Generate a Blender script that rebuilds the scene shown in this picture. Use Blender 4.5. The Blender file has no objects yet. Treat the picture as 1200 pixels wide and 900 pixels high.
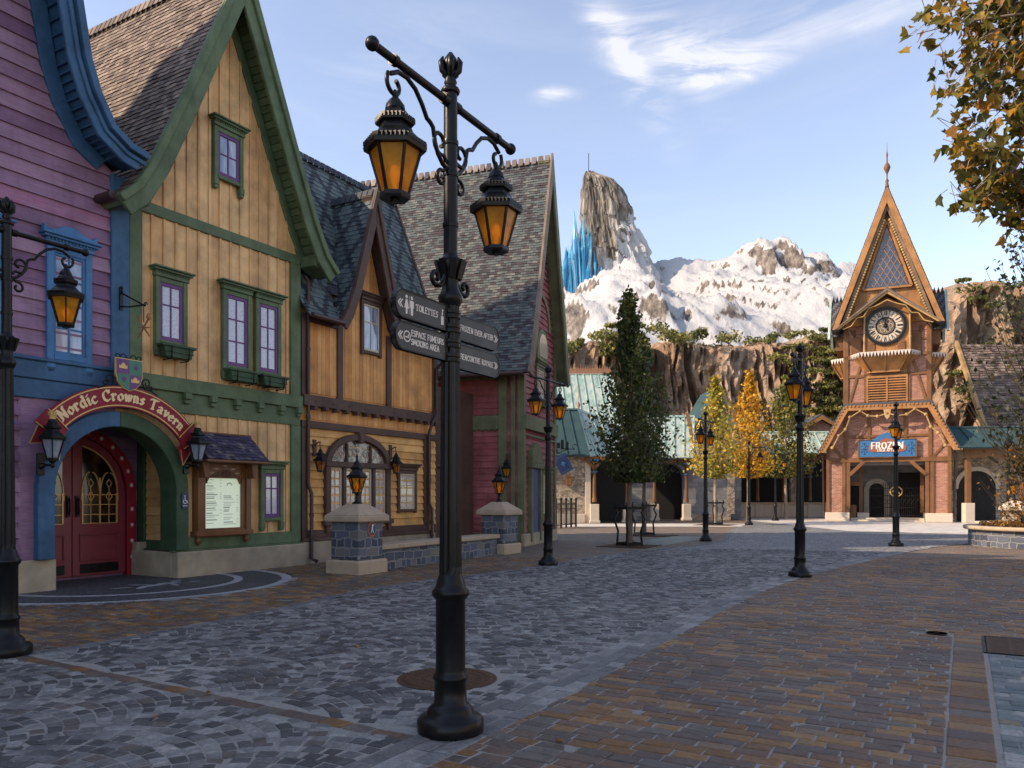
import bpy, math, random
from mathutils import Vector, Matrix, noise as mn
sc = bpy.context.scene
COL = sc.collection
R = random.Random(11)
rad = math.radians
EYE = 1.5; FPX = 920.0; HZ = 581.0      # eye height, focal length and horizon row measured on the photograph

# ---------------------------------------------------------------- mesh builder
class MB:
    def __init__(s, M=None):
        s.v = []; s.f = []; s.t = []; s.uv = []; s.sm = []; s.M = M
    def face(s, pts, t=.5, uv=None, sm=False):
        i = len(s.v)
        s.v += [Vector(p) for p in pts]
        s.f.append(list(range(i, i + len(pts)))); s.t.append(t); s.uv.append(uv); s.sm.append(sm)
    def idx(s, verts, faces, t=.5, sm=False):
        i = len(s.v); s.v += [Vector(p) for p in verts]
        for f in faces:
            s.f.append([i + k for k in f]); s.t.append(t); s.uv.append(None); s.sm.append(sm)
    def hexa(s, p, t=.5):
        s.idx(p, [(0,3,2,1),(4,5,6,7),(0,1,5,4),(1,2,6,5),(2,3,7,6),(3,0,4,7)], t)
    def box(s, x0, y0, z0, x1, y1, z1, t=.5):
        if x0 > x1: x0, x1 = x1, x0
        if y0 > y1: y0, y1 = y1, y0
        if z0 > z1: z0, z1 = z1, z0
        s.hexa([(x0,y0,z0),(x1,y0,z0),(x1,y1,z0),(x0,y1,z0),(x0,y0,z1),(x1,y0,z1),(x1,y1,z1),(x0,y1,z1)], t)
    def bar(s, p, q, w, h, up=(0,0,1), t=.5):
        p = Vector(p); q = Vector(q); d = (q - p).normalized()
        a = d.cross(Vector(up))
        if a.length < 1e-5: a = d.cross(Vector((1,0,0)))
        a.normalize(); b = a.cross(d).normalized()
        a *= w / 2; b *= h / 2
        s.hexa([p-a-b, p+a-b, p+a+b, p-a+b, q-a-b, q+a-b, q+a+b, q-a+b], t)
    def prism(s, poly, y0, y1, t=.5, axis='y'):
        n = len(poly)
        ar = sum(poly[i][0]*poly[(i+1)%n][1] - poly[(i+1)%n][0]*poly[i][1] for i in range(n))
        if ar < 0: poly = poly[::-1]
        if y0 > y1: y0, y1 = y1, y0
        mk = {'y': lambda a, b, c: (a, c, b), 'x': lambda a, b, c: (c, a, b), 'z': lambda a, b, c: (a, b, c)}[axis]
        A = [mk(a, b, y0) for a, b in poly]; B = [mk(a, b, y1) for a, b in poly]
        fs = [list(range(n)), [n + i for i in range(n)][::-1]]
        fs += [[i, n + i, n + (i+1) % n, (i+1) % n] for i in range(n)]
        if axis != 'y': fs = [f[::-1] for f in fs]
        s.idx(A + B, fs, t)
    def tube(s, pts, r, n=8, t=.5, cap=True):
        pts = [Vector(p) for p in pts]; m = len(pts)
        rr = r if isinstance(r, (list, tuple)) else [r] * m
        vs = []; ref = None
        for i, p in enumerate(pts):
            d = (pts[min(i+1, m-1)] - pts[max(i-1, 0)]).normalized()
            if ref is None:
                ref = Vector((0,0,1)) if abs(d.z) < .9 else Vector((1,0,0))
            a = d.cross(ref)
            if a.length < 1e-4: a = d.cross(Vector((0,1,0)))
            a.normalize(); b = d.cross(a).normalized(); ref = a.cross(d)
            for k in range(n):
                w = 2 * math.pi * k / n
                vs.append(p + (a * math.cos(w) + b * math.sin(w)) * rr[i])
        fs = []
        for i in range(m - 1):
            for k in range(n):
                fs.append((i*n+k, i*n+(k+1) % n, (i+1)*n+(k+1) % n, (i+1)*n+k))
        s.idx(vs, fs, t, True)
        if cap:
            s.face([vs[k] for k in range(n)][::-1], t); s.face([vs[(m-1)*n+k] for k in range(n)], t)
    def lathe(s, prof, n=20, c=(0,0,0), t=.5, flute=None, sm=True, rot=0):
        vs = []
        for (r, z) in prof:
            for k in range(n):
                w = 2 * math.pi * k / n + rot; q = r
                if flute and flute[0] <= z <= flute[1] and k % 2: q = r * .86
                vs.append((c[0] + q * math.cos(w), c[1] + q * math.sin(w), c[2] + z))
        fs = []
        for i in range(len(prof) - 1):
            for k in range(n):
                fs.append((i*n+k, i*n+(k+1) % n, (i+1)*n+(k+1) % n, (i+1)*n+k))
        s.idx(vs, fs, t, sm)
        s.face([vs[k] for k in range(n)][::-1], t); s.face([vs[(len(prof)-1)*n+k] for k in range(n)], t)
    def ball(s, c, r, n=12, t=.5, sz=1):
        s.lathe([(max(r*math.sin(math.pi*i/8), .0005), -r*sz*math.cos(math.pi*i/8)) for i in range(9)], n, c, t)
    def build(s, name, mat, parent=None, bevel=0, loc=None, label=None):
        me = bpy.data.meshes.new(name)
        vs = [s.M @ p for p in s.v] if s.M else s.v
        me.from_pydata([tuple(p) for p in vs], [], s.f)
        uvl = me.uv_layers.new(name='UVMap').data
        at = me.attributes.new('tint', 'FLOAT', 'FACE')
        at.data.foreach_set('value', s.t)
        me.polygons.foreach_set('use_smooth', s.sm)
        me.update()
        buf = [0.0] * (2 * len(me.loops))
        for fi, p in enumerate(me.polygons):
            u = s.uv[fi]
            if u is None:
                nx, ny, nz = (abs(c) for c in p.normal)
                for li in p.loop_indices:
                    co = me.vertices[me.loops[li].vertex_index].co
                    if nz >= nx and nz >= ny: a, b = co.x, co.y
                    elif nx >= ny: a, b = co.y, co.z
                    else: a, b = co.x, co.z
                    buf[2*li] = a; buf[2*li+1] = b
            else:
                for k, li in enumerate(p.loop_indices):
                    buf[2*li], buf[2*li+1] = u[k]
        uvl.foreach_set('uv', buf)
        me.materials.append(mat)
        o = bpy.data.objects.new(name, me); COL.objects.link(o)
        if loc: o.location = loc
        if parent: o.parent = parent
        if label: o['label'] = label
        if bevel:
            m = o.modifiers.new('Bevel', 'BEVEL'); m.width = bevel; m.segments = 1; m.limit_method = 'ANGLE'; m.angle_limit = rad(40)
        return o

def tag(o, label=None, cat=None, group=None, kind=None):
    if label: o['label'] = label
    if cat: o['category'] = cat
    if group: o['group'] = group
    if kind: o['kind'] = kind
    return o
def thing(name, label, cat, loc=(0,0,0), rz=0, group=None):
    o = bpy.data.objects.new(name, None); COL.objects.link(o)
    o.location = loc; o.rotation_euler = (0, 0, rz); o.empty_display_size = .3
    return tag(o, label, cat, group)
def dup(root, loc, rz, label, scale=None):
    def cp(o, par):
        c = o.copy(); COL.objects.link(c)
        if par: c.parent = par
        for ch in o.children: cp(ch, c)
        return c
    c = cp(root, None); c.location = loc; c.rotation_euler = (0, 0, rz); c['label'] = label
    if scale: c.scale = (scale,) * 3
    return c

class Frame:
    """A vertical facade plane: gives local (x, z) of a photograph point lying d metres in front of it."""
    def __init__(s, ox, oy, ang):
        s.o = (ox, oy); s.a = rad(ang); s.u = (math.cos(s.a), math.sin(s.a)); s.n = (s.u[1], -s.u[0])
    def __call__(s, px, py, d=0.):
        r = (px - 600) / FPX; ox = s.o[0] + s.n[0]*d; oy = s.o[1] + s.n[1]*d
        t = (r*oy - ox) / (s.u[0] - r*s.u[1]); D = oy + s.u[1]*t
        return (t, EYE + (HZ - py) * D / FPX)
    def w(s, x, y, z=0):
        return Vector((s.o[0] + s.u[0]*x - s.n[0]*y, s.o[1] + s.u[1]*x - s.n[1]*y, z))
def gp(px, py, z=0.):
    D = (EYE - z) * FPX / (py - HZ); return Vector(((px - 600) / FPX * D, D, z))
def wp(px, py, D):
    return Vector(((px - 600) / FPX * D, D, EYE + (HZ - py) * D / FPX))
def lerp(a, b, t): return a + (b - a) * t
def interp(tab, x):
    if x <= tab[0][0]: return tab[0][1]
    for (a, b), (c, d) in zip(tab, tab[1:]):
        if x <= c: return b + (d - b) * (x - a) / (c - a) if c > a else d
    return tab[-1][1]
def arc(cx, cz, r, a0, a1, n):
    return [(cx + r*math.cos(rad(lerp(a0, a1, i/n))), cz + r*math.sin(rad(lerp(a0, a1, i/n)))) for i in range(n+1)]

# ---------------------------------------------------------------- lettering drawn with a broad nib
GL = {
 'N': [[(0,0),(.12,.04),(.12,1),(0,.96)],[(.12,1),(.62,0)],[(.62,0),(.62,1),(.72,.97)]],
 'o': [[(.3,.62),(.06,.45),(.06,.15),(.26,0),(.5,.16),(.5,.46),(.3,.62)]],
 'r': [[(0,.58),(.12,.62),(.12,0),(.22,.04)],[(.12,.45),(.3,.62),(.42,.52)]],
 'd': [[(.46,.55),(.22,.62),(.04,.4),(.06,.12),(.24,0),(.46,.14)],[(.36,1),(.46,.94),(.46,.06),(.56,.02)]],
 'i': [[(0,.57),(.12,.62),(.12,.05),(.22,.02)],[(.08,.84),(.16,.9)]],
 'c': [[(.44,.54),(.26,.62),(.05,.42),(.06,.14),(.26,0),(.46,.1)]],
 'C': [[(.62,.82),(.4,1),(.12,.8),(.03,.5),(.12,.16),(.4,0),(.66,.14)],[(.62,.98),(.62,.74)]],
 'w': [[(0,.58),(.1,.62),(.14,.05),(.24,.02),(.38,.6)],[(.38,.6),(.42,.05),(.52,.02),(.68,.4),(.62,.62)]],
 'n': [[(0,.58),(.12,.62),(.12,0),(.2,.03)],[(.12,.46),(.32,.62),(.44,.5),(.44,.05),(.54,.02)]],
 's': [[(.4,.54),(.22,.62),(.06,.48),(.38,.2),(.24,0),(.04,.08)]],
 'T': [[(0,.82),(.06,.94),(.66,.98),(.72,1.02)],[(.34,.96),(.34,.02),(.46,0)],[(.22,0),(.36,.03)]],
 'a': [[(.08,.54),(.28,.62),(.42,.5),(.42,.06),(.54,.02)],[(.42,.36),(.12,.28),(.06,.1),(.2,0),(.42,.12)]],
 'v': [[(0,.58),(.1,.62),(.24,0),(.46,.42),(.4,.62)]],
 'e': [[(.06,.3),(.44,.4),(.4,.56),(.26,.62),(.05,.42),(.06,.14),(.26,0),(.46,.1)]],
 'A': [[(0,0),(.32,1),(.62,0)],[(.12,.34),(.5,.34)]],
 'E': [[(.5,1),(.06,1),(.06,0),(.52,0)],[(.06,.52),(.42,.52)]],
 'F': [[(.5,1),(.06,1),(.06,0)],[(.06,.52),(.42,.52)]],
 'G': [[(.62,.8),(.38,1),(.1,.8),(.04,.45),(.14,.14),(.4,0),(.62,.12),(.62,.46),(.42,.46)]],
 'I': [[(.08,1),(.08,0)]], 'K': [[(.06,1),(.06,0)],[(.54,1),(.08,.48),(.58,0)]],
 'L': [[(.06,1),(.06,0),(.5,0)]], 'M': [[(.02,0),(.1,1),(.4,.2),(.7,1),(.78,0)]],
 'O': [[(.36,1),(.1,.82),(.04,.5),(.1,.18),(.36,0),(.62,.18),(.68,.5),(.62,.82),(.36,1)]],
 'P': [[(.06,0),(.06,1),(.4,1),(.54,.78),(.4,.5),(.06,.5)]],
 'R': [[(.06,0),(.06,1),(.4,1),(.54,.78),(.4,.5),(.06,.5)],[(.3,.5),(.6,0)]],
 'S': [[(.48,.86),(.3,1),(.08,.86),(.1,.6),(.44,.4),(.48,.14),(.26,0),(.04,.14)]],
 'U': [[(.06,1),(.06,.26),(.3,0),(.56,.26),(.56,1)]], 'V': [[(0,1),(.3,0),(.6,1)]],
 'X': [[(0,1),(.56,0)],[(.56,1),(0,0)]], 'Y': [[(0,1),(.3,.5),(.6,1)],[(.3,.5),(.3,0)]],
 'Z': [[(.02,1),(.54,1),(.02,0),(.58,0)]],
}
def hull(P):
    P = sorted(set((round(a, 6), round(b, 6)) for a, b in P))
    def half(Q):
        h = []
        for p in Q:
            while len(h) > 1 and (h[-1][0]-h[-2][0])*(p[1]-h[-2][1]) - (h[-1][1]-h[-2][1])*(p[0]-h[-2][0]) <= 0: h.pop()
            h.append(p)
        return h
    a = half(P); b = half(P[::-1]); return a[:-1] + b[:-1]
def gwidth(ch): return max(x for st in GL[ch] for x, _ in st) if ch != ' ' else .3
def letters(mb, text, size, place, nib=(.15, 30, .05), gap=.16, y0=0., sel=None):
    """place(a, b) maps distance along the line and height to local (x, z); strokes are swept with a slanted nib."""
    w, an, th = nib
    ca, sa = math.cos(rad(an)), math.sin(rad(an))
    nb = [(sx*w/2*ca - sy*th/2*sa, sx*w/2*sa + sy*th/2*ca) for sx in (-1, 1) for sy in (-1, 1)]
    tot = sum(gwidth(c) + gap for c in text) - gap
    a = -tot / 2; k = 0
    for ci, ch in enumerate(text):
        if ch != ' ' and (sel is None or ci in sel):
            for st in GL[ch]:
                for p, q in zip(st, st[1:]):
                    h = hull([(p[0]+i, p[1]+j) for i, j in nb] + [(q[0]+i, q[1]+j) for i, j in nb])
                    k += 1
                    yy = y0 - .0003 * (k % 7)
                    pts = [place((a + x) * size, b * size) for x, b in h]
                    mb.face([(x, yy, z) for x, z in pts], .5)
        a += gwidth(ch) + gap
# ---------------------------------------------------------------- materials
def nd(nt, typ, **kw):
    n = nt.nodes.new(typ)
    for k, v in kw.items():
        if k.startswith('i_'):
            key = k[2:]
            key = int(key) if key.isdigit() else key.replace('_', ' ')
            n.inputs[key].default_value = v
        else: setattr(n, k, v)
    return n
def base(name):
    m = bpy.data.materials.new(name); m.use_nodes = True; nt = m.node_tree
    return m, nt, nt.nodes['Principled BSDF'], nt.links.new
def c4(c): return (c[0], c[1], c[2], 1)
def ramp(nt, stops, interp='LINEAR'):
    r = nt.nodes.new('ShaderNodeValToRGB'); r.color_ramp.interpolation = interp
    e = r.color_ramp.elements
    while len(e) < len(stops): e.new(.5)
    for k, (p, c) in enumerate(stops):
        e[k].position = p; e[k].color = c4(c)
    return r
def mixc(nt, L, f, a, b, mode='MIX'):
    n = nt.nodes.new('ShaderNodeMix'); n.data_type = 'RGBA'; n.blend_type = mode
    for s, v in ((0, f), (6, a), (7, b)):
        if hasattr(v, 'is_linked'): L(v, n.inputs[s])
        elif isinstance(v, (tuple, list)): n.inputs[s].default_value = c4(v)
        else: n.inputs[s].default_value = v
    return n.outputs[2]
def math_(nt, L, op, a, b=0., c=None):
    n = nt.nodes.new('ShaderNodeMath'); n.operation = op
    for s, v in ((0, a), (1, b), (2, c)):
        if v is None: continue
        if hasattr(v, 'is_linked'): L(v, n.inputs[s])
        else: n.inputs[s].default_value = v
    return n.outputs[0]
def nz(nt, L, vec, scale, detail=3., rough=.55, dist=0.):
    n = nd(nt, 'ShaderNodeTexNoise', i_Scale=scale, i_Detail=detail, i_Roughness=rough, i_Distortion=dist)
    if vec is not None: L(vec, n.inputs['Vector'])
    return n.outputs['Fac']
def coords(nt, L, kind='Object', scale=(1,1,1), rot=(0,0,0)):
    t = nt.nodes.new('ShaderNodeTexCoord'); m = nt.nodes.new('ShaderNodeMapping')
    m.inputs['Scale'].default_value = scale; m.inputs['Rotation'].default_value = rot
    L(t.outputs[kind], m.inputs['Vector']); return m.outputs['Vector']
def tint(nt): 
    a = nt.nodes.new('ShaderNodeAttribute'); a.attribute_name = 'tint'; return a.outputs['Fac']
def bump(nt, L, h, bs, strength=.3, dist=.02):
    b = nd(nt, 'ShaderNodeBump', i_Strength=strength, i_Distance=dist); L(h, b.inputs['Height']); L(b.outputs['Normal'], bs.inputs['Normal'])
    return b

def wood(name, c1, c2, grain='x', rough=.62, dirt=.35, dark=None, rstops=None, g=1.):
    """Painted or stained timber: tint per board, long grain streaks, blotches and rubbed dirt."""
    m, nt, bs, L = base(name)
    sc3 = {'x': (1.2, 9, 22), 'z': (18, 9, 1.0), 'n': (5, 5, 5)}[grain]
    v = coords(nt, L, 'Object', sc3)
    gr = nz(nt, L, v, 2.2 * g, 6, .65, .6)
    bl = nz(nt, L, coords(nt, L, 'Object'), 1.7, 5, .6)
    f = math_(nt, L, 'MULTIPLY_ADD', tint(nt), .75, math_(nt, L, 'MULTIPLY_ADD', gr, .7, -.22))
    if rstops:
        r = ramp(nt, rstops); L(f, r.inputs[0]); col = r.outputs[0]
    else: col = mixc(nt, L, f, c1, c2)
    dr = ramp(nt, [(.32, (1-dirt*.95,)*3), (.60, (1.06,)*3)]); L(bl, dr.inputs[0])
    st = nz(nt, L, coords(nt, L, 'Object', (7, 7, .55)), 1.0, 5, .7)
    sr = ramp(nt, [(.34, (.66, .63, .6)), (.5, (1, 1, 1))]); L(st, sr.inputs[0]); col = mixc(nt, L, .4, col, sr.outputs[0], 'MULTIPLY')
    col = mixc(nt, L, 1., col, dr.outputs[0], 'MULTIPLY')
    g2 = ramp(nt, [(.28, (.55, .52, .5)), (.42, (1, 1, 1))]); L(gr, g2.inputs[0])
    col = mixc(nt, L, .55, col, g2.outputs[0], 'MULTIPLY')
    L(col, bs.inputs['Base Color']); bs.inputs['Roughness'].default_value = rough
    bs.inputs['Specular IOR Level'].default_value = .35
    bump(nt, L, gr, bs, .35, .01); return m

def plain(name, col, rough=.5, metal=0., var=.15, scale=6., bmp=.1, spec=.5, coat=0.):
    m, nt, bs, L = base(name)
    n = nz(nt, L, coords(nt, L), scale, 5, .6)
    c = mixc(nt, L, n, tuple(max(x*(1-var*1.6), 0) for x in col), tuple(x*(1+var) for x in col))
    L(c, bs.inputs['Base Color']); bs.inputs['Metallic'].default_value = metal
    rr = ramp(nt, [(.3, (max(rough-.08, .02),)*3), (.7, (min(rough+.12, 1),)*3)]); L(n, rr.inputs[0]); L(rr.outputs[0], bs.inputs['Roughness'])
    bs.inputs['Specular IOR Level'].default_value = spec; bs.inputs['Coat Weight'].default_value = coat
    if bmp: bump(nt, L, n, bs, bmp, .01)
    return m

def blocks(name, stops, mortar, bw, bh, ms=.012, warp=.02, bstr=.6, kind='UV', rot=0., scale=1., rough=.8, squash=1., freq=2, offs=.5, fine=.35, arcs=None, msm=.3):
    """Laid stones or bricks with a colour of their own each, rough edges, joints and pitted faces."""
    m, nt, bs, L = base(name)
    v = coords(nt, L, kind, (scale,)*3, (0, 0, rot))
    src = v
    if arcs:
        W, A = arcs
        sp = nt.nodes.new('ShaderNodeSeparateXYZ'); L(v, sp.inputs[0])
        fr = math_(nt, L, 'PINGPONG', math_(nt, L, 'ADD', sp.outputs[0], W*40), W/2)
        q = math_(nt, L, 'DIVIDE', fr, W/2)
        cv = math_(nt, L, 'SQRT', math_(nt, L, 'MAXIMUM', math_(nt, L, 'SUBTRACT', 1.12, math_(nt, L, 'POWER', q, 2.)), 0.))
        cb = nt.nodes.new('ShaderNodeCombineXYZ')
        L(math_(nt, L, 'ADD', sp.outputs[0], 0.), cb.inputs[0]); L(math_(nt, L, 'MULTIPLY_ADD', cv, -A, sp.outputs[1]), cb.inputs[1])
        v = cb.outputs[0]
    wn = nd(nt, 'ShaderNodeTexNoise', i_Scale=2.4/max(bw, .05)*.5, i_Detail=3.); L(src, wn.inputs['Vector'])
    vm = nt.nodes.new('ShaderNodeVectorMath'); vm.operation = 'SUBTRACT'; L(wn.outputs['Color'], vm.inputs[0]); vm.inputs[1].default_value = (.5,)*3
    vs = nt.nodes.new('ShaderNodeVectorMath'); vs.operation = 'SCALE'; L(vm.outputs[0], vs.inputs[0]); vs.inputs['Scale'].default_value = warp
    va = nt.nodes.new('ShaderNodeVectorMath'); va.operation = 'ADD'; L(v, va.inputs[0]); L(vs.outputs[0], va.inputs[1])
    b = nd(nt, 'ShaderNodeTexBrick', i_Color1=(0,0,0,1), i_Color2=(1,1,1,1), i_Mortar=(.5,.5,.5,1), i_Scale=1., i_Mortar_Size=ms,
           i_Mortar_Smooth=msm, i_Brick_Width=bw, i_Row_Height=bh, offset=offs, offset_frequency=2, squash=squash, squash_frequency=freq)
    b.inputs['Bias'].default_value = 0.
    L(va.outputs[0], b.inputs['Vector'])
    fn = nz(nt, L, src, 26., 6, .7); big = nz(nt, L, src, 1.3, 4, .6)
    r = ramp(nt, stops, 'CONSTANT' if len(stops) > 4 else 'LINEAR'); L(b.outputs['Color'], r.inputs[0])
    fr_ = ramp(nt, [(.2, (1-fine,)*3), (.8, (1+fine*.7,)*3)]); L(fn, fr_.inputs[0])
    col = mixc(nt, L, 1., r.outputs[0], fr_.outputs[0], 'MULTIPLY')
    col = mixc(nt, L, b.outputs['Fac'], col, mortar)
    br = ramp(nt, [(.3, (.78,)*3), (.7, (1.12,)*3)]); L(big, br.inputs[0])
    col = mixc(nt, L, 1., col, br.outputs[0], 'MULTIPLY')
    L(col, bs.inputs['Base Color'])
    rr = ramp(nt, [(.3, (rough-.18,)*3), (.7, (rough+.1,)*3)]); L(fn, rr.inputs[0]); L(rr.outputs[0], bs.inputs['Roughness'])
    h = math_(nt, L, 'SUBTRACT', math_(nt, L, 'MULTIPLY', fn, .35), b.outputs['Fac'])
    bump(nt, L, h, bs, bstr, .02); return m

def rubble(name, stops, mortar, scale=3., rough=.85, edge=.06, kind='UV', bstr=.8):
    m, nt, bs, L = base(name)
    v = coords(nt, L, kind, (1, 1.35, 1))
    wn = nd(nt, 'ShaderNodeTexNoise', i_Scale=3., i_Detail=3.); L(v, wn.inputs['Vector'])
    mv = mixc(nt, L, .06, v, wn.outputs['Color'])
    a = nd(nt, 'ShaderNodeTexVoronoi', i_Scale=scale); L(mv, a.inputs['Vector'])
    e = nd(nt, 'ShaderNodeTexVoronoi', i_Scale=scale, feature='DISTANCE_TO_EDGE'); L(mv, e.inputs['Vector'])
    sp = nt.nodes.new('ShaderNodeSeparateColor'); L(a.outputs['Color'], sp.inputs[0])
    r = ramp(nt, stops); L(sp.outputs[0], r.inputs[0])
    fn = nz(nt, L, v, 18., 6, .7)
    fr_ = ramp(nt, [(.2, (.65,)*3), (.8, (1.25,)*3)]); L(fn, fr_.inputs[0])
    col = mixc(nt, L, 1., r.outputs[0], fr_.outputs[0], 'MULTIPLY')
    er = ramp(nt, [(edge*.4, (0,)*3), (edge, (1,)*3)]); L(e.outputs['Distance'], er.inputs[0])
    col = mixc(nt, L, er.outputs[0], mortar, col); L(col, bs.inputs['Base Color']); bs.inputs['Roughness'].default_value = rough
    h = math_(nt, L, 'MULTIPLY_ADD', fn, .4, er.outputs[0]); bump(nt, L, h, bs, bstr, .04); return m

def tiles(name, stops, rough=.7, spec=.4):
    """Roof slates: every slate carries its own tint on the mesh."""
    m, nt, bs, L = base(name)
    r = ramp(nt, stops); v = coords(nt, L); n = nz(nt, L, v, 9., 5, .65)
    L(math_(nt, L, 'MULTIPLY_ADD', n, .3, math_(nt, L, 'ADD', tint(nt), -.15)), r.inputs[0])
    big = nz(nt, L, v, .9, 4, .6); br = ramp(nt, [(.3, (.75,)*3), (.7, (1.15,)*3)]); L(big, br.inputs[0])
    L(mixc(nt, L, 1., r.outputs[0], br.outputs[0], 'MULTIPLY'), bs.inputs['Base Color'])
    bs.inputs['Roughness'].default_value = rough; bs.inputs['Specular IOR Level'].default_value = spec
    bump(nt, L, nz(nt, L, v, 40., 4, .7), bs, .3, .01); return m

def leafmat(name, stops, trans=.35):
    m, nt, bs, L = base(name)
    r = ramp(nt, stops); v = coords(nt, L)
    n = nz(nt, L, v, 14., 3, .6)
    L(math_(nt, L, 'MULTIPLY_ADD', n, .36, math_(nt, L, 'ADD', tint(nt), -.18)), r.inputs[0])
    L(r.outputs[0], bs.inputs['Base Color']); bs.inputs['Roughness'].default_value = .5; bs.inputs['Specular IOR Level'].default_value = .3
    tr = nt.nodes.new('ShaderNodeBsdfTranslucent'); L(r.outputs[0], tr.inputs['Color'])
    mx = nt.nodes.new('ShaderNodeMixShader'); mx.inputs[0].default_value = trans
    L(bs.outputs[0], mx.inputs[1]); L(tr.outputs[0], mx.inputs[2]); L(mx.outputs[0], nt.nodes['Material Output'].inputs['Surface']); return m

def glassy(name, c1, c2, scale=30., rough=.12, spec=.6, stretch=(1,1,1), lo=.4, hi=.62):
    """A window pane with what hangs behind it: lace, curtain or darkness under a glossy sheet."""
    m, nt, bs, L = base(name)
    n = nz(nt, L, coords(nt, L, 'Object', stretch), scale, 3, .6)
    r = ramp(nt, [(lo, c1), (hi, c2)]); L(n, r.inputs[0])
    L(r.outputs[0], bs.inputs['Base Color']); bs.inputs['Roughness'].default_value = rough
    bs.inputs['Specular IOR Level'].default_value = spec; bs.inputs['Coat Weight'].default_value = .6; bs.inputs['Coat Roughness'].default_value = .04
    return m

M = {}
# painted timber
M['purple'] = wood('purple_siding', 0, 0, 'x', rstops=[(.1, (.17,.085,.16)), (.45, (.27,.15,.245)), (.75, (.35,.22,.31)), (1, (.32,.09,.19))], dirt=.3)
M['blue'] = wood('blue_paint', (.03,.085,.18), (.065,.155,.28), 'n', dirt=.35)
M['ltblue'] = wood('light_blue_paint', (.045,.14,.30), (.08,.22,.42), 'n', dirt=.35)
M['yellow'] = wood('ochre_boards', (.66,.37,.15), (.86,.58,.29), 'z', dirt=.4)
M['yellowh'] = wood('ochre_lap_boards', (.62,.34,.12), (.80,.50,.22), 'x', dirt=.4)
M['green'] = wood('green_paint', (.085,.125,.06), (.14,.19,.095), 'n', dirt=.4)
M['dkgreen'] = wood('dark_green_paint', (.03,.065,.03), (.06,.11,.055), 'n', dirt=.35)
M['violet'] = plain('violet_paint', (.13,.035,.16), .5, var=.2)
M['orange'] = wood('orange_stain', (.58,.235,.06), (.80,.42,.145), 'z', dirt=.35)
M['orangeh'] = wood('orange_lap', (.62,.30,.08), (.84,.48,.16), 'x', dirt=.4)
M['brown'] = wood('brown_trim', (.07,.036,.027), (.125,.07,.052), 'n', dirt=.35)
M['cream'] = plain('cream_sash', (.55,.44,.32), .5)
M['red'] = wood('red_lap', (.27,.065,.07), (.42,.13,.135), 'x', dirt=.45)
M['olive'] = wood('olive_trim', (.12,.13,.065), (.20,.205,.11), 'n', dirt=.4)
M['taupe'] = wood('weathered_verge', (.16,.11,.075), (.27,.19,.13), 'n', dirt=.4)
M['door'] = plain('red_door', (.20,.028,.042), .42, var=.2, scale=4)
M['walnut'] = wood('walnut_cabinet', (.13,.05,.018), (.25,.105,.04), 'x', rough=.4)
M['bluedoor'] = plain('blue_door', (.05,.08,.2), .5)
# tower
M['tbrick'] = blocks('tower_brick', [(0,(.30,.105,.065)),(.3,(.40,.155,.095)),(.6,(.36,.12,.075)),(.8,(.46,.20,.125)),(.95,(.27,.10,.07))], (.38,.27,.2), .24, .08, .012, .01, .5)
M['timber'] = wood('tower_timber', (.13,.055,.02), (.24,.11,.042), 'n', dirt=.35)
M['timberlt'] = wood('tower_gable_boards', (.30,.135,.045), (.45,.215,.075), 'z', dirt=.35)
M['gold'] = wood('carved_gilt_trim', (.36,.21,.085), (.52,.33,.14), 'n', dirt=.4)
M['dial'] = plain('clock_dial', (.15,.10,.062), .6, var=.2)
M['pink'] = plain('scalloped_white_edge', (.62,.52,.46), .6)
# masonry
M['stucco'] = plain('weathered_stucco', (.40,.325,.23), .9, var=.35, scale=3.2, bmp=.5)
M['cap'] = plain('sandstone_cap', (.45,.345,.24), .88, var=.25, scale=5., bmp=.4)
M['pale'] = plain('pale_stone', (.55,.46,.36), .85, var=.16, scale=5., bmp=.3)
M['slate'] = blocks('blue_grey_rubble', [(0,(.055,.065,.095)),(.18,(.09,.10,.14)),(.36,(.13,.14,.175)),(.54,(.07,.085,.13)),(.7,(.17,.16,.155)),(.84,(.10,.115,.16)),(.93,(.20,.175,.14))], (.23,.225,.225), .34, .17, .018, .15, 1., squash=.55, freq=3, offs=.37)
M['rubble'] = rubble('tan_rubble', [(0,(.20,.15,.11)),(.5,(.38,.30,.22)),(1,(.52,.43,.33))], (.24,.185,.135), 6.5, edge=.04)
M['ashlar'] = blocks('bluish_grey_ashlar', [(0,(.17,.16,.165)),(.3,(.24,.23,.23)),(.6,(.21,.2,.21)),(.85,(.30,.28,.265))], (.2,.19,.18), .62, .26, .014, .05, .6)  # bluish grey stone with a tone per block
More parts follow.
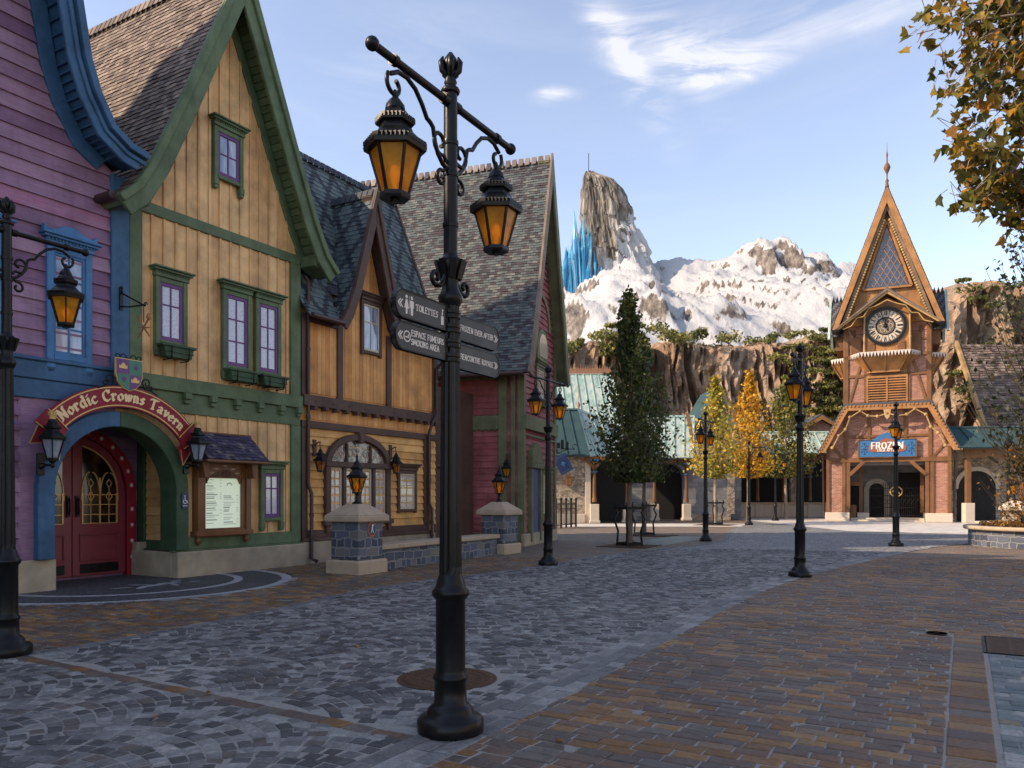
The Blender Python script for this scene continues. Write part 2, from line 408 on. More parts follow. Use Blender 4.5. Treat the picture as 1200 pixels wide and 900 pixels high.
# roofs
M['slate_y'] = tiles('warm_brown_slates', [(0,(.075,.05,.042)),(.4,(.15,.105,.085)),(.75,(.22,.16,.125)),(1,(.29,.22,.175))])
M['slate_o'] = tiles('blue_green_slates', [(0,(.028,.03,.045)),(.4,(.06,.075,.085)),(.7,(.105,.14,.145)),(1,(.15,.19,.19))])
M['slate_r'] = tiles('mixed_slates', [(0,(.03,.024,.03)),(.3,(.06,.047,.053)),(.55,(.066,.082,.086)),(.8,(.10,.116,.115)),(1,(.17,.16,.14))])
M['slate_m'] = tiles('violet_slates', [(0,(.035,.03,.06)),(.6,(.075,.065,.12)),(.86,(.11,.10,.15)),(1,(.22,.17,.15))])
M['slate_t'] = tiles('dark_tower_slates', [(0,(.04,.04,.05)),(.6,(.08,.08,.09)),(1,(.15,.14,.13))])
M['verd'] = None
def verd():
    m, nt, bs, L = base('verdigris_copper')
    v = coords(nt, L, 'Object', (2.2, 2.2, .5)); n = nz(nt, L, v, 1.6, 6, .65)
    r = ramp(nt, [(.28,(.15,.24,.21)),(.42,(.30,.42,.36)),(.57,(.48,.54,.47)),(.75,(.58,.53,.44))]); L(n, r.inputs[0])
    L(r.outputs[0], bs.inputs['Base Color']); bs.inputs['Roughness'].default_value = .55; bs.inputs['Metallic'].default_value = .15
    return m
M['verd'] = verd()
M['teal'] = plain('shade_darkened_teal_roof', (.045,.085,.09), .7, 0., .4, 1.5, .1, .15)  # teal darkened in the colour to stand for shadow on the pavilion roof
M['cop'] = plain('copper_cresting', (.36,.17,.085), .6, var=.2)
# metal, glass
M['iron'] = plain('black_cast_iron', (.008,.008,.009), .34, 0., .3, 14., .12, .22, .06)
M['pipe'] = plain('brown_downpipe', (.07,.04,.035), .45, .3, .2)
M['gilt'] = plain('gilt_paint', (.62,.40,.15), .4, .3, .15)
M['letter'] = plain('cream_letters', (.86,.62,.32), .5, var=.05)
M['white'] = plain('white_marking', (.74,.72,.68), .6, var=.06)
M['banner'] = plain('crimson_banner', (.24,.005,.016), .6, var=.12)
M['signgrey'] = plain('grey_green_sign', (.045,.052,.055), .5, var=.12)
M['shieldp'] = plain('shield_purple', (.15,.05,.17), .5); M['shieldg'] = plain('shield_green', (.05,.2,.13), .5)
M['navy'] = plain('navy_plate', (.012,.025,.085), .4); M['orng'] = plain('orange_border', (.5,.12,.03), .5)
M['signblue'] = plain('painted_blue_sign', (.03,.135,.31), .5, var=.25); M['signred'] = plain('sign_red_brown', (.27,.09,.05), .6)
def amber():
    m, nt, bs, L = base('amber_glass')
    v = coords(nt, L); n = nz(nt, L, v, 9., 3, .6)
    r = ramp(nt, [(.3,(.62,.27,.012)),(.7,(.98,.52,.035))]); L(n, r.inputs[0])
    L(r.outputs[0], bs.inputs['Base Color']); bs.inputs['Roughness'].default_value = .25; bs.inputs['Coat Weight'].default_value = .25
    tr = nt.nodes.new('ShaderNodeBsdfTranslucent'); L(r.outputs[0], tr.inputs['Color'])
    tp = nt.nodes.new('ShaderNodeBsdfTransparent'); L(r.outputs[0], tp.inputs['Color'])
    m1 = nt.nodes.new('ShaderNodeMixShader'); m1.inputs[0].default_value = .4; L(tr.outputs[0], m1.inputs[1]); L(tp.outputs[0], m1.inputs[2])
    m2 = nt.nodes.new('ShaderNodeMixShader'); m2.inputs[0].default_value = .62; L(bs.outputs[0], m2.inputs[1]); L(m1.outputs[0], m2.inputs[2])
    L(m2.outputs[0], nt.nodes['Material Output'].inputs['Surface']); return m
M['amber'] = amber()
def lampglow():
    m, nt, bs, L = base('lit_lamp_bulb'); bs.inputs['Base Color'].default_value = (.9,.5,.15,1)
    bs.inputs['Emission Color'].default_value = (1,.42,.06,1); bs.inputs['Emission Strength'].default_value = .5; return m
M['bulb'] = lampglow()
M['amberdk'] = glassy('dim_amber_glass', (.16,.045,.005), (.48,.17,.012), 5., .2)
M['clear'] = glassy('pale_lantern_glass', (.16,.19,.24), (.3,.34,.4), 4., .15)
M['lace'] = glassy('lace_behind_glass', (.36,.35,.41), (.62,.60,.66), 60., .12, .5, (1,1,.6), .36, .66)
M['lacew'] = glassy('warm_lace_behind_glass', (.36,.29,.24), (.66,.58,.50), 48., .12, .5, (1,1,.6), .36, .66)
M['skyglass'] = glassy('curtained_pane', (.16,.2,.32), (.42,.46,.56), 2.2, .06, .8, (2.5,1,.4))
M['dkglass'] = glassy('dark_pane', (.012,.02,.04), (.03,.05,.09), 3., .06, .8)
M['leaded'] = glassy('dim_warm_glass', (.008,.006,.005), (.20,.075,.015), 1.4, .15, .5, (1,1,.6), .5, .8)
M['painted'] = glassy('painted_tympanum', (.05,.045,.06), (.42,.32,.24), 14., .4, .3)
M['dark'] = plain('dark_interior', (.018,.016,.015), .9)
M['menu'] = None
def menu():
    m, nt, bs, L = base('backlit_menu_paper'); bs.inputs['Base Color'].default_value = (.7,.76,.62,1)
    bs.inputs['Emission Color'].default_value = (.86,1,.72,1); bs.inputs['Emission Strength'].default_value = .16; return m
M['menu'] = menu()
M['ink'] = plain('menu_ink', (.22,.25,.24), .8)
# nature
def bark(name, a, b): return wood(name, a, b, 'z', rough=.9, dirt=.3)
M['bark'] = bark('grey_brown_bark', (.10,.075,.055), (.22,.165,.12)); M['darkbark'] = bark('dark_bark', (.035,.026,.022), (.09,.065,.05)); M['palebark'] = bark('pale_twig', (.2,.15,.11), (.4,.32,.25))
M['leaf_dk'] = leafmat('dark_evergreen_leaves', [(0,(.022,.034,.012)),(.5,(.06,.078,.02)),(.85,(.13,.14,.035)),(1,(.24,.2,.045))], .35)
M['leaf_gy'] = leafmat('green_gold_leaves', [(0,(.10,.11,.02)),(.4,(.27,.25,.04)),(.7,(.52,.38,.045)),(1,(.70,.42,.04))])
M['leaf_yl'] = leafmat('golden_leaves', [(0,(.30,.14,.014)),(.5,(.62,.32,.022)),(1,(.80,.50,.05))])
M['leaf_gr'] = leafmat('green_turning_leaves', [(0,(.05,.07,.02)),(.5,(.12,.14,.03)),(.85,(.25,.22,.04)),(1,(.42,.27,.04))])
M['leaf_au'] = leafmat('autumn_leaves', [(0,(.035,.045,.012)),(.35,(.10,.10,.022)),(.6,(.20,.165,.03)),(.8,(.40,.23,.025)),(.93,(.44,.19,.02)),(1,(.26,.14,.05))], .4)
M['leaf_bk'] = leafmat('small_dark_leaves', [(0,(.012,.016,.008)),(.6,(.04,.045,.018)),(1,(.10,.08,.025))], .3)
M['leaf_br'] = leafmat('rusty_leaves', [(0,(.07,.035,.014)),(.5,(.16,.08,.022)),(.85,(.30,.14,.025)),(1,(.5,.24,.03))])
M['moss'] = leafmat('cliff_greenery', [(0,(.05,.06,.022)),(.35,(.16,.17,.05)),(.7,(.34,.31,.085)),(1,(.55,.43,.12))], .4)
def cliffmat(name='brown_cliff_rock', cs=((.05,.034,.025),(.20,.125,.08),(.40,.28,.19),(.52,.43,.34))):
    m, nt, bs, L = base(name)
    v = coords(nt, L, 'Object', (1, 1, .16)); n = nz(nt, L, v, .8, 8, .68, .6); n2 = nz(nt, L, coords(nt, L), 2.6, 6, .7)
    f = math_(nt, L, 'MULTIPLY_ADD', n2, .35, math_(nt, L, 'MULTIPLY_ADD', n, .8, -.08))
    r = ramp(nt, [(.28, cs[0]), (.42, cs[1]), (.56, cs[2]), (.72, cs[3])]); L(f, r.inputs[0])
    hv = nz(nt, L, coords(nt, L, 'Object', (1, 1, .5)), .22, 4, .6); hr = ramp(nt, [(.35, (1.08, .95, .82)), (.5, (1, 1, 1)), (.65, (.82, .86, .90))]); L(hv, hr.inputs[0])
    L(mixc(nt, L, .8, r.outputs[0], hr.outputs[0], 'MULTIPLY'), bs.inputs['Base Color']); bs.inputs['Roughness'].default_value = .9
    bump(nt, L, f, bs, .9, .6); return m
M['cliff'] = cliffmat()
def snowmat():
    m, nt, bs, L = base('snow_and_rock')
    g = nt.nodes.new('ShaderNodeNewGeometry'); sp = nt.nodes.new('ShaderNodeSeparateXYZ'); L(g.outputs['Normal'], sp.inputs[0])
    v = coords(nt, L); n = nz(nt, L, coords(nt, L, 'Object', (1,.45,.45)), .42, 8, .7); n2 = nz(nt, L, coords(nt, L, 'Object', (1,.5,.5)), 1.5, 7, .72)
    f = math_(nt, L, 'ADD', sp.outputs[2], math_(nt, L, 'MULTIPLY_ADD', n, .75, -.375))
    f = math_(nt, L, 'ADD', f, math_(nt, L, 'MULTIPLY_ADD', n2, .22, -.11))
    rk = ramp(nt, [(.36,(.035,.028,.024)),(.5,(.15,.12,.098)),(.64,(.31,.26,.22))]); L(n2, rk.inputs[0])
    mk = ramp(nt, [(.53,(0,)*3),(.59,(1,)*3)]); L(f, mk.inputs[0])
    col = mixc(nt, L, mk.outputs[0], rk.outputs[0], (.44,.435,.44)); L(col, bs.inputs['Base Color'])
    bs.inputs['Roughness'].default_value = .75; bump(nt, L, n2, bs, .55, .6); return m
M['snow'] = snowmat()
def icemat():
    m, nt, bs, L = base('blue_ice')
    r = ramp(nt, [(0,(.008,.06,.20)),(.4,(.02,.19,.40)),(.75,(.10,.40,.60)),(.92,(.32,.62,.76)),(1,(.65,.8,.86))])
    v = coords(nt, L, 'Object', (1,1,.3)); L(math_(nt, L, 'MULTIPLY_ADD', nz(nt, L, v, 1.5, 4, .6), .5, math_(nt, L, 'ADD', tint(nt), -.25)), r.inputs[0])
    L(r.outputs[0], bs.inputs['Base Color']); bs.inputs['Roughness'].default_value = .2; bs.inputs['Coat Weight'].default_value = .5
    return m
M['ice'] = icemat()
def spiremat():
    m, nt, bs, L = base('snowy_spire_rock')
    g = nt.nodes.new('ShaderNodeNewGeometry'); sp = nt.nodes.new('ShaderNodeSeparateXYZ'); L(g.outputs['Normal'], sp.inputs[0])
    ob = nt.nodes.new('ShaderNodeTexCoord'); po = nt.nodes.new('ShaderNodeSeparateXYZ'); L(ob.outputs['Object'], po.inputs[0])
    v = coords(nt, L, 'Object', (1, 1, .16)); n = nz(nt, L, v, 1.1, 7, .68); n2 = nz(nt, L, coords(nt, L), .5, 7, .7)
    rk = ramp(nt, [(.32,(.035,.03,.026)),(.46,(.14,.115,.095)),(.58,(.29,.25,.21)),(.7,(.47,.43,.39))]); L(n, rk.inputs[0])
    side = math_(nt, L, 'MULTIPLY_ADD', math_(nt, L, 'SUBTRACT', po.outputs[0], math_(nt, L, 'MULTIPLY_ADD', po.outputs[2], .54, -4.7)), .3, .4)
    f = math_(nt, L, 'ADD', math_(nt, L, 'ADD', sp.outputs[2], side), math_(nt, L, 'MULTIPLY_ADD', n2, 1.9, -.95))
    mk = ramp(nt, [(.36,(0,)*3),(.5,(1,)*3)]); L(f, mk.inputs[0])
    L(mixc(nt, L, mk.outputs[0], rk.outputs[0], (.44,.435,.44)), bs.inputs['Base Color']); bs.inputs['Roughness'].default_value = .85
    bump(nt, L, n, bs, .8, .4); return m
M['spire'] = spiremat()
# ---------------------------------------------------------------- shared building pieces
class House:
    def __init__(s, name, label, cat, fr, xc, group=None, yc=0.):
        p = fr.w(xc, yc); s.fr = fr; s.off = (-xc, -yc, 0)
        s.root = thing(name, label, cat, (p.x, p.y, 0), fr.a, group)
    def add(s, name, mb, mat, bevel=0, par=None, label=None):
        return mb.build(name, mat, par or s.root, bevel, None if par else s.off, label)
def offset(poly, d):
    out = []
    for i, p in enumerate(poly):
        a = Vector(poly[max(i-1, 0)]); b = Vector(poly[min(i+1, len(poly)-1)])
        t = (b - a).normalized(); out.append((p[0] - t.y*d, p[1] + t.x*d))
    return out
def mirror(prof, c): return [(2*c - x, z) for x, z in prof]
def slates(mb, prof, q0, q1, axis, out, tw=.17, th=.13, lift=.016, pat=None, keep=None, jit=.012, flip=False):
    """Lay individual slates on a roof face. prof: (p, z) from eave to ridge; q0..q1: extent along the eave."""
    segs = []; s = 0
    for a, b in zip(prof, prof[1:]):
        l = math.hypot(b[0]-a[0], b[1]-a[1]); segs.append((s, s+l, a, b)); s += l
    def P(q, t):
        for (u, v, a, b) in segs:
            if t <= v or v == s:
                k = (t-u)/(v-u); p = (lerp(a[0], b[0], k), lerp(a[1], b[1], k)); break
        return Vector((p[0], q, p[1])) if axis == 'y' else Vector((q, p[0], p[1]))
    rows = int(s/th); out = Vector(out); rr = random.Random(5)
    for j in range(rows+1):
        b0 = j*th; b1 = min(b0+th*1.12, s)
        if b1 - b0 < .02: continue
        q = q0 - (tw/2 if j % 2 else 0)
        i = 0
        while q < q1:
            w = tw * rr.uniform(.9, 1.1) if not pat else tw
            a0, a1 = max(q, q0), min(q+w, q1); q += w; i += 1
            if a1 - a0 < .02: continue
            if keep and not keep((a0+a1)/2, P((a0+a1)/2, b0)): continue
            d0 = rr.uniform(-jit, jit); l = lift*rr.uniform(.8, 1.5)
            p = [P(a0+.003, b0+d0), P(a1-.003, b0+d0), P(a1-.003, b1), P(a0+.003, b1)]
            n = (p[1]-p[0]).cross(p[3]-p[0]).normalized()
            if n.dot(out) < 0: n = -n
            t = pat(i + (j//2 if j % 2 == 0 else (j-1)//2), j, rr, (a0+a1)/2) if pat else rr.random()
            top = [p[0]+n*l, p[1]+n*l, p[2]+n*.002, p[3]+n*.002]
            mb.face(top, t); mb.face([p[0]-n*.01, p[1]-n*.01, top[1], top[0]], t)
def lap(mb, z0, z1, pitch, xl, xr, y=0., t=.042):
    """Lapped horizontal boards between xl(z) and xr(z), lower edge standing proud."""
    z = z0; rr = random.Random(3)
    while z < z1 - .01:
        w = min(z + pitch, z1); a, b, c, d = xl(z), xr(z), xr(w), xl(w)
        if b - a > .02 and c - d > -.02:
            tn = rr.random()
            mb.face([(a, y-t, z), (b, y-t, z), (max(c, d+.001), y-.004, w), (d, y-.004, w)], tn)
            mb.face([(a, y, z), (b, y, z), (b, y-t, z), (a, y-t, z)], tn)
        z = w
def vboards(mb, x0, x1, zb, zt, w, y=0., t=.018, gap=.008, batten=None):
    """Upright boards from zb(x) to zt(x); batten = width of the cover strip between boards."""
    rr = random.Random(9); n = max(1, round((x1-x0)/w)); w = (x1-x0)/n
    for i in range(n):
        a, b = x0+i*w+gap/2, x0+(i+1)*w-gap/2
        m = (a+b)/2; tn = rr.random(); yy = y - t - rr.uniform(0, .006)
        top = [zt(a), zt(b)]
        if max(top) - zb(m) < .02: continue
        pts = [(a, zb(a)), (b, zb(b)), (b, max(top[1], zb(b)+.001))]
        if a < APX[0] < b: pts.append((APX[0], zt(APX[0])))
        pts.append((a, max(top[0], zb(a)+.001)))
        mb.prism(pts, yy, y, tn)
        if batten and i:
            e = batten/2; l, r_ = x0+i*w-e, x0+i*w+e
            if min(zt(l), zt(r_)) - zb(l) > .05:
                mb.prism([(l, zb(l)), (r_, zb(r_)), (r_, zt(r_)), (l, zt(l))], y-t-.03, y-t, rr.random())
APX = [999]
def window(H, x0, z0, x1, z1, fm, sm, gm, nx=2, nz=3, fw=.085, y=0., crown=1, M4=None, box=None, rows=None, drop=.12, label=None, sw=.042):
    """Casing > sash, pane (and flower box), standing on the wall face at depth y."""
    f = MB(M4)
    f.box(x0, y-.085, z0-drop, x0+fw, y+.01, z1); f.box(x1-fw, y-.085, z0-drop, x1, y+.01, z1)
    f.box(x0+fw, y-.075, z1-fw, x1-fw, y+.01, z1)
    f.box(x0+fw, y-.095, z0, x1-fw, y+.01, z0+fw*.8)
    if drop > .05:
        for xx in (x0+fw/2, x1-fw/2):
            f.prism([(xx-fw*.62, z0-drop-.02), (xx+fw*.62, z0-drop-.02), (xx+fw*.62, z0-drop*.2), (xx-fw*.62, z0-drop*.2)], y-.1, y)
            f.prism([(xx-fw*.4, z0-drop-.09), (xx+fw*.4, z0-drop-.09), (xx+fw*.62, z0-drop-.02), (xx-fw*.62, z0-drop-.02)], y-.09, y)
    if crown:
        e = fw*.7
        f.box(x0-e*.3, y-.11, z1, x1+e*.3, y+.01, z1+.1)
        f.box(x0-e, y-.16, z1+.1, x1+e, y+.01, z1+.14); f.box(x0-e*1.4, y-.2, z1+.14, x1+e*1.4, y+.01, z1+.175)
        k = int((x1-x0)/.055)
        for i in range(k+1):
            xx = lerp(x0, x1, i/k); f.box(xx-.014, y-.135, z1+.062, xx+.014, y-.1, z1+.1)
        if crown == 2:
            c = (x0+x1)/2; w = (x1-x0)/2+e
            f.prism([(c-w, z1+.175), (c+w, z1+.175), (c+w*.96, z1+.30), (c+w*.8, z1+.23), (c+w*.45, z1+.27), (c+w*.25, z1+.33), (c, z1+.35), (c-w*.25, z1+.33), (c-w*.45, z1+.27), (c-w*.8, z1+.23), (c-w*.96, z1+.30)], y-.12, y-.02)
    o = H.add('window', f, fm, .008, label=label)
    s = MB(M4); a0, b0, a1, b1 = x0+fw, z0+fw*.8, x1-fw, z1-fw; w = sw
    s.box(a0, y-.06, b0, a0+w, y, b1); s.box(a1-w, y-.06, b0, a1, y, b1)
    s.box(a0+w, y-.06, b0, a1-w, y, b0+w*1.3); s.box(a0+w, y-.06, b1-w, a1-w, y, b1)
    for i in range(1, nx):
        xx = lerp(a0+w/2, a1-w/2, i/nx); s.box(xx-.014, y-.052, b0+w, xx+.014, y, b1-w)
    for h in (rows or [i/nz for i in range(1, nz)]):
        zz = lerp(b0+w, b1-w/2, h); s.box(a0+w, y-.049, zz-.014, a1-w, y, zz+.014)
    H.add('sash', s, sm, .004, o)
    g = MB(M4); g.box(a0+.01, y-.036, b0+.01, a1-.01, y-.004, b1-.01); H.add('pane', g, gm, 0, o)
    if box:
        b = MB(M4); c = z0 - .02
        b.prism([(x0+.08, c-.22), (x1-.06, c-.22), (x1+.0, c), (x0+.02, c)], y-.27, y-.06)
        b.box(x0-.01, y-.30, c-.035, x1+.03, y-.05, c+.012)
        b.box(x0+.04, y-.285, c-.14, x1-.02, y-.27, c-.115)
        fb = H.add('flower_box', b, box, .008, o)
        k = MB(M4)
        for xx in (x0+.16, x1-.14):
            k.tube([(xx, y-.31, c-.02), (xx, y-.30, c-.20), (xx, y-.28, c-.25), (xx, y-.06, c-.26)], .012, 6)
        H.add('iron_bracket', k, M['iron'], 0, o)
    return o
def strip(poly_out, poly_in, y0, y1, mb, t=.5):
    mb.prism(list(poly_out) + list(poly_in)[::-1], y0, y1, t)
def downpipe(H, pts, par=None):
    mb = MB(); mb.tube(pts, .042, 10)
    for p, q in zip(pts, pts[1:]):
        if abs(p[2]-q[2]) > .8:
            k = 2
            for i in range(1, k+1):
                m = Vector(p).lerp(Vector(q), i/(k+1)); mb.tube([m-Vector((0,0,.04)), m+Vector((0,0,.04))], .054, 10)
    H.add('downpipe', mb, M['pipe'])

F1 = Frame(-6.2, 14.4, 60.06)                     # the plane of the three house fronts on the left
ROW = 'painted timber houses along the left side of the street'

# ================================================================ purple house (half of the tavern)
BC = -3.0; BE = -5.08
HB = House('purple_house', 'tall purple clapboard house with blue curved gable edge and blue window casings', 'house', F1, BC, ROW)
bo = [(-1.00,7.20),(-1.30,7.26),(-1.62,7.45),(-1.88,7.89),(-2.04,8.35),(-2.19,9.21),(-2.46,10.25),(BC,11.3)]
bi = offset(bo, .3); bi[-1] = (BC, 10.35); bi[-2] = (-2.74, 10.0); bi[0] = (-1.16, 6.93)
bw = offset(bo, .14); bw[-1] = (BC, 11.0); bw[0] = (-1.25, 6.98)
wall = MB()
ptab = [(z, x) for x, z in bw]
prof_r = [(-.92, 0), (-.92, 6.9)] + bw[2:]
wall.prism([(BE, 0)] + prof_r[:-1] + [bw[-1]] + mirror(bw[2:-1], BC)[::-1] + [(BE, 6.9)], 1.9, 8., .5)
wall.prism([(BE, 3.0), (-1.2, 3.0)] + [(-1.2, 7.0)] + bw[2:-1] + [bw[-1]] + mirror(bw[2:-1], BC)[::-1] + [(BE, 7.0)], .0, 1.9, .5)
wall.prism([(BE, .5), (-2.42, .5), (-2.42, 3.0), (BE, 3.0)], 0., 1.9, .5)
xr = lambda z: min(-1.26, interp(ptab, z) - .05 if z > 7 else -1.26)
lap(wall, 3.62, 11.2, .235, lambda z: max(BE, 2*BC - xr(z)), xr)
lap(wall, .62, 3.0, .235, lambda z: BE, lambda z: -2.72)
HB.add('wall', wall, M['purple'])
rf = MB(); strip(bo, offset(bo, .07), -.55, 8., rf); strip(mirror(bo, BC), mirror(offset(bo, .07), BC), -.55, 8., rf)
HB.add('roof', rf, M['slate_o'])
sf = MB(); strip(offset(bo, .072), offset(bo, .12), -.52, 0., sf); strip(mirror(offset(bo, .072), BC), mirror(offset(bo, .12), BC), -.52, 0., sf)
for i in range(1, len(bo)-1):                     # slats under the overhang
    for k in range(4):
        p = Vector(offset(bo, .13)[i]).lerp(Vector(offset(bo, .13)[i+1]), k/4) if i < len(bo)-1 else None
        sf.box(p.x-.03, -.5, p.y-.012, p.x+.03, -.01, p.y+.012)
HB.add('soffit', sf, M['blue'])
bg = MB()
for pr, pi in ((bo, bi), (mirror(bo, BC), mirror(bi, BC))):
    strip(pr, pi, -.62, -.55, bg); strip(offset(pr, -.05 if pr is bo else .05), offset(pr, .07 if pr is bo else -.07), -.72, -.60, bg); strip(offset(pr, .1 if pr is bo else -.1), offset(pr, .17 if pr is bo else -.17), -.66, -.61, bg)
HB.add('bargeboard', bg, M['blue'], .012)
tr = MB(); w1 = offset(bw, .26); w1[-1] = (BC, 10.15); w1[-2] = (-2.72, 10.0)
rt = MB(); strip(bw[1:], w1[1:], -.07, .01, rt); HB.add('rake_trim', rt, M['blue'], .01)
rt = MB(); strip(mirror(bw[1:], BC), mirror(w1[1:], BC), -.07, .01, rt); HB.add('rake_trim', rt, M['blue'], .01)
tr.box(-1.26, -.075, 3.0, -.93, .01, 6.95)
tr.box(BE, -.09, 3.32, -1.26, .01, 3.60); tr.box(BE, -.13, 3.60, -1.26, .01, 3.66)
tr.box(BE, -.06, 3.02, -1.26, .01, 3.318); tr.box(BE, -.08, .50, -2.75, .01, .62)
HB.add('trim', tr, M['blue'], .012)
pl = MB(); pl.box(BE, -.06, -.02, -2.18, 1.4, .5); HB.add('plinth', pl, M['stucco'], .02)
window(HB, *F1(52, 420), *F1(105, 300), M['ltblue'], M['ltblue'], M['skyglass'], 2, 4, .11, crown=2)
window(HB, -3.70, F1(52, 420)[1], -2.96, F1(105, 300)[1], M['ltblue'], M['ltblue'], M['skyglass'], 2, 4, .11, crown=2)
window(HB, -4.3, .95, -2.98, 2.45, M['ltblue'], M['ltblue'], M['skyglass'], 3, 3, .11, crown=1)

# ---- arched porch shared by both colours: blue half here, green half on the ochre house
AX, AZ = -1.16, 1.57
def porch_half(H, sgn, mat):
    mb = MB(); n = 20
    ri, ro = 1.10, 1.36
    a0, a1 = (90, 180) if sgn < 0 else (0, 90)
    pi, po = arc(AX, AZ, ri, a0, a1, n), arc(AX, AZ, ro, a0, a1, n)
    if sgn < 0: po, pi = po + [(AX-ro, .5)], pi + [(AX-ri, .5)]
    else: po, pi = [(AX+ro, .5)] + po, [(AX+ri, .5)] + pi
    strip(po, pi, -.16, .32, mb)
    H.add('porch_arch', mb, mat, .012)
    sp = MB(); pts = arc(AX, AZ, ro, a0, a1, n)
    x_far = AX + sgn*(ro+.10)
    for p, q in zip(pts, pts[1:]):
        sp.prism([(p[0], p[1]), (q[0], q[1]), (q[0], 3.02), (p[0], 3.02)], -.02, .30)
    return sp
sp = porch_half(HB, -1, M['blue']); sp.box(-2.75, -.02, .5, AX-1.36, .3, 3.0); HB.add('porch_spandrel', sp, M['purple'])
# back wall of the porch with the arched doors
bk = MB(); DY = 1.3
lap(bk, .0, 3.0, .2, lambda z: -2.6, lambda z: .3, DY, .02); HB.add('porch_back_wall', bk, M['purple'])
ce = MB(); ce.box(-2.5, .32, 2.95, .1, 1.9, 3.0); ce.box(-2.5, .3, 0, -2.42, 1.9, 3.); HB.add('porch_ceiling', ce, M['dkgreen'])
DC = (F1(83, 676, -1.25)[0]); DW = 1.02
dr = thing('arched_tavern_door', 'crimson arched double door with leaded glass inside the porch of the purple house', 'door', F1.w(DC, 1.25), F1.a)
def doorpoly(x0, x1, z0, r, cz, inset=0, n=10):
    """Region between x0 and x1 below the arch of radius r about (0, cz)."""
    pts = [(x0, z0), (x1, z0)]
    for i in range(n+1):
        x = lerp(x1, x0, i/n); pts.append((x, cz + math.sqrt(max(r*r - x*x, .0004))))
    return pts
for sg in (-1, 1):
    lf = MB(); a, b = (.006, DW) if sg > 0 else (-DW, -.006)
    cz = 1.55; r = DW
    lf.prism([p for p in doorpoly(min(a, b), max(a, b), .06, r+.001, cz)], -.04, .04)
    x0, x1 = (sg*.16, sg*(DW-.16)); x0, x1 = min(x0, x1), max(x0, x1)
    lf.box(x0-.03, -.06, .32, x1+.03, -.04, .36); lf.box(x0-.03, -.06, .78, x1+.03, -.04, .82); lf.box(x0-.03, -.06, .36, x0+.01, -.04, .78); lf.box(x1-.01, -.06, .36, x1+.03, -.04, .78)
    leaf = lf.build('door_leaf', M['door'], dr, .006)
    gpn = MB(); gpn.prism(doorpoly(x0+.02, x1-.02, 1.0, DW-.16, cz), -.046, -.03); gpn.build('leaded_pane', M['leaded'], leaf)
    ld = MB(); c = (x0+x1)/2
    for xx in (x0+.02, c, x1-.02): ld.box(xx-.014, -.062, 1.0, xx+.014, -.046, cz+.28 if xx == c else cz)
    for zz in (1.0, 1.16, 1.34, 1.52): ld.box(x0+.02, -.058, zz-.007, x1-.02, -.047, zz+.007)
    for xx in ((x0+c)/2, (c+x1)/2): ld.box(xx-.006, -.058, 1.0, xx+.006, -.047, cz+.12)
    ol = doorpoly(x0+.02, x1-.02, 1.0, DW-.16, cz); ol = [p for p in ol if p[1] > cz-.05]
    for p, q in zip(ol, ol[1:]): ld.bar((p[0], -.055, p[1]), (q[0], -.055, q[1]), .02, .03, (0,1,0))
    for cc in ((x0+c)/2, (c+x1)/2):
        w = (x1-x0)/4
        for s2 in (-1, 1):
            pp = [(cc + s2*(w - 2*w*(1-math.cos(t*.16))), cz-.14 + .52*math.sin(t*.16*1.6)) for t in range(0, 7)]
            for p, q in zip(pp, pp[1:]): ld.bar((p[0], -.055, p[1]), (q[0], -.055, q[1]), .016, .02, (0,1,0))
        for k in range(4):
            t0, t1 = k*math.pi/2, (k+1)*math.pi/2
            ld.bar((cc+.06*math.cos(t0), -.055, cz-.06+.09*math.sin(t0)), (cc+.06*math.cos(t1), -.055, cz-.06+.09*math.sin(t1)), .012, .014, (0,1,0))
            ld.bar((cc+.05*math.cos(t0), -.055, cz+.18+.08*math.sin(t0)), (cc+.05*math.cos(t1), -.055, cz+.18+.08*math.sin(t1)), .012, .014, (0,1,0))
    ld.build('lead_tracery', M['gilt'], leaf)
    kp = MB(); kp.box(x0-.02, -.052, .1, x1+.02, -.04, .27); kp.build('kick_plate', M['iron'], leaf, .004)
    hd = MB(); xx = sg*.085; hd.box(xx-.03, -.075, 1.12, xx+.03, -.04, 1.5); hd.tube([(xx, -.075, 1.17), (xx, -.11, 1.2), (xx, -.115, 1.31), (xx, -.11, 1.42), (xx, -.075, 1.45)], .014, 8)
    hd.build('handle', M['iron'], leaf)
fr_ = MB(); pi, po = arc(0, 1.55, DW+.01, 0, 180, 24), arc(0, 1.55, DW+.2, 0, 180, 24)
strip([(DW+.2,0)]+po+[(-DW-.2,0)], [(DW+.01,0)]+pi+[(-DW-.01,0)], -.09, .05, fr_)
fo = fr_.build('door_frame', M['banner'], dr, .006)
st = MB(); pos = [(DW+.105, z) for z in (.35, .65, .95, 1.25)] + arc(0, 1.55, DW+.105, 8, 172, 12) + [(-DW-.105, z) for z in (.35, .65, .95, 1.25)]
for k, (x, z) in enumerate(pos):
    n = 8; pts = []
    for i in range(n*2):
        rr_ = .05 if i % 2 == 0 else .013; w = math.pi*i/n; pts.append((x+rr_*math.cos(w), z+rr_*math.sin(w)))
    st.prism(pts, -.097, -.09)
st.build('painted_flower', M['white'], fo)
bl = MB(); bl.box(-.16, 0, 0, .16, .3, .62); o = bl.build('stone_bumper', M['stucco'], None, .02, tuple(F1.w(.12, 1.0)))
o.rotation_euler.z = F1.a; tag(o, 'short stone bumper block beside the crimson tavern door', 'stone block')

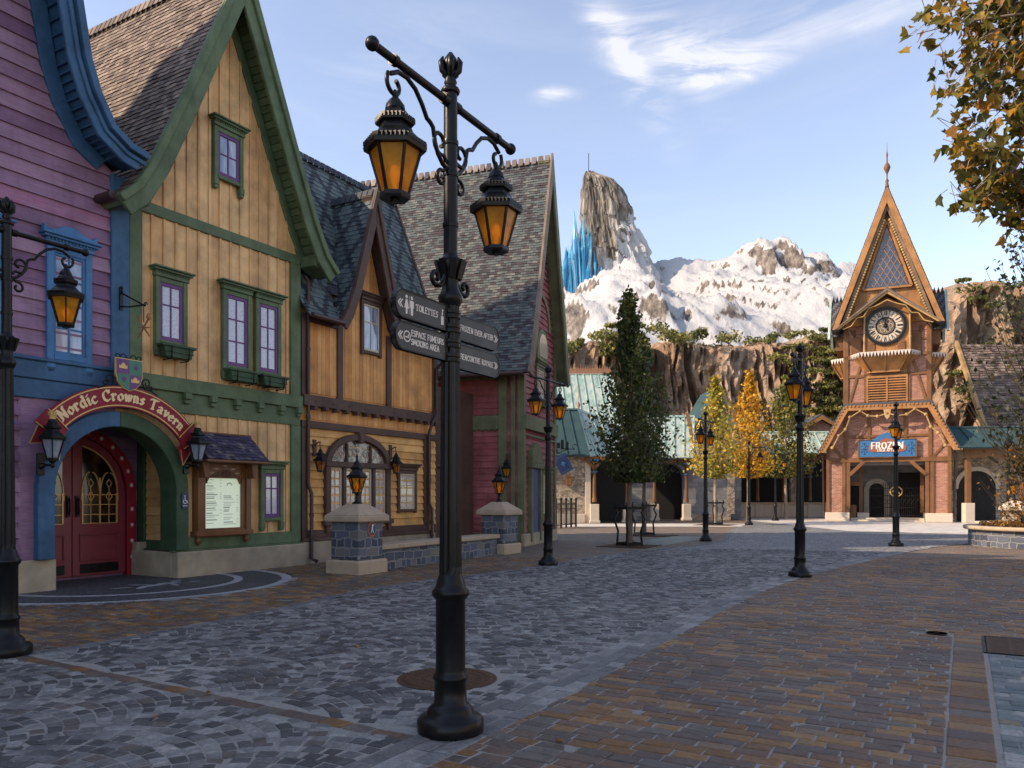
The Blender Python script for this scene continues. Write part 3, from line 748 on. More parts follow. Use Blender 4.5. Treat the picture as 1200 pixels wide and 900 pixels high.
# ================================================================ ochre house (other half of the tavern)
HY_ = House('ochre_house', 'steep gabled ochre board-and-batten house with green trim and purple window sashes', 'house', F1, 1.15, ROW)
CX = 1.15; yp = [(2.6,6.42),(2.28,6.72),(1.95,7.3),(1.37,8.6),(0,11.8)]
YR = [(CX+a, z) for a, z in yp]; YL = mirror(YR, CX)
yin = offset(YR, .16); yin[-1] = (CX, 11.35)
wl = MB()
wl.prism([(-.9,0),(3.1,0),(3.1,6.6)] + [p for p in yin if p[1] > 6.7][:-1] + [(CX, 11.3)] + [p for p in mirror(yin, CX) if p[1] > 6.7][:-1][::-1] + [(-.9,6.6)], 1.9, 7., .5)
wl.prism([(-.9,3.0),(3.1,3.0),(3.1,6.6)] + [p for p in yin if p[1] > 6.7][:-1] + [(CX, 11.3)] + [p for p in mirror(yin, CX) if p[1] > 6.7][:-1][::-1] + [(-.9,6.6)], .0, 1.9, .5)
wl.box(.21, 0, .5, 3.1, 1.9, 3.0)
ytab = sorted([(abs(x-CX), z) for x, z in yin])
yzt = lambda x: interp(ytab, abs(x-CX)) - .02
APX[0] = CX
vboards(wl, -.72, 2.98, lambda x: 6.7, lambda x: max(6.7, yzt(x)), .25, 0, .015, .004, .045)
vboards(wl, -.72, 2.98, lambda x: 3.66, lambda x: 6.52, .25, 0, .015, .004, .045)
APX[0] = 999
vboards(wl, .21, 2.98, lambda x: .6, lambda x: 3.02, .25, 0, .015, .004, .045)
HY_.add('wall', wl, M['yellow'])
tr = MB()
tr.box(-.9, -.07, 6.5, 3.1, .01, 6.7); tr.box(-.93, -.07, 3.66, -.68, .01, 6.5); tr.box(2.82, -.07, 3.66, 3.11, .01, 6.5)
tr.box(-.93, -.12, 3.40, 3.13, .01, 3.66); tr.box(-.93, -.06, 3.02, 3.11, .01, 3.398); tr.box(2.84, -.07, .5, 3.11, .01, 3.02)
tr.box(.2, -.075, .5, 2.84, .01, .74); tr.box(-.1, -.12, .47, 3.14, .02, .50)
for x in (.2, .78, 1.36, 1.94, 2.52, 3.02): tr.box(x-.07, -.17, 3.28, x+.07, -.06, 3.40); 
for x in (.2, .78, 1.36, 1.94, 2.52, 3.02): tr.box(x-.05, -.14, 3.20, x+.05, -.06, 3.28)
rk = offset(yin, .0); rk2 = offset(yin, .17)
for q in (0, 1):
    rt = MB(); strip(rk[1:] if q else mirror(rk[1:], CX), rk2[1:] if q else mirror(rk2[1:], CX), -.06, .01, rt); HY_.add('rake_trim', rt, M['green'], .01)
HY_.add('trim', tr, M['green'], .01)
pl = MB(); pl.box(AX+1.1, -.2, -.02, 3.13, .0, .47); pl.box(AX+1.1, .0, -.02, AX+1.36, 1.2, .47); HY_.add('plinth', pl, M['stucco'], .02)
rf = MB()
slates(rf, YL, -.5, 7., 'y', (-1, 0, .4), .16, .12); slates(rf, YR, -.5, 7., 'y', (1, 0, .4), .2, .16)
strip(YR, offset(YR, .06), -.5, 7., rf, .2); strip(YL, mirror(offset(YR, .06), CX), -.5, 7., rf, .2)
ro = HY_.add('roof', rf, M['slate_y'])
rc = MB()
for i in range(44): 
    y = -.45 + i*.17; rc.prism([(CX-.11, 11.72), (CX, 11.86), (CX+.11, 11.72), (CX, 11.98)], y, y+.13, R.random())
HY_.add('ridge_tiles', rc, M['slate_y'], 0, ro)
sf = MB(); s0, s1 = offset(YR, .065), offset(YR, .12)
strip(s0, s1, -.47, .0, sf); strip(mirror(s0, CX), mirror(s1, CX), -.47, .0, sf)
for (a, b) in zip(offset(YR, .13), offset(YR, .13)[1:]):
    k = max(1, int(math.hypot(a[0]-b[0], a[1]-b[1])/.14))
    for i in range(k):
        p = Vector(a).lerp(Vector(b), i/k); q = Vector(a).lerp(Vector(b), (i+.86)/k)
        for c in (0, 1):
            P, Q = ((p.x, p.y), (q.x, q.y)) if c == 0 else ((2*CX-p.x, p.y), (2*CX-q.x, q.y))
            sf.bar((P[0], -.25, P[1]), (Q[0], -.25, Q[1]), .42, .02, (0, 0, 1), R.random())
HY_.add('soffit', sf, M['green'])
bg = MB(); b1 = offset(YR, .34); b1[-1] = (CX, 10.95); b0 = offset(YR, -.03); b0[-1] = (CX, 11.9)
strip(b0, b1, -.56, -.48, bg); strip(mirror(b0, CX), mirror(b1, CX), -.56, -.48, bg)
b2 = offset(YR, .10); b2[-1] = (CX, 11.55)
strip(b0, b2, -.62, -.555, bg); strip(mirror(b0, CX), mirror(b2, CX), -.62, -.555, bg)
for c in (0, 1):                                   # boxed eave ends
    x = YR[0][0] if c == 0 else YL[0][0]; s = 1 if c == 0 else -1
    bg.prism([(x-s*.02, 6.42), (x-s*.18, 6.32), (x-s*.62, 6.46), (x-s*.62, 6.7)], -.47, .0)
HY_.add('bargeboard', bg, M['green'], .012)
gt = MB(); gt.tube([(YL[0][0]-.04, -.45, 6.45), (YL[0][0]-.04, 3, 6.45)], .07, 8); HY_.add('gutter', gt, M['pipe'])
G = M['green']; V = M['violet']
window(HY_, .80, 7.62, 1.50, 8.62, G, V, M['skyglass'], 2, 2, .09, y=-.045, sw=.06)
window(HY_, -.46, 4.22, .20, 5.42, G, V, M['lace'], 2, 2, .09, box=M['dkgreen'], rows=[.62], y=-.045, sw=.06)
window(HY_, 1.0, 3.98, 1.70, 5.52, G, V, M['lace'], 2, 3, .09, box=M['dkgreen'], y=-.045, sw=.06)
window(HY_, 1.82, 3.98, 2.50, 5.52, G, V, M['lace'], 2, 3, .09, box=M['dkgreen'], y=-.045, sw=.06)
window(HY_, 1.95, .98, 2.56, 2.05, G, V, M['lace'], 2, 2, .09, rows=[.66], y=-.045, sw=.06)
sp = porch_half(HY_, 1, M['dkgreen']); HY_.add('porch_spandrel', sp, M['yellow'])
sd = MB()                                          # side wall inside the porch
x = AX+1.36
M4 = Matrix(((0,-1,0,x),(1,0,0,0),(0,0,1,0),(0,0,0,1)))
sd2 = MB(Matrix(((0,0,0,0),)*4) if False else None)
zz = .62; k = 0
while zz < 2.9:
    w = min(zz+.17, 2.95); tn = R.random()
    sd2.face([(x-.03, .34, zz), (x-.03, 1.3, zz), (x-.006, 1.3, w), (x-.006, .34, w)][::-1], tn)
    sd2.face([(x, .34, zz), (x, 1.3, zz), (x-.03, 1.3, zz), (x-.03, .34, zz)], tn); zz = w
HY_.add('porch_side_wall', sd2, M['yellowh'])
sd.box(x-.07, .32, .47, x, .5, 3.0); sd.box(x-.07, 1.06, .47, x, 1.28, 3.0); sd.box(x-.06, .5, .47, x, 1.06, .66); sd.box(x-.12, .02, .47, x, 1.28, .5)
HY_.add('porch_side_frame', sd, M['dkgreen'], .01)
downpipe(HY_, [(3.22,-.08,6.3),(3.3,-.1,6.2),(3.3,-.1,1.75),(3.36,-.14,1.55),(3.36,-.14,.12),(3.36,-.3,.07)])

# ================================================================ orange house
HO = House('orange_house', 'orange timber house with brown beams, small steep front gable and diamond patterned slate roof', 'house', F1, 5.7, ROW)
OX0, OX1 = 3.16, 8.2; OC = 5.25
wl = MB()
wl.prism([(0.,.3),(0.,5.5),(1.4,9.55),(3.2,5.5),(3.2,.3)], OX0, OX1-.06, .5, 'x')
og = [(1.22,5.42),(1.02,5.72),(.76,6.3),(0,8.72)]; OR = [(OC+a, z) for a, z in og]; OL = mirror(OR, OC)
oin = offset(OR, .13); oin[-1] = (OC, 8.3); otab = sorted([(abs(x-OC), z) for x, z in oin])
wl.prism([(OC-1.0,5.4),(OC+1.0,5.4)] + oin[1:] + mirror(oin[1:-1], OC)[::-1], 0.002, 1.2)
ozt = lambda x: max(5.52, interp(otab, abs(x-OC)) - .02)
vboards(wl, 3.3, 4.3, lambda x: 3.78, lambda x: 5.36, .13)
vboards(wl, 6.22, 8.05, lambda x: 3.78, lambda x: 5.36, .13)
APX[0] = OC; vboards(wl, 4.42, 6.1, lambda x: 3.78, ozt, .13); APX[0] = 999
vboards(wl, 3.3, 7.95, lambda x: 3.2, lambda x: 3.52, .13)
HO.add('wall', wl, M['orange'])
l2 = MB(); lap(l2, .74, 3.0, .19, lambda z: 3.3, lambda z: 7.62); lap(l2, .74, 3.4, .19, lambda z: 7.86, lambda z: 8.18); HO.add('lapped_siding', l2, M['orangeh'])
tr = MB()
for a, b in ((3.15,3.32),(4.28,4.46),(6.06,6.24),(8.03,8.22)): tr.box(a, -.07, 3.72, b, .0, 5.5)
tr.box(3.15, -.14, 3.48, 8.22, .0, 3.72); tr.box(3.15, -.075, 3.0, 8.22, 0, 3.16); tr.box(3.15, -.075, .58, 7.86, 0, .74); tr.box(3.12, -.13, .5, 7.9, 0, .58)
tr.box(3.15, -.07, .74, 3.32, 0, 3.0); tr.box(7.62, -.08, .74, 7.86, 0, 3.0); tr.box(3.3, -.07, 5.34, 4.28, 0, 5.46); tr.box(6.24, -.07, 5.34, 8.03, 0, 5.46)
for i in range(14): x = 3.45+i*.35; tr.box(x-.05, -.2, 3.40, x+.05, -.05, 3.48)
for i in range(9): x = 3.5+i*.55; tr.prism([(x-.03,3.59),(x,3.56),(x+.03,3.59),(x,3.62)], -.155, -.14)
HO.add('beams', tr, M['brown'], .01)
pl = MB(); pl.box(3.12, -.1, -.02, 8.1, 0, .5); HO.add('plinth', pl, M['stucco'], .02)
rf = MB(); pm = [(-.38,5.38),(-.12,5.7),(1.4,9.7)]
def opat(i, j, rr, x): return (.12 if (i - j) % 4 in (0,) or (i + 0) % 5 == 0 else .72) + rr.uniform(-.12, .2)
def okeep(x, p): return not (abs(x-OC) < 1.12 and p.y < .12)
slates(rf, pm, OX0-.1, OX1, 'x', (0,-1,.4), .15, .13, pat=opat, keep=okeep)
for a, b in ((OX0-.1, OC-1.1), (OC+1.1, OX1)):
    rf.face([(a,-.38,5.36),(b,-.38,5.36),(b,-.12,5.68),(a,-.12,5.68)], .3); rf.face([(a,-.12,5.68),(b,-.12,5.68),(b,.06,6.15),(a,.06,6.15)], .3)
rf.face([(OX0-.1,.06,6.15),(OX1,.06,6.15),(OX1,1.4,9.68),(OX0-.1,1.4,9.68)], .3)
rf.face([(OX0-.1,1.4,9.68),(OX1,1.4,9.68),(OX1,3.6,5.4),(OX0-.1,3.6,5.4)], .3)
ro = HO.add('roof', rf, M['slate_o'])
dm = MB(); slates(dm, OL, -.34, 1.25, 'y', (-1,0,.4), .15, .13, pat=opat); slates(dm, OR, -.34, 1.25, 'y', (1,0,.4), .15, .13, pat=opat)
strip(OR, offset(OR, .05), -.34, 1.25, dm, .1); strip(OL, mirror(offset(OR, .05), OC), -.34, 1.25, dm, .1); HO.add('gable_roof', dm, M['slate_o'])
rc = MB()
for i in range(26): x = OX0 - .1 + i*.2; rc.prism([(1.3,9.66),(1.4,9.78),(1.5,9.66),(1.4,9.86)], x, x+.17, R.random()*.3, 'x')
rc2 = MB()
for i in range(9): y = -.3+i*.17; rc2.prism([(OC-.09,8.64),(OC,8.76),(OC+.09,8.64),(OC,8.86)], y, y+.14, R.random()*.3)
HO.add('ridge_tiles', rc, M['slate_o'], 0, ro)
HO.add('ridge_tiles', rc2, M['slate_o'], 0, ro)
bg = MB(); b1 = offset(OR, .25); b1[-1] = (OC, 7.95); b0 = offset(OR, -.03); b0[-1] = (OC, 8.86); b2 = offset(OR, .08); b2[-1] = (OC, 8.5)
for A, B, y0, y1 in ((b0, b1, -.40, -.33), (b0, b2, -.45, -.395)):
    strip(A, B, y0, y1, bg); strip(mirror(A, OC), mirror(B, OC), y0, y1, bg)
s0, s1 = offset(OR, .055), offset(OR, .1); strip(s0, s1, -.33, 0, bg); strip(mirror(s0, OC), mirror(s1, OC), -.33, 0, bg)
bg.prism([(-.42,5.34),(-.44,5.46),(-.14,5.8),(1.4,9.82),(1.4,9.6),(-.1,5.62)], OX1, OX1+.09, .5, 'x')
HO.add('bargeboard', bg, M['brown'], .01)
for a, b in ((3.1, 4.1), (6.4, 8.25)): gt = MB(); gt.tube([(a,-.42,5.40),(b,-.42,5.40)], .06, 8); HO.add('gutter', gt, M['pipe'])
B = M['brown']
window(HO, *F1(421, 413), *F1(445, 358), B, M['cream'], M['skyglass'], 2, 2, .09, rows=[.62], drop=.04)
window(HO, *F1(464, 600), *F1(486, 552), B, M['cream'], M['lacew'], 2, 3, .085, drop=.03)
# arched shop window
WX0, WX1, WZ0, WZ1 = 3.95, 6.05, .92, 2.22; WC = (WX0+WX1)/2
f = MB(); n = 18; hw = (WX1-WX0)/2; rise = .62
def earc(a, b): return [(WC + a*math.cos(math.pi*i/n), WZ1 + b*math.sin(math.pi*i/n)) for i in range(n+1)]
po, pi = earc(hw+.10, rise+.12), earc(hw-.06, rise-.03)
strip(po, pi, -.14, 0, f)
f.box(WX0-.1, -.12, WZ0, WX0+.06, 0, WZ1); f.box(WX1-.06, -.12, WZ0, WX1+.1, 0, WZ1); f.box(WX0-.12, -.15, WZ1-.06, WX1+.12, 0, WZ1+.07)
for q in (.25, .5, .75): f.box(lerp(WX0, WX1, q)-.05, -.11, WZ0, lerp(WX0, WX1, q)+.05, 0, WZ1-.06)
for q in (.3, .7): xx = lerp(WX0, WX1, q); f.box(xx-.03, -.1, WZ1+.07, xx+.03, 0, WZ1+.5)
f.box(WX0-.16, -.17, WZ0-.1, WX1+.16, 0, WZ0); f.box(WX0-.1, -.14, WZ0-.26, WX0+.02, 0, WZ0-.1); f.box(WX1-.02, -.14, WZ0-.26, WX1+.1, 0, WZ0-.1)
f.prism([(WC-.1, WZ1+rise+.15), (WC-.06, WZ1+rise-.1), (WC+.06, WZ1+rise-.1), (WC+.1, WZ1+rise+.15)], -.19, 0)
o = HO.add('window', f, B, .01, label='wide arched shop window with painted panel on top')
t = MB(); ell = earc(hw-.07, rise-.04); t.prism(ell, -.04, -.005); H_ = HO.add('painted_panel', t, M['painted'], 0, o)
s = MB()
for k in range(4):
    a, b = lerp(WX0, WX1, k/4)+.06, lerp(WX0, WX1, (k+1)/4)-.06
    s.box(a, -.06, WZ0, a+.05, 0, WZ1-.06); s.box(b-.05, -.06, WZ0, b, 0, WZ1-.06); s.box(a+.05, -.06, WZ0, b-.05, 0, WZ0+.06); s.box(a+.05, -.06, WZ1-.12, b-.05, 0, WZ1-.06)
    s.box((a+b)/2-.012, -.05, WZ0+.06, (a+b)/2+.012, 0, WZ1-.12); s.box(a+.05, -.05, WZ1-.5, b-.05, 0, WZ1-.475)
HO.add('sash', s, M['cream'], .005, o)
g = MB(); g.box(WX0+.06, -.034, WZ0+.02, WX1-.06, -.004, WZ1-.08); HO.add('pane', g, M['lacew'], 0, o)
for sg in (-1, 1):                                 # scrolls painted on the panel
    sc2 = MB()
    for (cx, cz, r0) in ((.28, .2, .14), (.55, .15, .1)):
        pts = [(WC+sg*(cx + r0*(1-t/16)*math.cos(t*.6)), -.048, WZ1+.07+cz + r0*(1-t/16)*math.sin(t*.6)) for t in range(14)]
        sc2.tube(pts, .012, 5)
    HO.add('painted_scroll', sc2, M['cream'], 0, o)
downpipe(HO, [(8.1,-.44,5.34),(8.1,-.3,5.1),(8.1,-.12,4.95),(8.1,-.12,3.9),(7.98,-.22,3.7),(7.8,-.2,3.45),(7.74,-.14,3.2),(7.74,-.14,1.3),(7.8,-.18,1.15),(7.8,-.18,.1)])
# dark passage door between the orange and the red house
bkd = MB(); bkd.box(-.85, 0, 0, 1.55, .2, 4.6); bkd.box(-.45, -.06, 0, .45, 0, 2.2); bkd.box(-.6, -.09, 0, -.45, 0, 2.3); bkd.box(.45, -.09, 0, .6, 0, 2.3); bkd.box(-.62, -.1, 2.3, .62, 0, 2.42)
o = bkd.build('passage_wall', M['brown'], None, .01, tuple(F1.w(9.12, .35))); o.rotation_euler.z = F1.a; tag(o, 'brown timber passage wall with door in the gap between orange and red houses', 'wall')

# ================================================================ red house
F2 = Frame(.3, 23.4, 71.9)
HR = House('red_house', 'dark red clapboard house with olive corner boards and large mixed slate roof', 'house', F2, 1.8, ROW)
RW, RC, RL = 3.6, 1.8, 7.4
rp = [(2.55,5.06),(2.25,5.6),(1.8,6.85),(0,12.2)]; RR = [(RC+a, z) for a, z in rp]; RLf = mirror(RR, RC)
RR[0] = (4.05, 5.3); RR[1] = (3.85, 5.8)
rin = offset(RLf, -.12); rin[-1] = (RC, 11.85)
wl = MB(); wl.prism([(0,.0),(RW,.0),(RW,6.4),(RC,11.7),(0,6.4)], .0, RL)
rtab = [(6.4,0),(11.6,RC)]
lap(wl, 3.85, 11.4, .19, lambda z: max(.0, interp(rtab, z)), lambda z: min(RW, 2*RC - interp(rtab, z)))
lap(wl, .4, 3.5, .19, lambda z: .0, lambda z: RW)
for z0, z1 in ((.45, 3.5), (3.95, 5.3)):
    z = z0; rr = random.Random(4)
    while z < z1-.01:
        w = min(z+.19, z1); tn = rr.random()
        wl.face([(-.03, RL, z), (-.03, .02, z), (-.004, .02, w), (-.004, RL, w)], tn); wl.face([(0, RL, z), (0, .02, z), (-.03, .02, z), (-.03, RL, z)], tn); z = w
HR.add('wall', wl, M['red'])
tr = MB()
tr.box(-.07, -.09, 0, .12, .13, 6.3); tr.box(-.09, .2, 0, .0, .34, 5.2); tr.box(-.09, .46, 0, .0, .72, 5.2); tr.box(RW-.12, -.09, 0, RW+.06, .02, 6.3)
tr.box(-.08, .72, 3.5, 0, RL, 3.92); tr.box(-.07, .72, 5.0, 0, RL, 5.3); tr.box(-.09, .0, 0, 0, RL, .38)
tr.box(-.08, -.16, 3.5, RW+.05, 0, 3.92); tr.box(-.05, -.1, 3.3, RW, 0, 3.36)
y = .75
while y < 4: tr.prism([(y, 3.5), (y+.1, 3.44), (y+.2, 3.5)], -.075, -.03, .5, 'x'); y += .2
for s in (0, 1):                                  # corbels and gable arch
    pass
pts = arc(RC, 6.9, 1.0, 0, 180, 14); pto = arc(RC, 6.9, 1.16, 0, 180, 14)
strip(pto, pts, -.08, 0, tr)
tr.box(RC-.35, -.09, 8.6, RC-.27, 0, 9.9); tr.box(RC+.27, -.09, 8.6, RC+.35, 0, 9.9); tr.box(RC-.4, -.12, 9.9, RC+.4, 0, 10.02); tr.box(RC-.4, -.12, 8.5, RC+.4, 0, 8.6)
HR.add('trim', tr, M['olive'], .01)
pl = MB(); pl.box(-.12, -.12, -.02, RW+.08, .0, .36); HR.add('plinth', pl, M['stucco'], .02)
rf = MB()
def rpat(i, j, rr, x): return rr.choice((.1, .25, .3, .62, .68, .75, .85, .95)) if True else 0
slates(rf, RLf, -.4, RL, 'y', (-1,0,.4), .17, .092, .016, pat=rpat, jit=.01); slates(rf, RR, -.4, RL, 'y', (1,0,.4), .25, .2, pat=rpat)
strip(RR, offset(RR, .06), -.4, RL, rf, .2); strip(RLf, offset(RLf, -.06), -.4, RL, rf, .2)
ro = HR.add('roof', rf, M['slate_r'])
rc = MB()
for i in range(40): y = -.36+i*.22; rc.prism([(RC-.1,12.1),(RC,12.22),(RC+.1,12.1),(RC,12.36)], y, y+.15, R.random())
HR.add('ridge_tiles', rc, M['slate_y'], 0, ro)
bg = MB(); b0 = offset(RLf, .03); b0[-1] = (RC, 12.42); b1 = offset(RLf, -.26); b1[-1] = (RC, 11.5)
strip(b0, b1, -.48, -.40, bg, .6)
HR.add('verge_board', bg, M['taupe'], .01)
bg = MB(); c0 = offset(RR, -.03); c0[-1] = (RC, 12.42); c1 = offset(RR, .26); c1[-1] = (RC, 11.5); strip(c0, c1, -.48, -.40, bg)
bg.prism(list(offset(RR, .065)) + list(offset(RR, .11))[::-1], -.40, .0)
HR.add('soffit', bg, M['olive'], .01)
gt = MB(); gt.tube([(RLf[0][0]-.03, -.3, 5.04), (RLf[0][0]-.03, RL, 5.04)], .07, 8); HR.add('gutter', gt, M['pipe'])
downpipe(HR, [(-.8,2.05,5.0),(-.6,2.1,4.85),(-.2,2.2,4.65),(-.12,2.25,4.4),(-.12,2.25,.1)])
O = M['olive']
window(HR, 1.3, 4.55, 2.3, 5.6, O, M['cream'], M['lacew'], 3, 2, .09, box=M['olive'])
f = MB(); f.prism([(1.2,5.8)] + [(2.4,5.8)] + arc(1.8, 6.2, .62, 0, 180, 10), -.14, 0); o = HR.add('gable_panel', f, O, .01)
f = MB(); f.prism([(1.36,5.9)] + [(2.24,5.9)] + arc(1.8, 6.2, .46, 0, 180, 10), -.16, -.14); HR.add('gable_pane', f, M['lacew'], 0, o)
f = MB(); f.box(.5, -.16, .1, .66, 0, 2.35); f.box(1.5, -.16, .1, 1.66, 0, 2.35); f.box(.42, -.2, 2.35, 1.74, 0, 2.5); f.prism([(.42,2.5),(1.74,2.5)] + arc(1.08, 2.6, .55, 0, 180, 10), -.18, 0)
o = HR.add('door_surround', f, O, .012)
f = MB(); f.box(.66, -.07, .1, 1.5, 0, 2.35); f.box(.74, -.09, .3, 1.42, -.07, 1.0); f.box(.74, -.09, 1.15, 1.42, -.07, 2.2); HR.add('door', f, M['bluedoor'], .01)
window(HR, 1.95, .85, 3.15, 2.25, O, M['cream'], M['lacew'], 4, 3, .1)
# ================================================================ clock tower
FT = Frame(21.84, 45.25, -25)
HT = House('clock_tower', 'half timbered brick clock tower with steep pointed gable and round clock face', 'clock tower', FT, -.2)
TC = -.2; PW = 3.25
br = MB()
for s in (-1, 1):                                  # brick piers left and right of the gateway
    br.box(TC+s*2.15, 0, .5, TC+s*PW, 3.2, 3.55)
br.prism([(TC-PW,3.55),(TC+PW,3.55),(TC+PW,4.3),(TC+2.1,6.6),(TC-2.1,6.6),(TC-PW,4.3)], .0, 3.2)
SH = 2.3
br.box(TC-SH, 1.0, 6.3, TC+SH, 1.0+2*SH, 11.6)
HT.add('brick_wall', br, M['tbrick'])
for s in (-1, 1):
    pb = MB(); pb.box(TC+s*1.98, -.18, 0, TC+s*3.32, 3.3, .52); HT.add('plinth', pb, M['pale'], .03)
tm = MB()
def tb(x0, z0, x1, z1, w=.2, y=0., d=.06):
    tm.bar((x0, y-d/2, z0), (x1, y-d/2, z1), d, w, (0, 0, 1) if abs(x1-x0) > abs(z1-z0) else (1, 0, 0))
for s in (-1, 1):
    for x in (2.05, 2.3, 3.16): tb(TC+s*x, .5, TC+s*x, 3.5, .2, 0, .09)
    tb(TC+s*3.16, 3.6, TC+s*3.16, 4.3, .2, 0, .07); tb(TC+s*2.2, 3.6, TC+s*2.2, 6.4, .2, 0, .07); tb(TC+s*.95, 3.6, TC+s*.95, 6.5, .18, 0, .07)
    tb(TC+s*3.05, 4.6, TC+s*2.3, 3.65, .14, 0, .05)
    tb(TC+s*2.0, 2.7, TC+s*1.2, 3.5, .2, -.02, .12)
tb(TC-PW, 3.58, TC+PW, 3.58, .26, 0, .12); tb(TC-2.1, 4.95, TC+2.1, 4.95, .16, 0, .06)
Y = 1.0
for s in (-1, 1):
    tb(TC+s*(SH-.1), 6.6, TC+s*(SH-.1), 11.5, .24, Y, .09); tb(TC+s*1.15, 6.8, TC+s*1.15, 11.5, .17, Y, .07)
    tb(TC+s*2.05, 7.0, TC+s*1.3, 9.7, .15, Y, .06); tb(TC+s*1.75, 9.9, TC+s*1.75, 11.4, .12, Y, .05); tb(TC+s*1.5, 10.6, TC+s*1.95, 11.4, .1, Y, .05)
tb(TC-SH, 9.75, TC+SH, 9.75, .2, Y, .09); tb(TC-SH, 8.62, TC+SH, 8.62, .17, Y, .07); tb(TC-SH, 7.0, TC+SH, 7.0, .17, Y, .07); tb(TC-2.1, 10.6, TC-1.2, 10.6, .1, Y, .05); tb(TC+1.2, 10.6, TC+2.1, 10.6, .1, Y, .05)
for yy in (1.1, 3.3, 5.5):                         # side posts
    tm.box(TC+SH, yy-.1, 6.5, TC+SH+.07, yy+.1, 11.5); tm.box(TC-SH-.07, yy-.1, 6.5, TC-SH, yy+.1, 11.5)
for zz in (8.6, 9.75): tm.box(TC+SH, 1.0, zz-.08, TC+SH+.06, 5.5, zz+.08); tm.box(TC-SH-.06, 1.0, zz-.08, TC-SH, 5.5, zz+.08)
HT.add('timber_frame', tm, M['timber'], .012)
# porch roof: broken-backed gable with carved edge
PT = [(TC-3.62,4.02),(TC-2.22,6.72),(TC+2.22,6.72),(TC+3.62,4.02)]
pin = [(TC-3.3,4.02),(TC-2.05,6.42),(TC+2.05,6.42),(TC+3.3,4.02)]
pr = MB(); po = [(TC-3.7,4.05),(TC-2.26,6.84),(TC+2.26,6.84),(TC+3.7,4.05)]
for i in range(3): pr.prism([po[i], po[i+1], PT[i+1], PT[i]], -.75, 3.4, .4)
HT.add('porch_roof', pr, M['slate_t'])
pv = MB()
for i in range(3): pv.prism([PT[i], PT[i+1], pin[i+1], pin[i]], -.74, -.62)
for i in range(3):
    a, b = Vector(PT[i]), Vector(PT[i+1]); k = int((b-a).length/.2)
    for j in range(k):
        p = a.lerp(b, (j+.5)/k); q = Vector((TC, 3.2)); pv.box(p.x-.04, -.8, p.y-.1, p.x+.04, -.72, p.y)
HT.add('porch_verge', pv, M['timberlt'], .01)
cv = MB()                                          # carved festoon hanging below the verge
fest = [(TC-2.9,4.3),(TC-2.55,5.0),(TC-2.2,5.35),(TC-1.95,6.05),(TC-1.4,6.4),(TC-1.0,6.1),(TC-.5,6.05),(TC,6.2)]
for pts in (fest, mirror(fest, TC)):
    for a, b in zip(pts, pts[1:]): cv.bar((a[0], -.66, a[1]), (b[0], -.66, b[1]), .06, .14, (0, 1, 0))
    for a in pts: cv.ball((a[0], -.68, a[1]), .1, 8)
cv.prism([(TC-.2,6.45),(TC+.2,6.45),(TC+.12,6.0),(TC,5.85),(TC-.12,6.0)], -.74, -.6)
HT.add('carved_trim', cv, M['gold'])
# gateway behind
gw = MB(); gw.box(TC-2.1, 3.0, 0, TC+2.1, 3.2, 3.55); gw.box(TC-2.1, .3, 3.3, TC+2.1, 3.2, 3.55); HT.add('gateway_back', gw, M['ashlar'])
ga = MB(); pi, po_ = arc(TC-.55, 1.85, .42, 0, 180, 10), arc(TC-.55, 1.85, .72, 0, 180, 10)
for i in range(10): ga.prism([po_[i], po_[i+1], pi[i+1], pi[i]], 2.78, 3.0)
ga.box(TC-1.27, 2.78, 0, TC-.97, 3.0, 1.85); ga.box(TC-.13, 2.78, 0, TC+.17, 3.0, 1.85); HT.add('stone_arch', ga, M['pale'], .02)
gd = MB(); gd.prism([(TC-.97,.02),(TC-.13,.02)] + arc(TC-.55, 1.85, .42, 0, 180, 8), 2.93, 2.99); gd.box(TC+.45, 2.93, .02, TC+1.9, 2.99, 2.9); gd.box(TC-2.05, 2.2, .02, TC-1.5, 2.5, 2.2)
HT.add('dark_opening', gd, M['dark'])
wp_ = MB(); wp_.box(TC-1.5, 1.2, .5, TC-1.3, 1.4, 3.4); wp_.box(TC-2.1, 1.1, 2.1, TC-1.3, 1.3, 2.35); wp_.box(TC+1.75, 1.2, .5, TC+1.95, 1.4, 3.4); wp_.box(TC-1.95,.9,.1,TC-1.65,1.2,.95); HT.add('inner_post', wp_, M['timber'], .01)
ib = MB(); ib.box(TC-1.6, 1.0, 0, TC-.95, 1.6, .5); HT.add('inner_plinth', ib, M['pale'], .02)
sp = MB(); sp.box(TC-1.95, .2, 0, TC+1.95, 2.9, .1); sp.box(TC-1.95, .6, .1, TC+1.95, 2.9, .2); HT.add('step', sp, M['pale'], .01)
gt = MB()
for i in range(27):
    x = lerp(TC-.9, TC+1.85, i/26); h = 2.0 + .35*math.sin(math.pi*i/26)
    gt.tube([(x, 1.6, .22), (x, 1.6, h)], .018, 5)
for z in (.35, .8, 1.5, 1.95): gt.bar((TC-.9, 1.6, z), (TC+1.85, 1.6, z), .035, .035)
for k in range(12):
    x = lerp(TC-.75, TC+1.7, k/11)
    gt.tube([(x+.1*math.cos(w*.785), 1.58, 1.15+.14*math.sin(w*.785)) for w in range(9)], .014, 5, cap=False)
HT.add('iron_gate', gt, M['iron'])
ge = MB(); ge.tube([(TC+.5+.32*math.cos(w*.4), 1.54, 1.75+.3*math.sin(w*.4)) for w in range(17)], .045, 6, cap=False)
ge.tube([(TC+.3, 1.54, 1.75), (TC+.5, 1.54, 1.9), (TC+.7, 1.54, 1.6)], .04, 6); HT.add('gate_emblem', ge, M['gilt'])
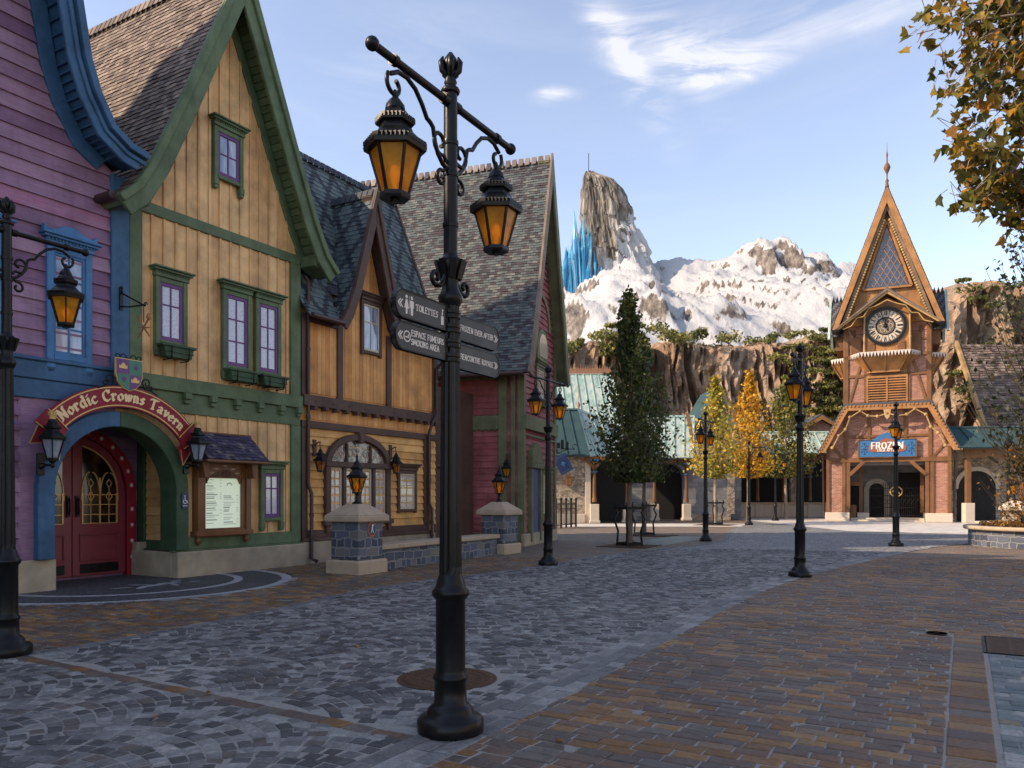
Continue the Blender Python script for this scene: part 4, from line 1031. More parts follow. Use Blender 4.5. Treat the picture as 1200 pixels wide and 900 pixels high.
# louvre
lv = MB(); LX0, LX1 = TC-1.0, TC+1.0
for k in range(9):
    z = 7.12 + k*.15; lv.bar((LX0, Y-.06, z), (LX1, Y-.06, z), .1, .07, (0, .5, 1))
lv.box(LX0-.1, Y-.12, 7.0, LX0, Y, 8.5); lv.box(LX1, Y-.12, 7.0, LX1+.1, Y, 8.5); lv.box(LX0-.1, Y-.13, 8.45, LX1+.1, Y, 8.58); lv.box(TC-.05, Y-.13, 7.05, TC+.05, Y, 8.45)
HT.add('louvre', lv, M['timberlt'], .006)
# clock
ck = MB(); CZ = 11.4; CXk = TC-.08; CR = 1.0; YK = .60; YC = YK-.10
def disc(mb, r, y0, y1, n=40, r0=0):
    a = [(CXk+r*math.cos(2*math.pi*i/n), CZ+r*math.sin(2*math.pi*i/n)) for i in range(n)]
    if r0:
        b = [(CXk+r0*math.cos(2*math.pi*i/n), CZ+r0*math.sin(2*math.pi*i/n)) for i in range(n)]
        for i in range(n): mb.prism([a[i], a[(i+1)%n], b[(i+1)%n], b[i]], y0, y1)
    else: mb.prism(a, y0, y1)
disc(ck, CR, YC-.04, YC); clock = HT.add('clock_face', ck, M['dial'], label='round clock face with Roman numerals')
rg = MB(); disc(rg, CR+.12, YC-.1, YC, 40, CR-.03); HT.add('clock_ring', rg, M['iron'], 0, clock); rg = MB(); disc(rg, CR*.53, YC-.07, YC-.03, 30, CR*.47); HT.add('inner_ring', rg, M['iron'], 0, clock)
ct_ = MB()
for h in range(12):                                # pale plates behind the numerals
    an = math.radians(90 - 30*h); x_, z_ = CXk + CR*.72*math.cos(an), CZ + CR*.72*math.sin(an); c_, s_ = math.cos(an), math.sin(an)
    ct_.prism([(x_ + a*c_ - b*s_, z_ + a*s_ + b*c_) for a, b in ((-.19,-.12),(-.1,-.155),(.1,-.175),(.19,-.13),(.19,.13),(.1,.175),(-.1,.155),(-.19,.12))], YC-.05, YC-.04)
HT.add('numeral_plate', ct_, M['pale'], 0, clock)
nm = MB()
for h, t in enumerate(['XII','I','II','III','IIII','V','VI','VII','VIII','IX','X','XI']):
    an = math.radians(90 - 30*h); cxx, czz = CXk + CR*.62*math.cos(an), CZ + CR*.62*math.sin(an)
    rr_ = an - math.pi/2
    def pl_(a, b, cxx=cxx, czz=czz, r=rr_): return (cxx + a*.62*math.cos(r) - b*math.sin(r), czz + a*.62*math.sin(r) + b*math.cos(r))
    letters(nm, t, .27, pl_, (.2, 0, .07), .14, YC-.054)
for k in range(60):
    an = k*math.pi/30; nm.bar((CXk+.9*CR*math.cos(an), YC-.045, CZ+.9*CR*math.sin(an)), (CXk+.95*CR*math.cos(an), YC-.045, CZ+.95*CR*math.sin(an)), .02, .03, (0,1,0))
HT.add('clock_numerals', nm, M['iron'], 0, clock)
hn = MB(); hn.bar((CXk, YC-.1, CZ), (CXk-.22, YC-.1, CZ+.78), .03, .07, (0,1,0)); hn.bar((CXk, YC-.11, CZ), (CXk+.03, YC-.11, CZ+.48), .03, .1, (0,1,0)); hn.bar((CXk, YC-.1, CZ), (CXk+.1, YC-.1, CZ-.25), .03, .08, (0,1,0)); hn.ball((CXk, YC-.1, CZ), .1, 10)
HT.add('clock_hands', hn, M['iron'], 0, clock)
cm = MB()
for a in range(6): 
    w = a*math.pi/3; cm.tube([(CXk+.28*math.cos(w)+.12*math.cos(v*.785), YC-.05, CZ+.28*math.sin(w)+.12*math.sin(v*.785)) for v in range(9)], .018, 5, cap=False)
HT.add('clock_scroll', cm, M['pale'], 0, clock)
cw = MB(); cw.prism([(TC-1.25,9.9),(TC+1.25,9.9),(TC+1.25,12.3),(TC,13.1),(TC-1.25,12.3)], YK-.09, Y); HT.add('clock_panel', cw, M['timberlt'])
for x, h in ((-1.65,.9),(-.85,.6),(.75,.6),(1.5,.95)):
    ds = MB(); w = .27 if abs(x) > 1 else .2; ds.prism([(TC+x-w,9.9),(TC+x+w,9.9)] + arc(TC+x, 9.9+h-w*.4, w, 0, 180, 8), (YK if abs(x) < 1 else Y)-.15, (YK if abs(x) < 1 else Y)-.08)
    for k in (.2, .8): ds.box(TC+x-w*.2, (YK if abs(x) < 1 else Y)-.17, 9.9+h*k-.02, TC+x+w*.9, (YK if abs(x) < 1 else Y)-.15, 9.9+h*k+.02)
    HT.add('little_door', ds, M['timber'])
for s in (-1, 1):
    cl = MB(); cl.lathe([(.09,9.8),(.07,10),(.06,10.6),(.09,10.7),(.06,10.8),(.06,12.0),(.1,12.15)], 8, (TC+s*1.2, YK-.16, 0))
    HT.add('colonnette', cl, M['gold'])
# clock gable
def gable(name, apex, feet, zf, w, y0, y1, mat, sub=None):
    mb = MB()
    for s in (-1, 1):
        a, b = (TC+s*feet, zf), (TC, apex); d = math.atan2(apex-zf, -s*feet)
        i0 = (a[0]-s*w*.9, a[1]); i1 = (TC, apex-w*math.hypot(feet, apex-zf)/feet)
        mb.prism([a, b, i1, i0], y0, y1)
    return mb
cg = gable('', 13.35, 2.72, 11.3, .16, -.22, -.08, 0); cg2 = gable('', 13.42, 2.82, 11.28, .09, -.3, -.22, 0)
HT.add('clock_gable_verge', cg, M['gold'], .01); HT.add('clock_gable_edge', cg2, M['taupe'], .01)
cr = MB()
for s in (-1, 1): cr.prism([(TC+s*2.86,11.26),(TC,13.5),(TC,13.42),(TC+s*2.8,11.26)], -.28, 1.4)
HT.add('clock_gable_roof', cr, M['slate_t'])
cf = MB()
for s in (-1, 1):
    pts = [(TC+s*2.35,11.3),(TC+s*1.9,11.45),(TC+s*1.6,11.9),(TC+s*1.25,11.95),(TC+s*.95,12.4),(TC+s*.5,12.55),(TC,12.8)]
    for a, b in zip(pts, pts[1:]): cf.bar((a[0], -.06, a[1]), (b[0], -.06, b[1]), .05, .12, (0,1,0))
HT.add('carved_trim', cf, M['gold'])
# tall front gable
GA, GF, GZ = 19.5, 2.95, 11.35
gb = MB(); gb.prism([(TC-SH-.25,11.6),(TC+SH+.25,11.6),(TC,18.9)], .75, 1.1); APX[0] = TC
vboards(gb, TC-2.4, TC+2.4, lambda x: 11.7, lambda x: 18.6 - abs(x-TC)*2.75, .22, .75, .02); APX[0] = 999
HT.add('gable_boards', gb, M['timberlt'])
gs = MB()
GP = [(GF,GZ),(0,GA)]
gv = gable('', GA, GF, GZ, .34, .12, .26, 0); HT.add('gable_verge', gv, M['timberlt'], .015)
gv = gable('', GA-.75, GF-.42, GZ+.1, .2, .3, .4, 0); HT.add('gable_inner_verge', gv, M['taupe'], .015)
sf = MB()
for s in (-1, 1): sf.prism([(TC+s*GF,GZ),(TC,GA),(TC,GA-.2),(TC+s*(GF-.07),GZ)], .2, 8.8)
HT.add('gable_soffit', sf, M['timber'])
sl = MB()
for s in (-1, 1): slates(sl, [(TC+s*(GF+.03),GZ),(TC,GA+.06)], .14, 8.8, 'y', (s,0,.3), .22, .2)
gr = HT.add('roof', sl, M['slate_t'])
for s in (-1, 1):
    sc_ = MB(); L_ = math.hypot(GF-.95, GA-GZ-2.2); k = int(L_/.16)
    for i in range(k):
        t = (i+.5)/k; x = TC+s*lerp(GF-.72, .12, t); z = lerp(GZ+.3, GA-1.9, t); sc_.ball((x, .34, z), .085, 6)
    HT.add('scalloped_edge', sc_, M['gold'])
wn = MB(); wn.prism([(TC-1.12,13.75),(TC+1.12,13.75),(TC,17.2)], .66, .72); wo = HT.add('triangular_window', wn, M['dkglass'])
wf = MB()
A_, B_, C_ = (TC-1.3,13.65), (TC+1.3,13.65), (TC,17.6)
for p, q in ((A_, B_), (B_, C_), (C_, A_)): wf.bar((p[0], .62, p[1]), (q[0], .62, q[1]), .12, .16, (0,1,0))
HT.add('window_frame', wf, M['timberlt'], 0, wo)
lt = MB(); sl_ = 3.45/1.12
for k in range(-9, 10):
    for s in (-1, 1):                              # diamond lattice clipped to the triangle
        m = s*1.75; c = 13.75 + k*.62; pts = []
        for i in range(61):
            x = -1.12 + 2.24*i/60; z = c + m*x
            if 13.75 <= z <= 17.2 - abs(x)*sl_: pts.append((TC+x, z))
        if len(pts) > 1: lt.bar((pts[0][0], .645, pts[0][1]), (pts[-1][0], .645, pts[-1][1]), .03, .035, (0,1,0))
HT.add('lattice', lt, M['timberlt'], 0, wo)
# side gables with their own slates
for s in (-1, 1):
    x0, x1 = TC+s*1.2, TC+s*3.1
    q0, q1 = min(x0, x1), max(x0, x1)
    mb = MB(); slates(mb, [(1.0,11.1),(2.9,13.6)], q0, q1, 'x', (0,-1,.5), .2, .18, pat=lambda i, j, rr, x: .08 if (i+j) % 2 else .85); slates(mb, [(4.8,11.1),(2.9,13.6)], q0, q1, 'x', (0,1,.5), .2, .18)
    mb.face([(q0,1.0,11.08),(q1,1.0,11.08),(q1,2.9,13.58),(q0,2.9,13.58)], .1)
    HT.add('side_gable_roof', mb, M['slate_t'])
    vb = MB(); xx = TC+s*3.1; vb.prism([(.85,10.95),(2.9,13.75),(4.95,10.95),(4.6,10.95),(2.9,13.3),(1.2,10.95)], xx, xx+s*.14, .5, 'x'); HT.add('side_gable_verge', vb, M['verd'])
    wb = MB(); wb.prism([(1.3,10.3),(4.5,10.3),(4.5,11.2),(2.9,13.2),(1.3,11.2)], TC+s*SH, TC+s*2.8, .5, 'x'); HT.add('side_gable_wall', wb, M['timber'])
    cb = MB(); k = 9
    for i in range(k):
        x = lerp(q0, q1, (i+.5)/k); cb.prism([(x-.1,13.6),(x+.1,13.6),(x,13.98)], 2.87, 2.93)
    HT.add('cresting', cb, M['iron'])
# balconies
def balcony(c, ang, half, rim, bot, z1, z0, mat_lbl=None):
    Rz = Matrix.Translation((c[0], c[1], 0)) @ Matrix.Rotation(ang, 4, 'Z')
    mb = MB(Rz)
    a = [(-half,0),(-half*.72,-rim),(half*.72,-rim),(half,0)]; b = [(-half*.55,0),(-half*.42,-bot),(half*.42,-bot),(half*.55,0)]
    for i in range(3):
        p, q, r_, s_ = a[i], a[i+1], b[i+1], b[i]
        mb.face([(s_[0],s_[1],z0),(r_[0],r_[1],z0),(q[0],q[1],z1),(p[0],p[1],z1)], R.random())
        for t in (0, .5, 1):
            P, Q = Vector((s_[0],s_[1],z0)).lerp(Vector((r_[0],r_[1],z0)), t), Vector((p[0],p[1],z1)).lerp(Vector((q[0],q[1],z1)), t); mb.bar(P, Q, .07, .07)
    mb.prism(b, z0-.1, z0, .3, 'z')
    mb.prism(a, z1, z1+.1, .5, 'z')
    o = HT.add('balcony', mb, M['timberlt'])
    e = MB(Rz)
    for i in range(3):
        p, q = Vector((*a[i], 0)), Vector((*a[i+1], 0)); k = max(2, int((q-p).length/.17)); d = (q-p)/k; n = Vector((d.y, -d.x, 0)).normalized()*.04
        for j in range(k):
            u, v = p+d*j-n*0, p+d*(j+1); m = (u+v)/2
            e.face([(u.x+n.x,u.y+n.y,z1+.11),(m.x+n.x,m.y+n.y,z1-.2),(v.x+n.x,v.y+n.y,z1+.11)], .5)
            e.face([(u.x+n.x*.3,u.y+n.y*.3,z1+.11),(v.x+n.x*.3,v.y+n.y*.3,z1+.11),(m.x+n.x*.3,m.y+n.y*.3,z1-.2)], .5)
    HT.add('scalloped_edge', e, M['pink'], 0, o)
balcony((TC-.1, Y), 0, 1.85, .95, .3, 9.78, 8.85)
balcony((TC+SH, 3.3), rad(90), 1.6, .8, .25, 9.78, 8.85)
balcony((TC-SH, 3.3), rad(-90), 1.6, .8, .25, 9.78, 8.85)
for yy, h in ((.2, 0), (8.6, 0)):
    fn = MB(); fn.lathe([(.12,GA-.1),(.07,GA+.12),(.10,GA+.25),(.035,GA+.4),(.04,GA+.65),(.13,GA+.85),(.19,GA+1.02),(.13,GA+1.2),(.045,GA+1.32),(.035,GA+1.6),(.06,GA+1.75),(.02,GA+1.95),(.006,GA+2.5)], 10, (TC, yy, 0))
    HT.add('finial', fn, M['timber'])
for s in (-1, 1):
    dp = MB(); dp.tube([(TC+s*3.5,-.3,4.0),(TC+s*3.45,.1,3.7),(TC+s*3.4,.1,.3)], .06, 8); HT.add('downpipe', dp, M['pipe'])
# painted entrance sign hung on the tower
sg = thing('entrance_sign', 'blue painted attraction sign with arched crest over the clock tower gateway', 'sign', FT.w(TC, -.12, 3.74), FT.a)
s = MB(); s.prism([(-1.48,0),(1.48,0),(1.48,.98),(.75,1.0),(.35,1.28),(0,1.42),(-.35,1.28),(-.75,1.0),(-1.48,.98)], -.12, 0); bd = s.build('sign_board', M['signblue'], sg, .015)
s = MB(); s.prism([(-.95,.36),(-.75,.28),(.75,.28),(.95,.36),(1.0,.55),(.9,.72),(.6,.76),(.3,.98),(0,1.1),(-.3,.98),(-.6,.76),(-.9,.72),(-1.0,.55)], -.15, -.12); s.build('sign_panel', M['signred'], bd)
s = MB(); letters(s, 'FROZEN', .36, lambda a, b: (a, .47+b), (.2, 10, .09), .2, -.156); letters(s, 'EVER AFTER', .13, lambda a, b: (a, .31+b), (.2, 10, .08), .24, -.156); s.build('sign_lettering', M['white'], bd)
s = MB()
for sx in (-1, 1):
    for k in range(8):
        w = k*math.pi/4; s.bar((sx*1.22, -.135, .5), (sx*1.22+.19*math.cos(w), -.135, .5+.3*math.sin(w)), .03, .03, (0,1,0))
    for (x, z, r_) in ((1.22,.5,.09),(1.22,.82,.06),(1.22,.2,.06),(1.08,.66,.05),(1.36,.66,.05),(1.08,.34,.05),(1.36,.34,.05)): s.lathe([(r_,-.01),(r_,.0)], 8, (sx*x, -.13, z))
s.build('sign_flourish', M['ltblue'], bd)
s = MB()
for x0, z0, x1, z1 in ((-1.52,-.04,1.52,0),(-1.52,.98,-.75,1.03),(.75,.98,1.52,1.03)): s.box(x0, -.16, z0, x1, 0, z1)
s.box(-1.54,-.15,0,-1.48,0,.98); s.box(1.48,-.15,0,1.54,0,.98); s.build('sign_frame', M['timber'], sg, .008)
# ================================================================ low copper-roofed pavilions behind the square
def seam_roof(H, name, quad, mat, n, par=None, rib=.05):
    """Standing seam sheet: quad = eave-left, eave-right, ridge-right, ridge-left."""
    a, b, c, d = [Vector(p) for p in quad]; mb = MB()
    mb.face([a, b, c, d], .5)
    nrm = (b-a).cross(d-a).normalized()
    for i in range(n+1):
        p, q = a.lerp(b, i/n), d.lerp(c, i/n); mb.bar(p+nrm*.03, q+nrm*.03, rib, .07, nrm)
    mb.bar(a+nrm*.02, b+nrm*.02, .1, .1, nrm); mb.bar(d, c, .14, .12, nrm)
    return H.add(name, mb, mat, 0, par)
def column(H, x, y, z1, base=.9):
    c = MB(); c.lathe([(.13,base+.1),(.13,base+.3),(.10,base+.4),(.085,z1-.5),(.13,z1-.42),(.10,z1-.36),(.12,z1-.2),(.22,z1-.05),(.22,z1)], 12, (x, y, 0)); o = H.add('column', c, M['timber'])
    k = MB(); k.box(x-.24, y-.24, 0, x+.24, y+.24, base); k.box(x-.29, y-.29, 0, x+.29, y+.29, .16); H.add('column_base', k, M['pale'], .02, o)
    r_ = MB(); r_.lathe([(.16,z1-.62),(.17,z1-.56)], 12, (x, y, 0)); r_.box(x-.25, y-.25, z1-.001, x+.25, y+.25, z1+.08); H.add('column_ring', r_, M['ltblue'], 0, o)
FP = Frame(2.0, 43, 0)
PV = House('corner_pavilion', 'tan rubble stone pavilion with hipped blue-green metal roof beside the red house', 'pavilion', FP, 3.)
w = MB(); w.box(-1.5, 0, .5, 2.0, 5, 3.9); PV.add('wall', w, M['rubble'])
w = MB(); w.box(2.0, -.05, 0, 2.32, 1, 3.7); w.box(-1.5, -.12, 0, 2.0, 0, .5); PV.add('quoin', w, M['pale'], .02)
w = MB(); w.box(2.3, 2.6, 0, 4.7, 2.8, 3.9); PV.add('back_wall', w, M['dark'])
w = MB(); w.box(2.0, -.30, 3.42, 3.1, .0, 3.66); w.box(2.8, .0, 3.42, 4.7, .3, 3.66)
for x in (2.5,):
    for s in (-1, 1): w.bar((x, -.2, 3.0), (x+s*.45, -.2, 3.45), .14, .14)
PV.add('eave_beam', w, M['timber'], .01)
seam_roof(PV, 'roof', [(-2,-.5,3.68),(2.2,-.5,3.68),(1.75,1.8,6.4),(-2,1.8,6.4)], M['teal'], 7)
seam_roof(PV, 'roof_side', [(2.2,-.5,3.68),(3.1,.6,3.68),(1.85,1.9,6.4),(1.75,1.8,6.4)], M['verd'], 4)
seam_roof(PV, 'roof_back', [(3.1,.6,3.68),(4.8,1.2,3.68),(4.8,2.6,5.2),(1.85,1.9,6.4)], M['verd'], 5)
f = MB(); f.lathe([(.12,6.3),(.06,6.5),(.11,6.7),(.02,6.9),(.01,7.9)], 8, (1.8,1.9,0)); PV.add('finial', f, M['cop'])
column(PV, 2.5, -.1, 3.4, 1.05); column(PV, 4.4, .6, 3.4, .9)
# tall roof behind
FB = Frame(4.5, 52, 0)
BH = House('back_hall', 'hall with tall pale green standing-seam roof and copper cresting behind the corner pavilion', 'hall', FB, 0.)
w = MB(); w.box(-5, 1.2, 0, 2.9, 6, 6.2); BH.add('wall', w, M['ashlar'])
seam_roof(BH, 'roof', [(-5.2,.6,5.2),(3.2,.6,5.2),(2.6,3.4,10.1),(-5.2,3.4,10.1)], M['verd'], 15)
c = MB()
for i in range(45):
    x = -5.1+i*.17; c.prism([(x-.07,10.2),(x,10.14),(x+.07,10.2),(x+.1,10.45),(x+.03,10.5),(x,10.75),(x-.03,10.5),(x-.1,10.45)], 3.37, 3.43)
c.box(-5.2, 3.33, 10.08, 2.6, 3.47, 10.22); BH.add('cresting', c, M['cop'])
# right-hand arcade with bright roof
FA = Frame(9.2, 48, 0)
AR = House('arcade_hall', 'arcaded hall with sunlit pale green seam roof right of the dark green tree', 'hall', FA, 0.)
w = MB(); w.prism([(-2.6,.0),(-.42,.0),(-.42,2.6)] + arc(.45, 2.6, .87, 180, 0, 10) + [(1.32,0),(4.1,0),(4.1,3.9),(-2.6,3.9)], 0, .6); AR.add('wall', w, M['ashlar'])
w = MB(); w.box(1.7, -.1, 0, 4.15, 0, .4); w.box(3.95, -.05, .4, 4.4, .5, 3.9); AR.add('quoin', w, M['rubble'])
w = MB(); w.box(-4.5, -.3, 3.5, 1.9, 0, 3.85)
AR.add('eave_beam', w, M['timber'])
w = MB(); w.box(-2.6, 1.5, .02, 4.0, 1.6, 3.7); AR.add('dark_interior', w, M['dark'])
seam_roof(AR, 'roof', [(-4.6,-.6,3.8),(1.75,-.6,3.8),(2.3,1.6,6.5),(-4.6,1.6,6.5)], M['verd'], 11)
b = MB(); b.prism([(-.7,3.6),(1.7,6.75),(1.7,6.4),(-.4,3.6)], 1.8, 2.0, .5, 'x'); AR.add('verge_board', b, M['timber'])
column(AR, -.54, -.25, 3.4, 1.0); column(AR, 1.42, -.25, 3.4, 1.0)
# gable seen behind the yellow trees
FG = Frame(13.6, 50, 0)
GH = House('gabled_hall', 'brown gabled hall with green roof partly hidden behind the yellow trees', 'hall', FG, 0.)
w = MB(); w.prism([(-1.6,0),(1.0,0),(1.0,6),(-.4,8.0),(-1.6,6.2)], 0, 5); GH.add('wall', w, M['ashlar'])
w = MB(); w.prism([(-2.2,5.4),(-.4,8.5),(1.4,5.4),(1.15,5.4),(-.4,8.0),(-1.95,5.4)], -.3, -.1); GH.add('verge_board', w, M['taupe'])
w = MB(); w.prism([(1.4,5.38),(-.4,8.48),(-.4,8.56),(1.5,5.38)], -.3, 5); w.prism([(-2.2,5.38),(-.4,8.48),(-.4,8.56),(-2.3,5.38)], -.3, 5); GH.add('roof', w, M['teal'])
# long arcade to the tower
FL = Frame(18, 54, 0)
LA = House('long_arcade', 'long low arcade with dark openings and pale green roof between yellow trees and clock tower', 'arcade', FL, 0.)
w = MB(); w.box(-3.6, -.2, 0, 5.2, .25, .95); LA.add('low_wall', w, M['pale'], .02)
w = MB(); w.box(-3.6, -.3, .95, 5.2, .3, 1.05); LA.add('coping', w, M['cap'])
w = MB(); w.box(-3.6, -.1, 4.0, 5.2, .15, 4.5)
for x in (-2.9,-1.1,.7,2.5,4.3):
    for s in (-1, 1):
        pts = [(x+s*(.12+.75*(1-math.cos(t*.26))), 3.35+.68*math.sin(t*.26)) for t in range(7)]
        for p, q in zip(pts, pts[1:]): w.prism([p, q, (q[0], 4.05), (p[0], 4.05)], -.08, .12)
LA.add('eave_beam', w, M['timber'])
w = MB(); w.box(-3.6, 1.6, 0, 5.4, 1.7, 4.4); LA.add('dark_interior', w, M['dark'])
w = MB(); w.box(1.25, .2, .95, 1.9, .6, 4.2); LA.add('stone_pier', w, M['rubble']); w = MB(); w.box(-3.9, -.25, 0, -3.5, .4, 4.4); LA.add('stone_pier', w, M['rubble'])
for x in (-2.9,-1.1,.7,2.5,4.3): column(LA, x, 0, 3.4, 1.05)
seam_roof(LA, 'roof', [(-3.8,-.6,4.4),(5.6,-.6,4.4),(5.6,1.2,5.95),(-3.8,1.2,5.95)], M['verd'], 12)
FD = Frame(22.6, 58, 0)
SG = House('small_gable', 'small orange gable behind the long arcade roof, left of the clock tower', 'gable', FD, 0.)
w = MB(); w.prism([(-1.6,0),(1.9,0),(1.9,6.2),(.2,7.1),(-1.6,6.2)], 0, 3); SG.add('wall', w, M['tbrick'])
w = MB()
for s in (-1, 1): w.prism([(.2+s*2.2,6.1),(.2,7.45),(.2,7.12),(.2+s*1.9,6.1)], -.3, -.1)
SG.add('verge_board', w, M['timberlt'])
w = MB()
for s in (-1, 1): w.prism([(.2+s*2.3,6.1),(.2,7.55),(.2,7.46),(.2+s*2.2,6.1)], -.3, 3)
SG.add('roof', w, M['slate_t'])
# right of the tower
FR = Frame(25.2, 43.6, -6)
RP = House('side_passage', 'teal metal roofed passage with stone arch right of the clock tower', 'passage', FR, 0.)
w = MB(); w.box(-.2, 2.2, 0, 7, 2.4, 4.2); RP.add('wall', w, M['rubble'])
pi, po = arc(1.55, 1.9, 1.05, 0, 180, 12), arc(1.55, 1.9, 1.3, 0, 180, 12); w = MB()
for i in range(12): w.prism([po[i], po[i+1], pi[i+1], pi[i]], 2.05, 2.2)
RP.add('stone_arch', w, M['pale'])
w = MB(); w.prism([(.5,.0),(2.6,0)] + arc(1.55, 1.9, 1.05, 0, 180, 10), 2.14, 2.19); RP.add('dark_opening', w, M['dark'])
w = MB(); w.box(-.1, -.1, 3.6, 7, .15, 4.15); w.box(.0, -.1, 0, .25, .15, 3.6); w.box(2.9, -.1, 0, 3.15, .15, 3.6); RP.add('timber_post', w, M['timber'], .01)
for a in (-.1, 2.8): w = MB(); w.box(a, -.2, 0, a+.5, .3, 1.1); RP.add('column_base', w, M['pale'], .02)
seam_roof(RP, 'roof', [(-.6,-.5,4.15),(7,-.5,4.15),(7,1.6,5.4),(-.6,1.6,5.4)], M['teal'], 8)
# slate gable house at the right edge
FS = Frame(32.6, 54, 0)
RH = House('slate_roof_house', 'house with big sunlit grey slate roof and pale verge at the right edge', 'house', FS, 2.)
w = MB(); w.box(.3, .8, 0, 12, 6, 6.4); RH.add('wall', w, M['rubble'])
mb = MB(); slates(mb, [(.2,6.2),(3.6,12.6)], .15, 11, 'x', (0,-1,.5), .3, .22, .05, jit=.05); mb.face([(.15,.2,6.17),(11,.2,6.17),(11,3.6,12.57),(.15,3.6,12.57)], .2); RH.add('roof', mb, M['slate_y'])
w = MB(); w.prism([(-.1,6.0),(.3,6.0),(3.65,12.5),(3.6,12.9)], -.1, .15, .5, 'x'); w.box(-.1, .1, 5.9, 11, .3, 6.15); RH.add('verge_board', w, M['gold'], .01)

# ================================================================ cliffs
def cliff(name, x0, x1, y, topf, nx, nzn, seed, depth=3.):
    mb = MB(); vs = []
    for i in range(nx+1):
        x = lerp(x0, x1, i/nx); top = topf(x)
        for j in range(nzn+1):
            t = j/nzn; z = -.5 + (top+.5)*t
            p = Vector((x*.42+seed, seed, z*.05))
            c1 = max(0, 1-abs(mn.noise(Vector((x*.55+seed, 1, z*.045))))/.10); c2 = max(0, 1-abs(mn.noise(Vector((x*1.4+seed, 6, z*.10))))/.10)
            d = abs(mn.noise(p))*2.2 + abs(mn.noise(Vector((x*1.3+seed, 3, z*.16))))*1.2 + mn.noise(Vector((x*2.4, seed, z*.7)))*.55 + mn.noise(Vector((x*5, seed, z*1.6)))*.25 + c1*2.2 + c2*.9 - .35*max(0, mn.noise(Vector((x*.5, 4, z*.9+.4*mn.noise(Vector((x*.8, 2, 0)))))))*2
            d += 1.2*mn.noise(Vector((x*.12, 9+seed, z*.1)))
            yy = y - depth*.5 + d*1.15 + t*1.8 + (3.0*(t-.93)/.07 if t > .93 else 0)
            vs.append((x + .5*mn.noise(Vector((z*.3, x*.2, seed))), yy, z - (.3 if t > .97 else 0)))
    fs = [(i*(nzn+1)+j, (i+1)*(nzn+1)+j, (i+1)*(nzn+1)+j+1, i*(nzn+1)+j+1) for i in range(nx) for j in range(nzn)]
    mb.idx(vs, fs, .5, False)
    top = [vs[i*(nzn+1)+nzn] for i in range(nx+1)]     # flat ground on top, running back
    for a, b in zip(top, top[1:]): mb.face([a, b, (b[0], y+24, b[2]+2), (a[0], y+24, a[2]+2)], .5)
    o = mb.build(name, M['cliff']); tag(o, kind='structure'); return o, vs
ctop = [(2,14.6),(6,15.2),(10,15.6),(14,15.4),(18,14.8),(22,15.0),(26,15.2),(30,15.8),(33,17),(36,19),(40,18.5),(44,19.0),(52,17),(70,15)]
ct = lambda x: interp(ctop, x) + .5*mn.noise(Vector((x*.5, 2, 0)))
co, cvs = cliff('cliff', -2, 34, 64, ct, 210, 56, 4.2)
cr_, cvr = cliff('rock_outcrop', 32, 72, 60, lambda x: ct(x) + .8*mn.noise(Vector((x*.3, 7, 1))), 150, 50, 8.8, 5.)
def leafquad(mb, c, s, rr, up=.4, t=None):
    d = Vector((rr.gauss(0,1), rr.gauss(0,1), rr.gauss(0,1)*.7+up)).normalized(); e = d.cross(Vector((rr.gauss(0,1), rr.gauss(0,1), rr.gauss(0,1)))).normalized()
    a, b = e*s*.36, d.cross(e)*s*.62
    mb.face([c-b, c+a-b*.1, c+b, c-a-b*.1], rr.random() if t is None else t)
gm = MB(); rr = random.Random(21); GS = .68
def clump(c, r, n, s, flat=.6, t0=None):
    tt = rr.random()*.5 if t0 is None else t0
    for _ in range(int(n*1.5)):
        p = Vector((rr.gauss(0,1), rr.gauss(0,1), rr.gauss(0,1)*flat)); p = p.normalized()*r*(rr.random()**.35); p.z *= flat
        leafquad(gm, Vector(c)+p, GS*s*rr.uniform(.6,1.3), rr, .5, min(1, max(0, tt+rr.uniform(-.2,.5))))
for i in range(62):                                # fringe along the cliff top
    x = lerp(0, 33, rr.random()); clump((x, 65.5+rr.uniform(-1.5,2), ct(x)-rr.uniform(.0,1.2)), rr.uniform(.4,1.1), 80, .36)
for i in range(120):                               # hanging greenery left of the tower
    x = rr.triangular(19.5, 31, 26); z = rr.uniform(5.5, 14.8)
    clump((x, 61.8+rr.uniform(-.6,1.2)+ (z-8)*.12, z), rr.uniform(.3,1.1), 85, .3, .4)
for i in range(34):
    x = rr.uniform(7, 12); clump((x, 63.5, rr.uniform(12.6, 15.4)), rr.uniform(.4,1.0), 70, .34, .5)
for i in range(150):                               # right outcrop
    x = rr.uniform(33, 56); z = rr.choice((rr.uniform(14.5, 18.5), rr.uniform(8.5, 11), rr.uniform(5, 8), rr.uniform(10,14)))
    clump((x, 57.6+rr.uniform(-.8,1.0)+(z-8)*.15, z), rr.uniform(.4,1.3), 90, .32, .35)
tag(gm.build('cliff_greenery', M['moss']), kind='stuff')

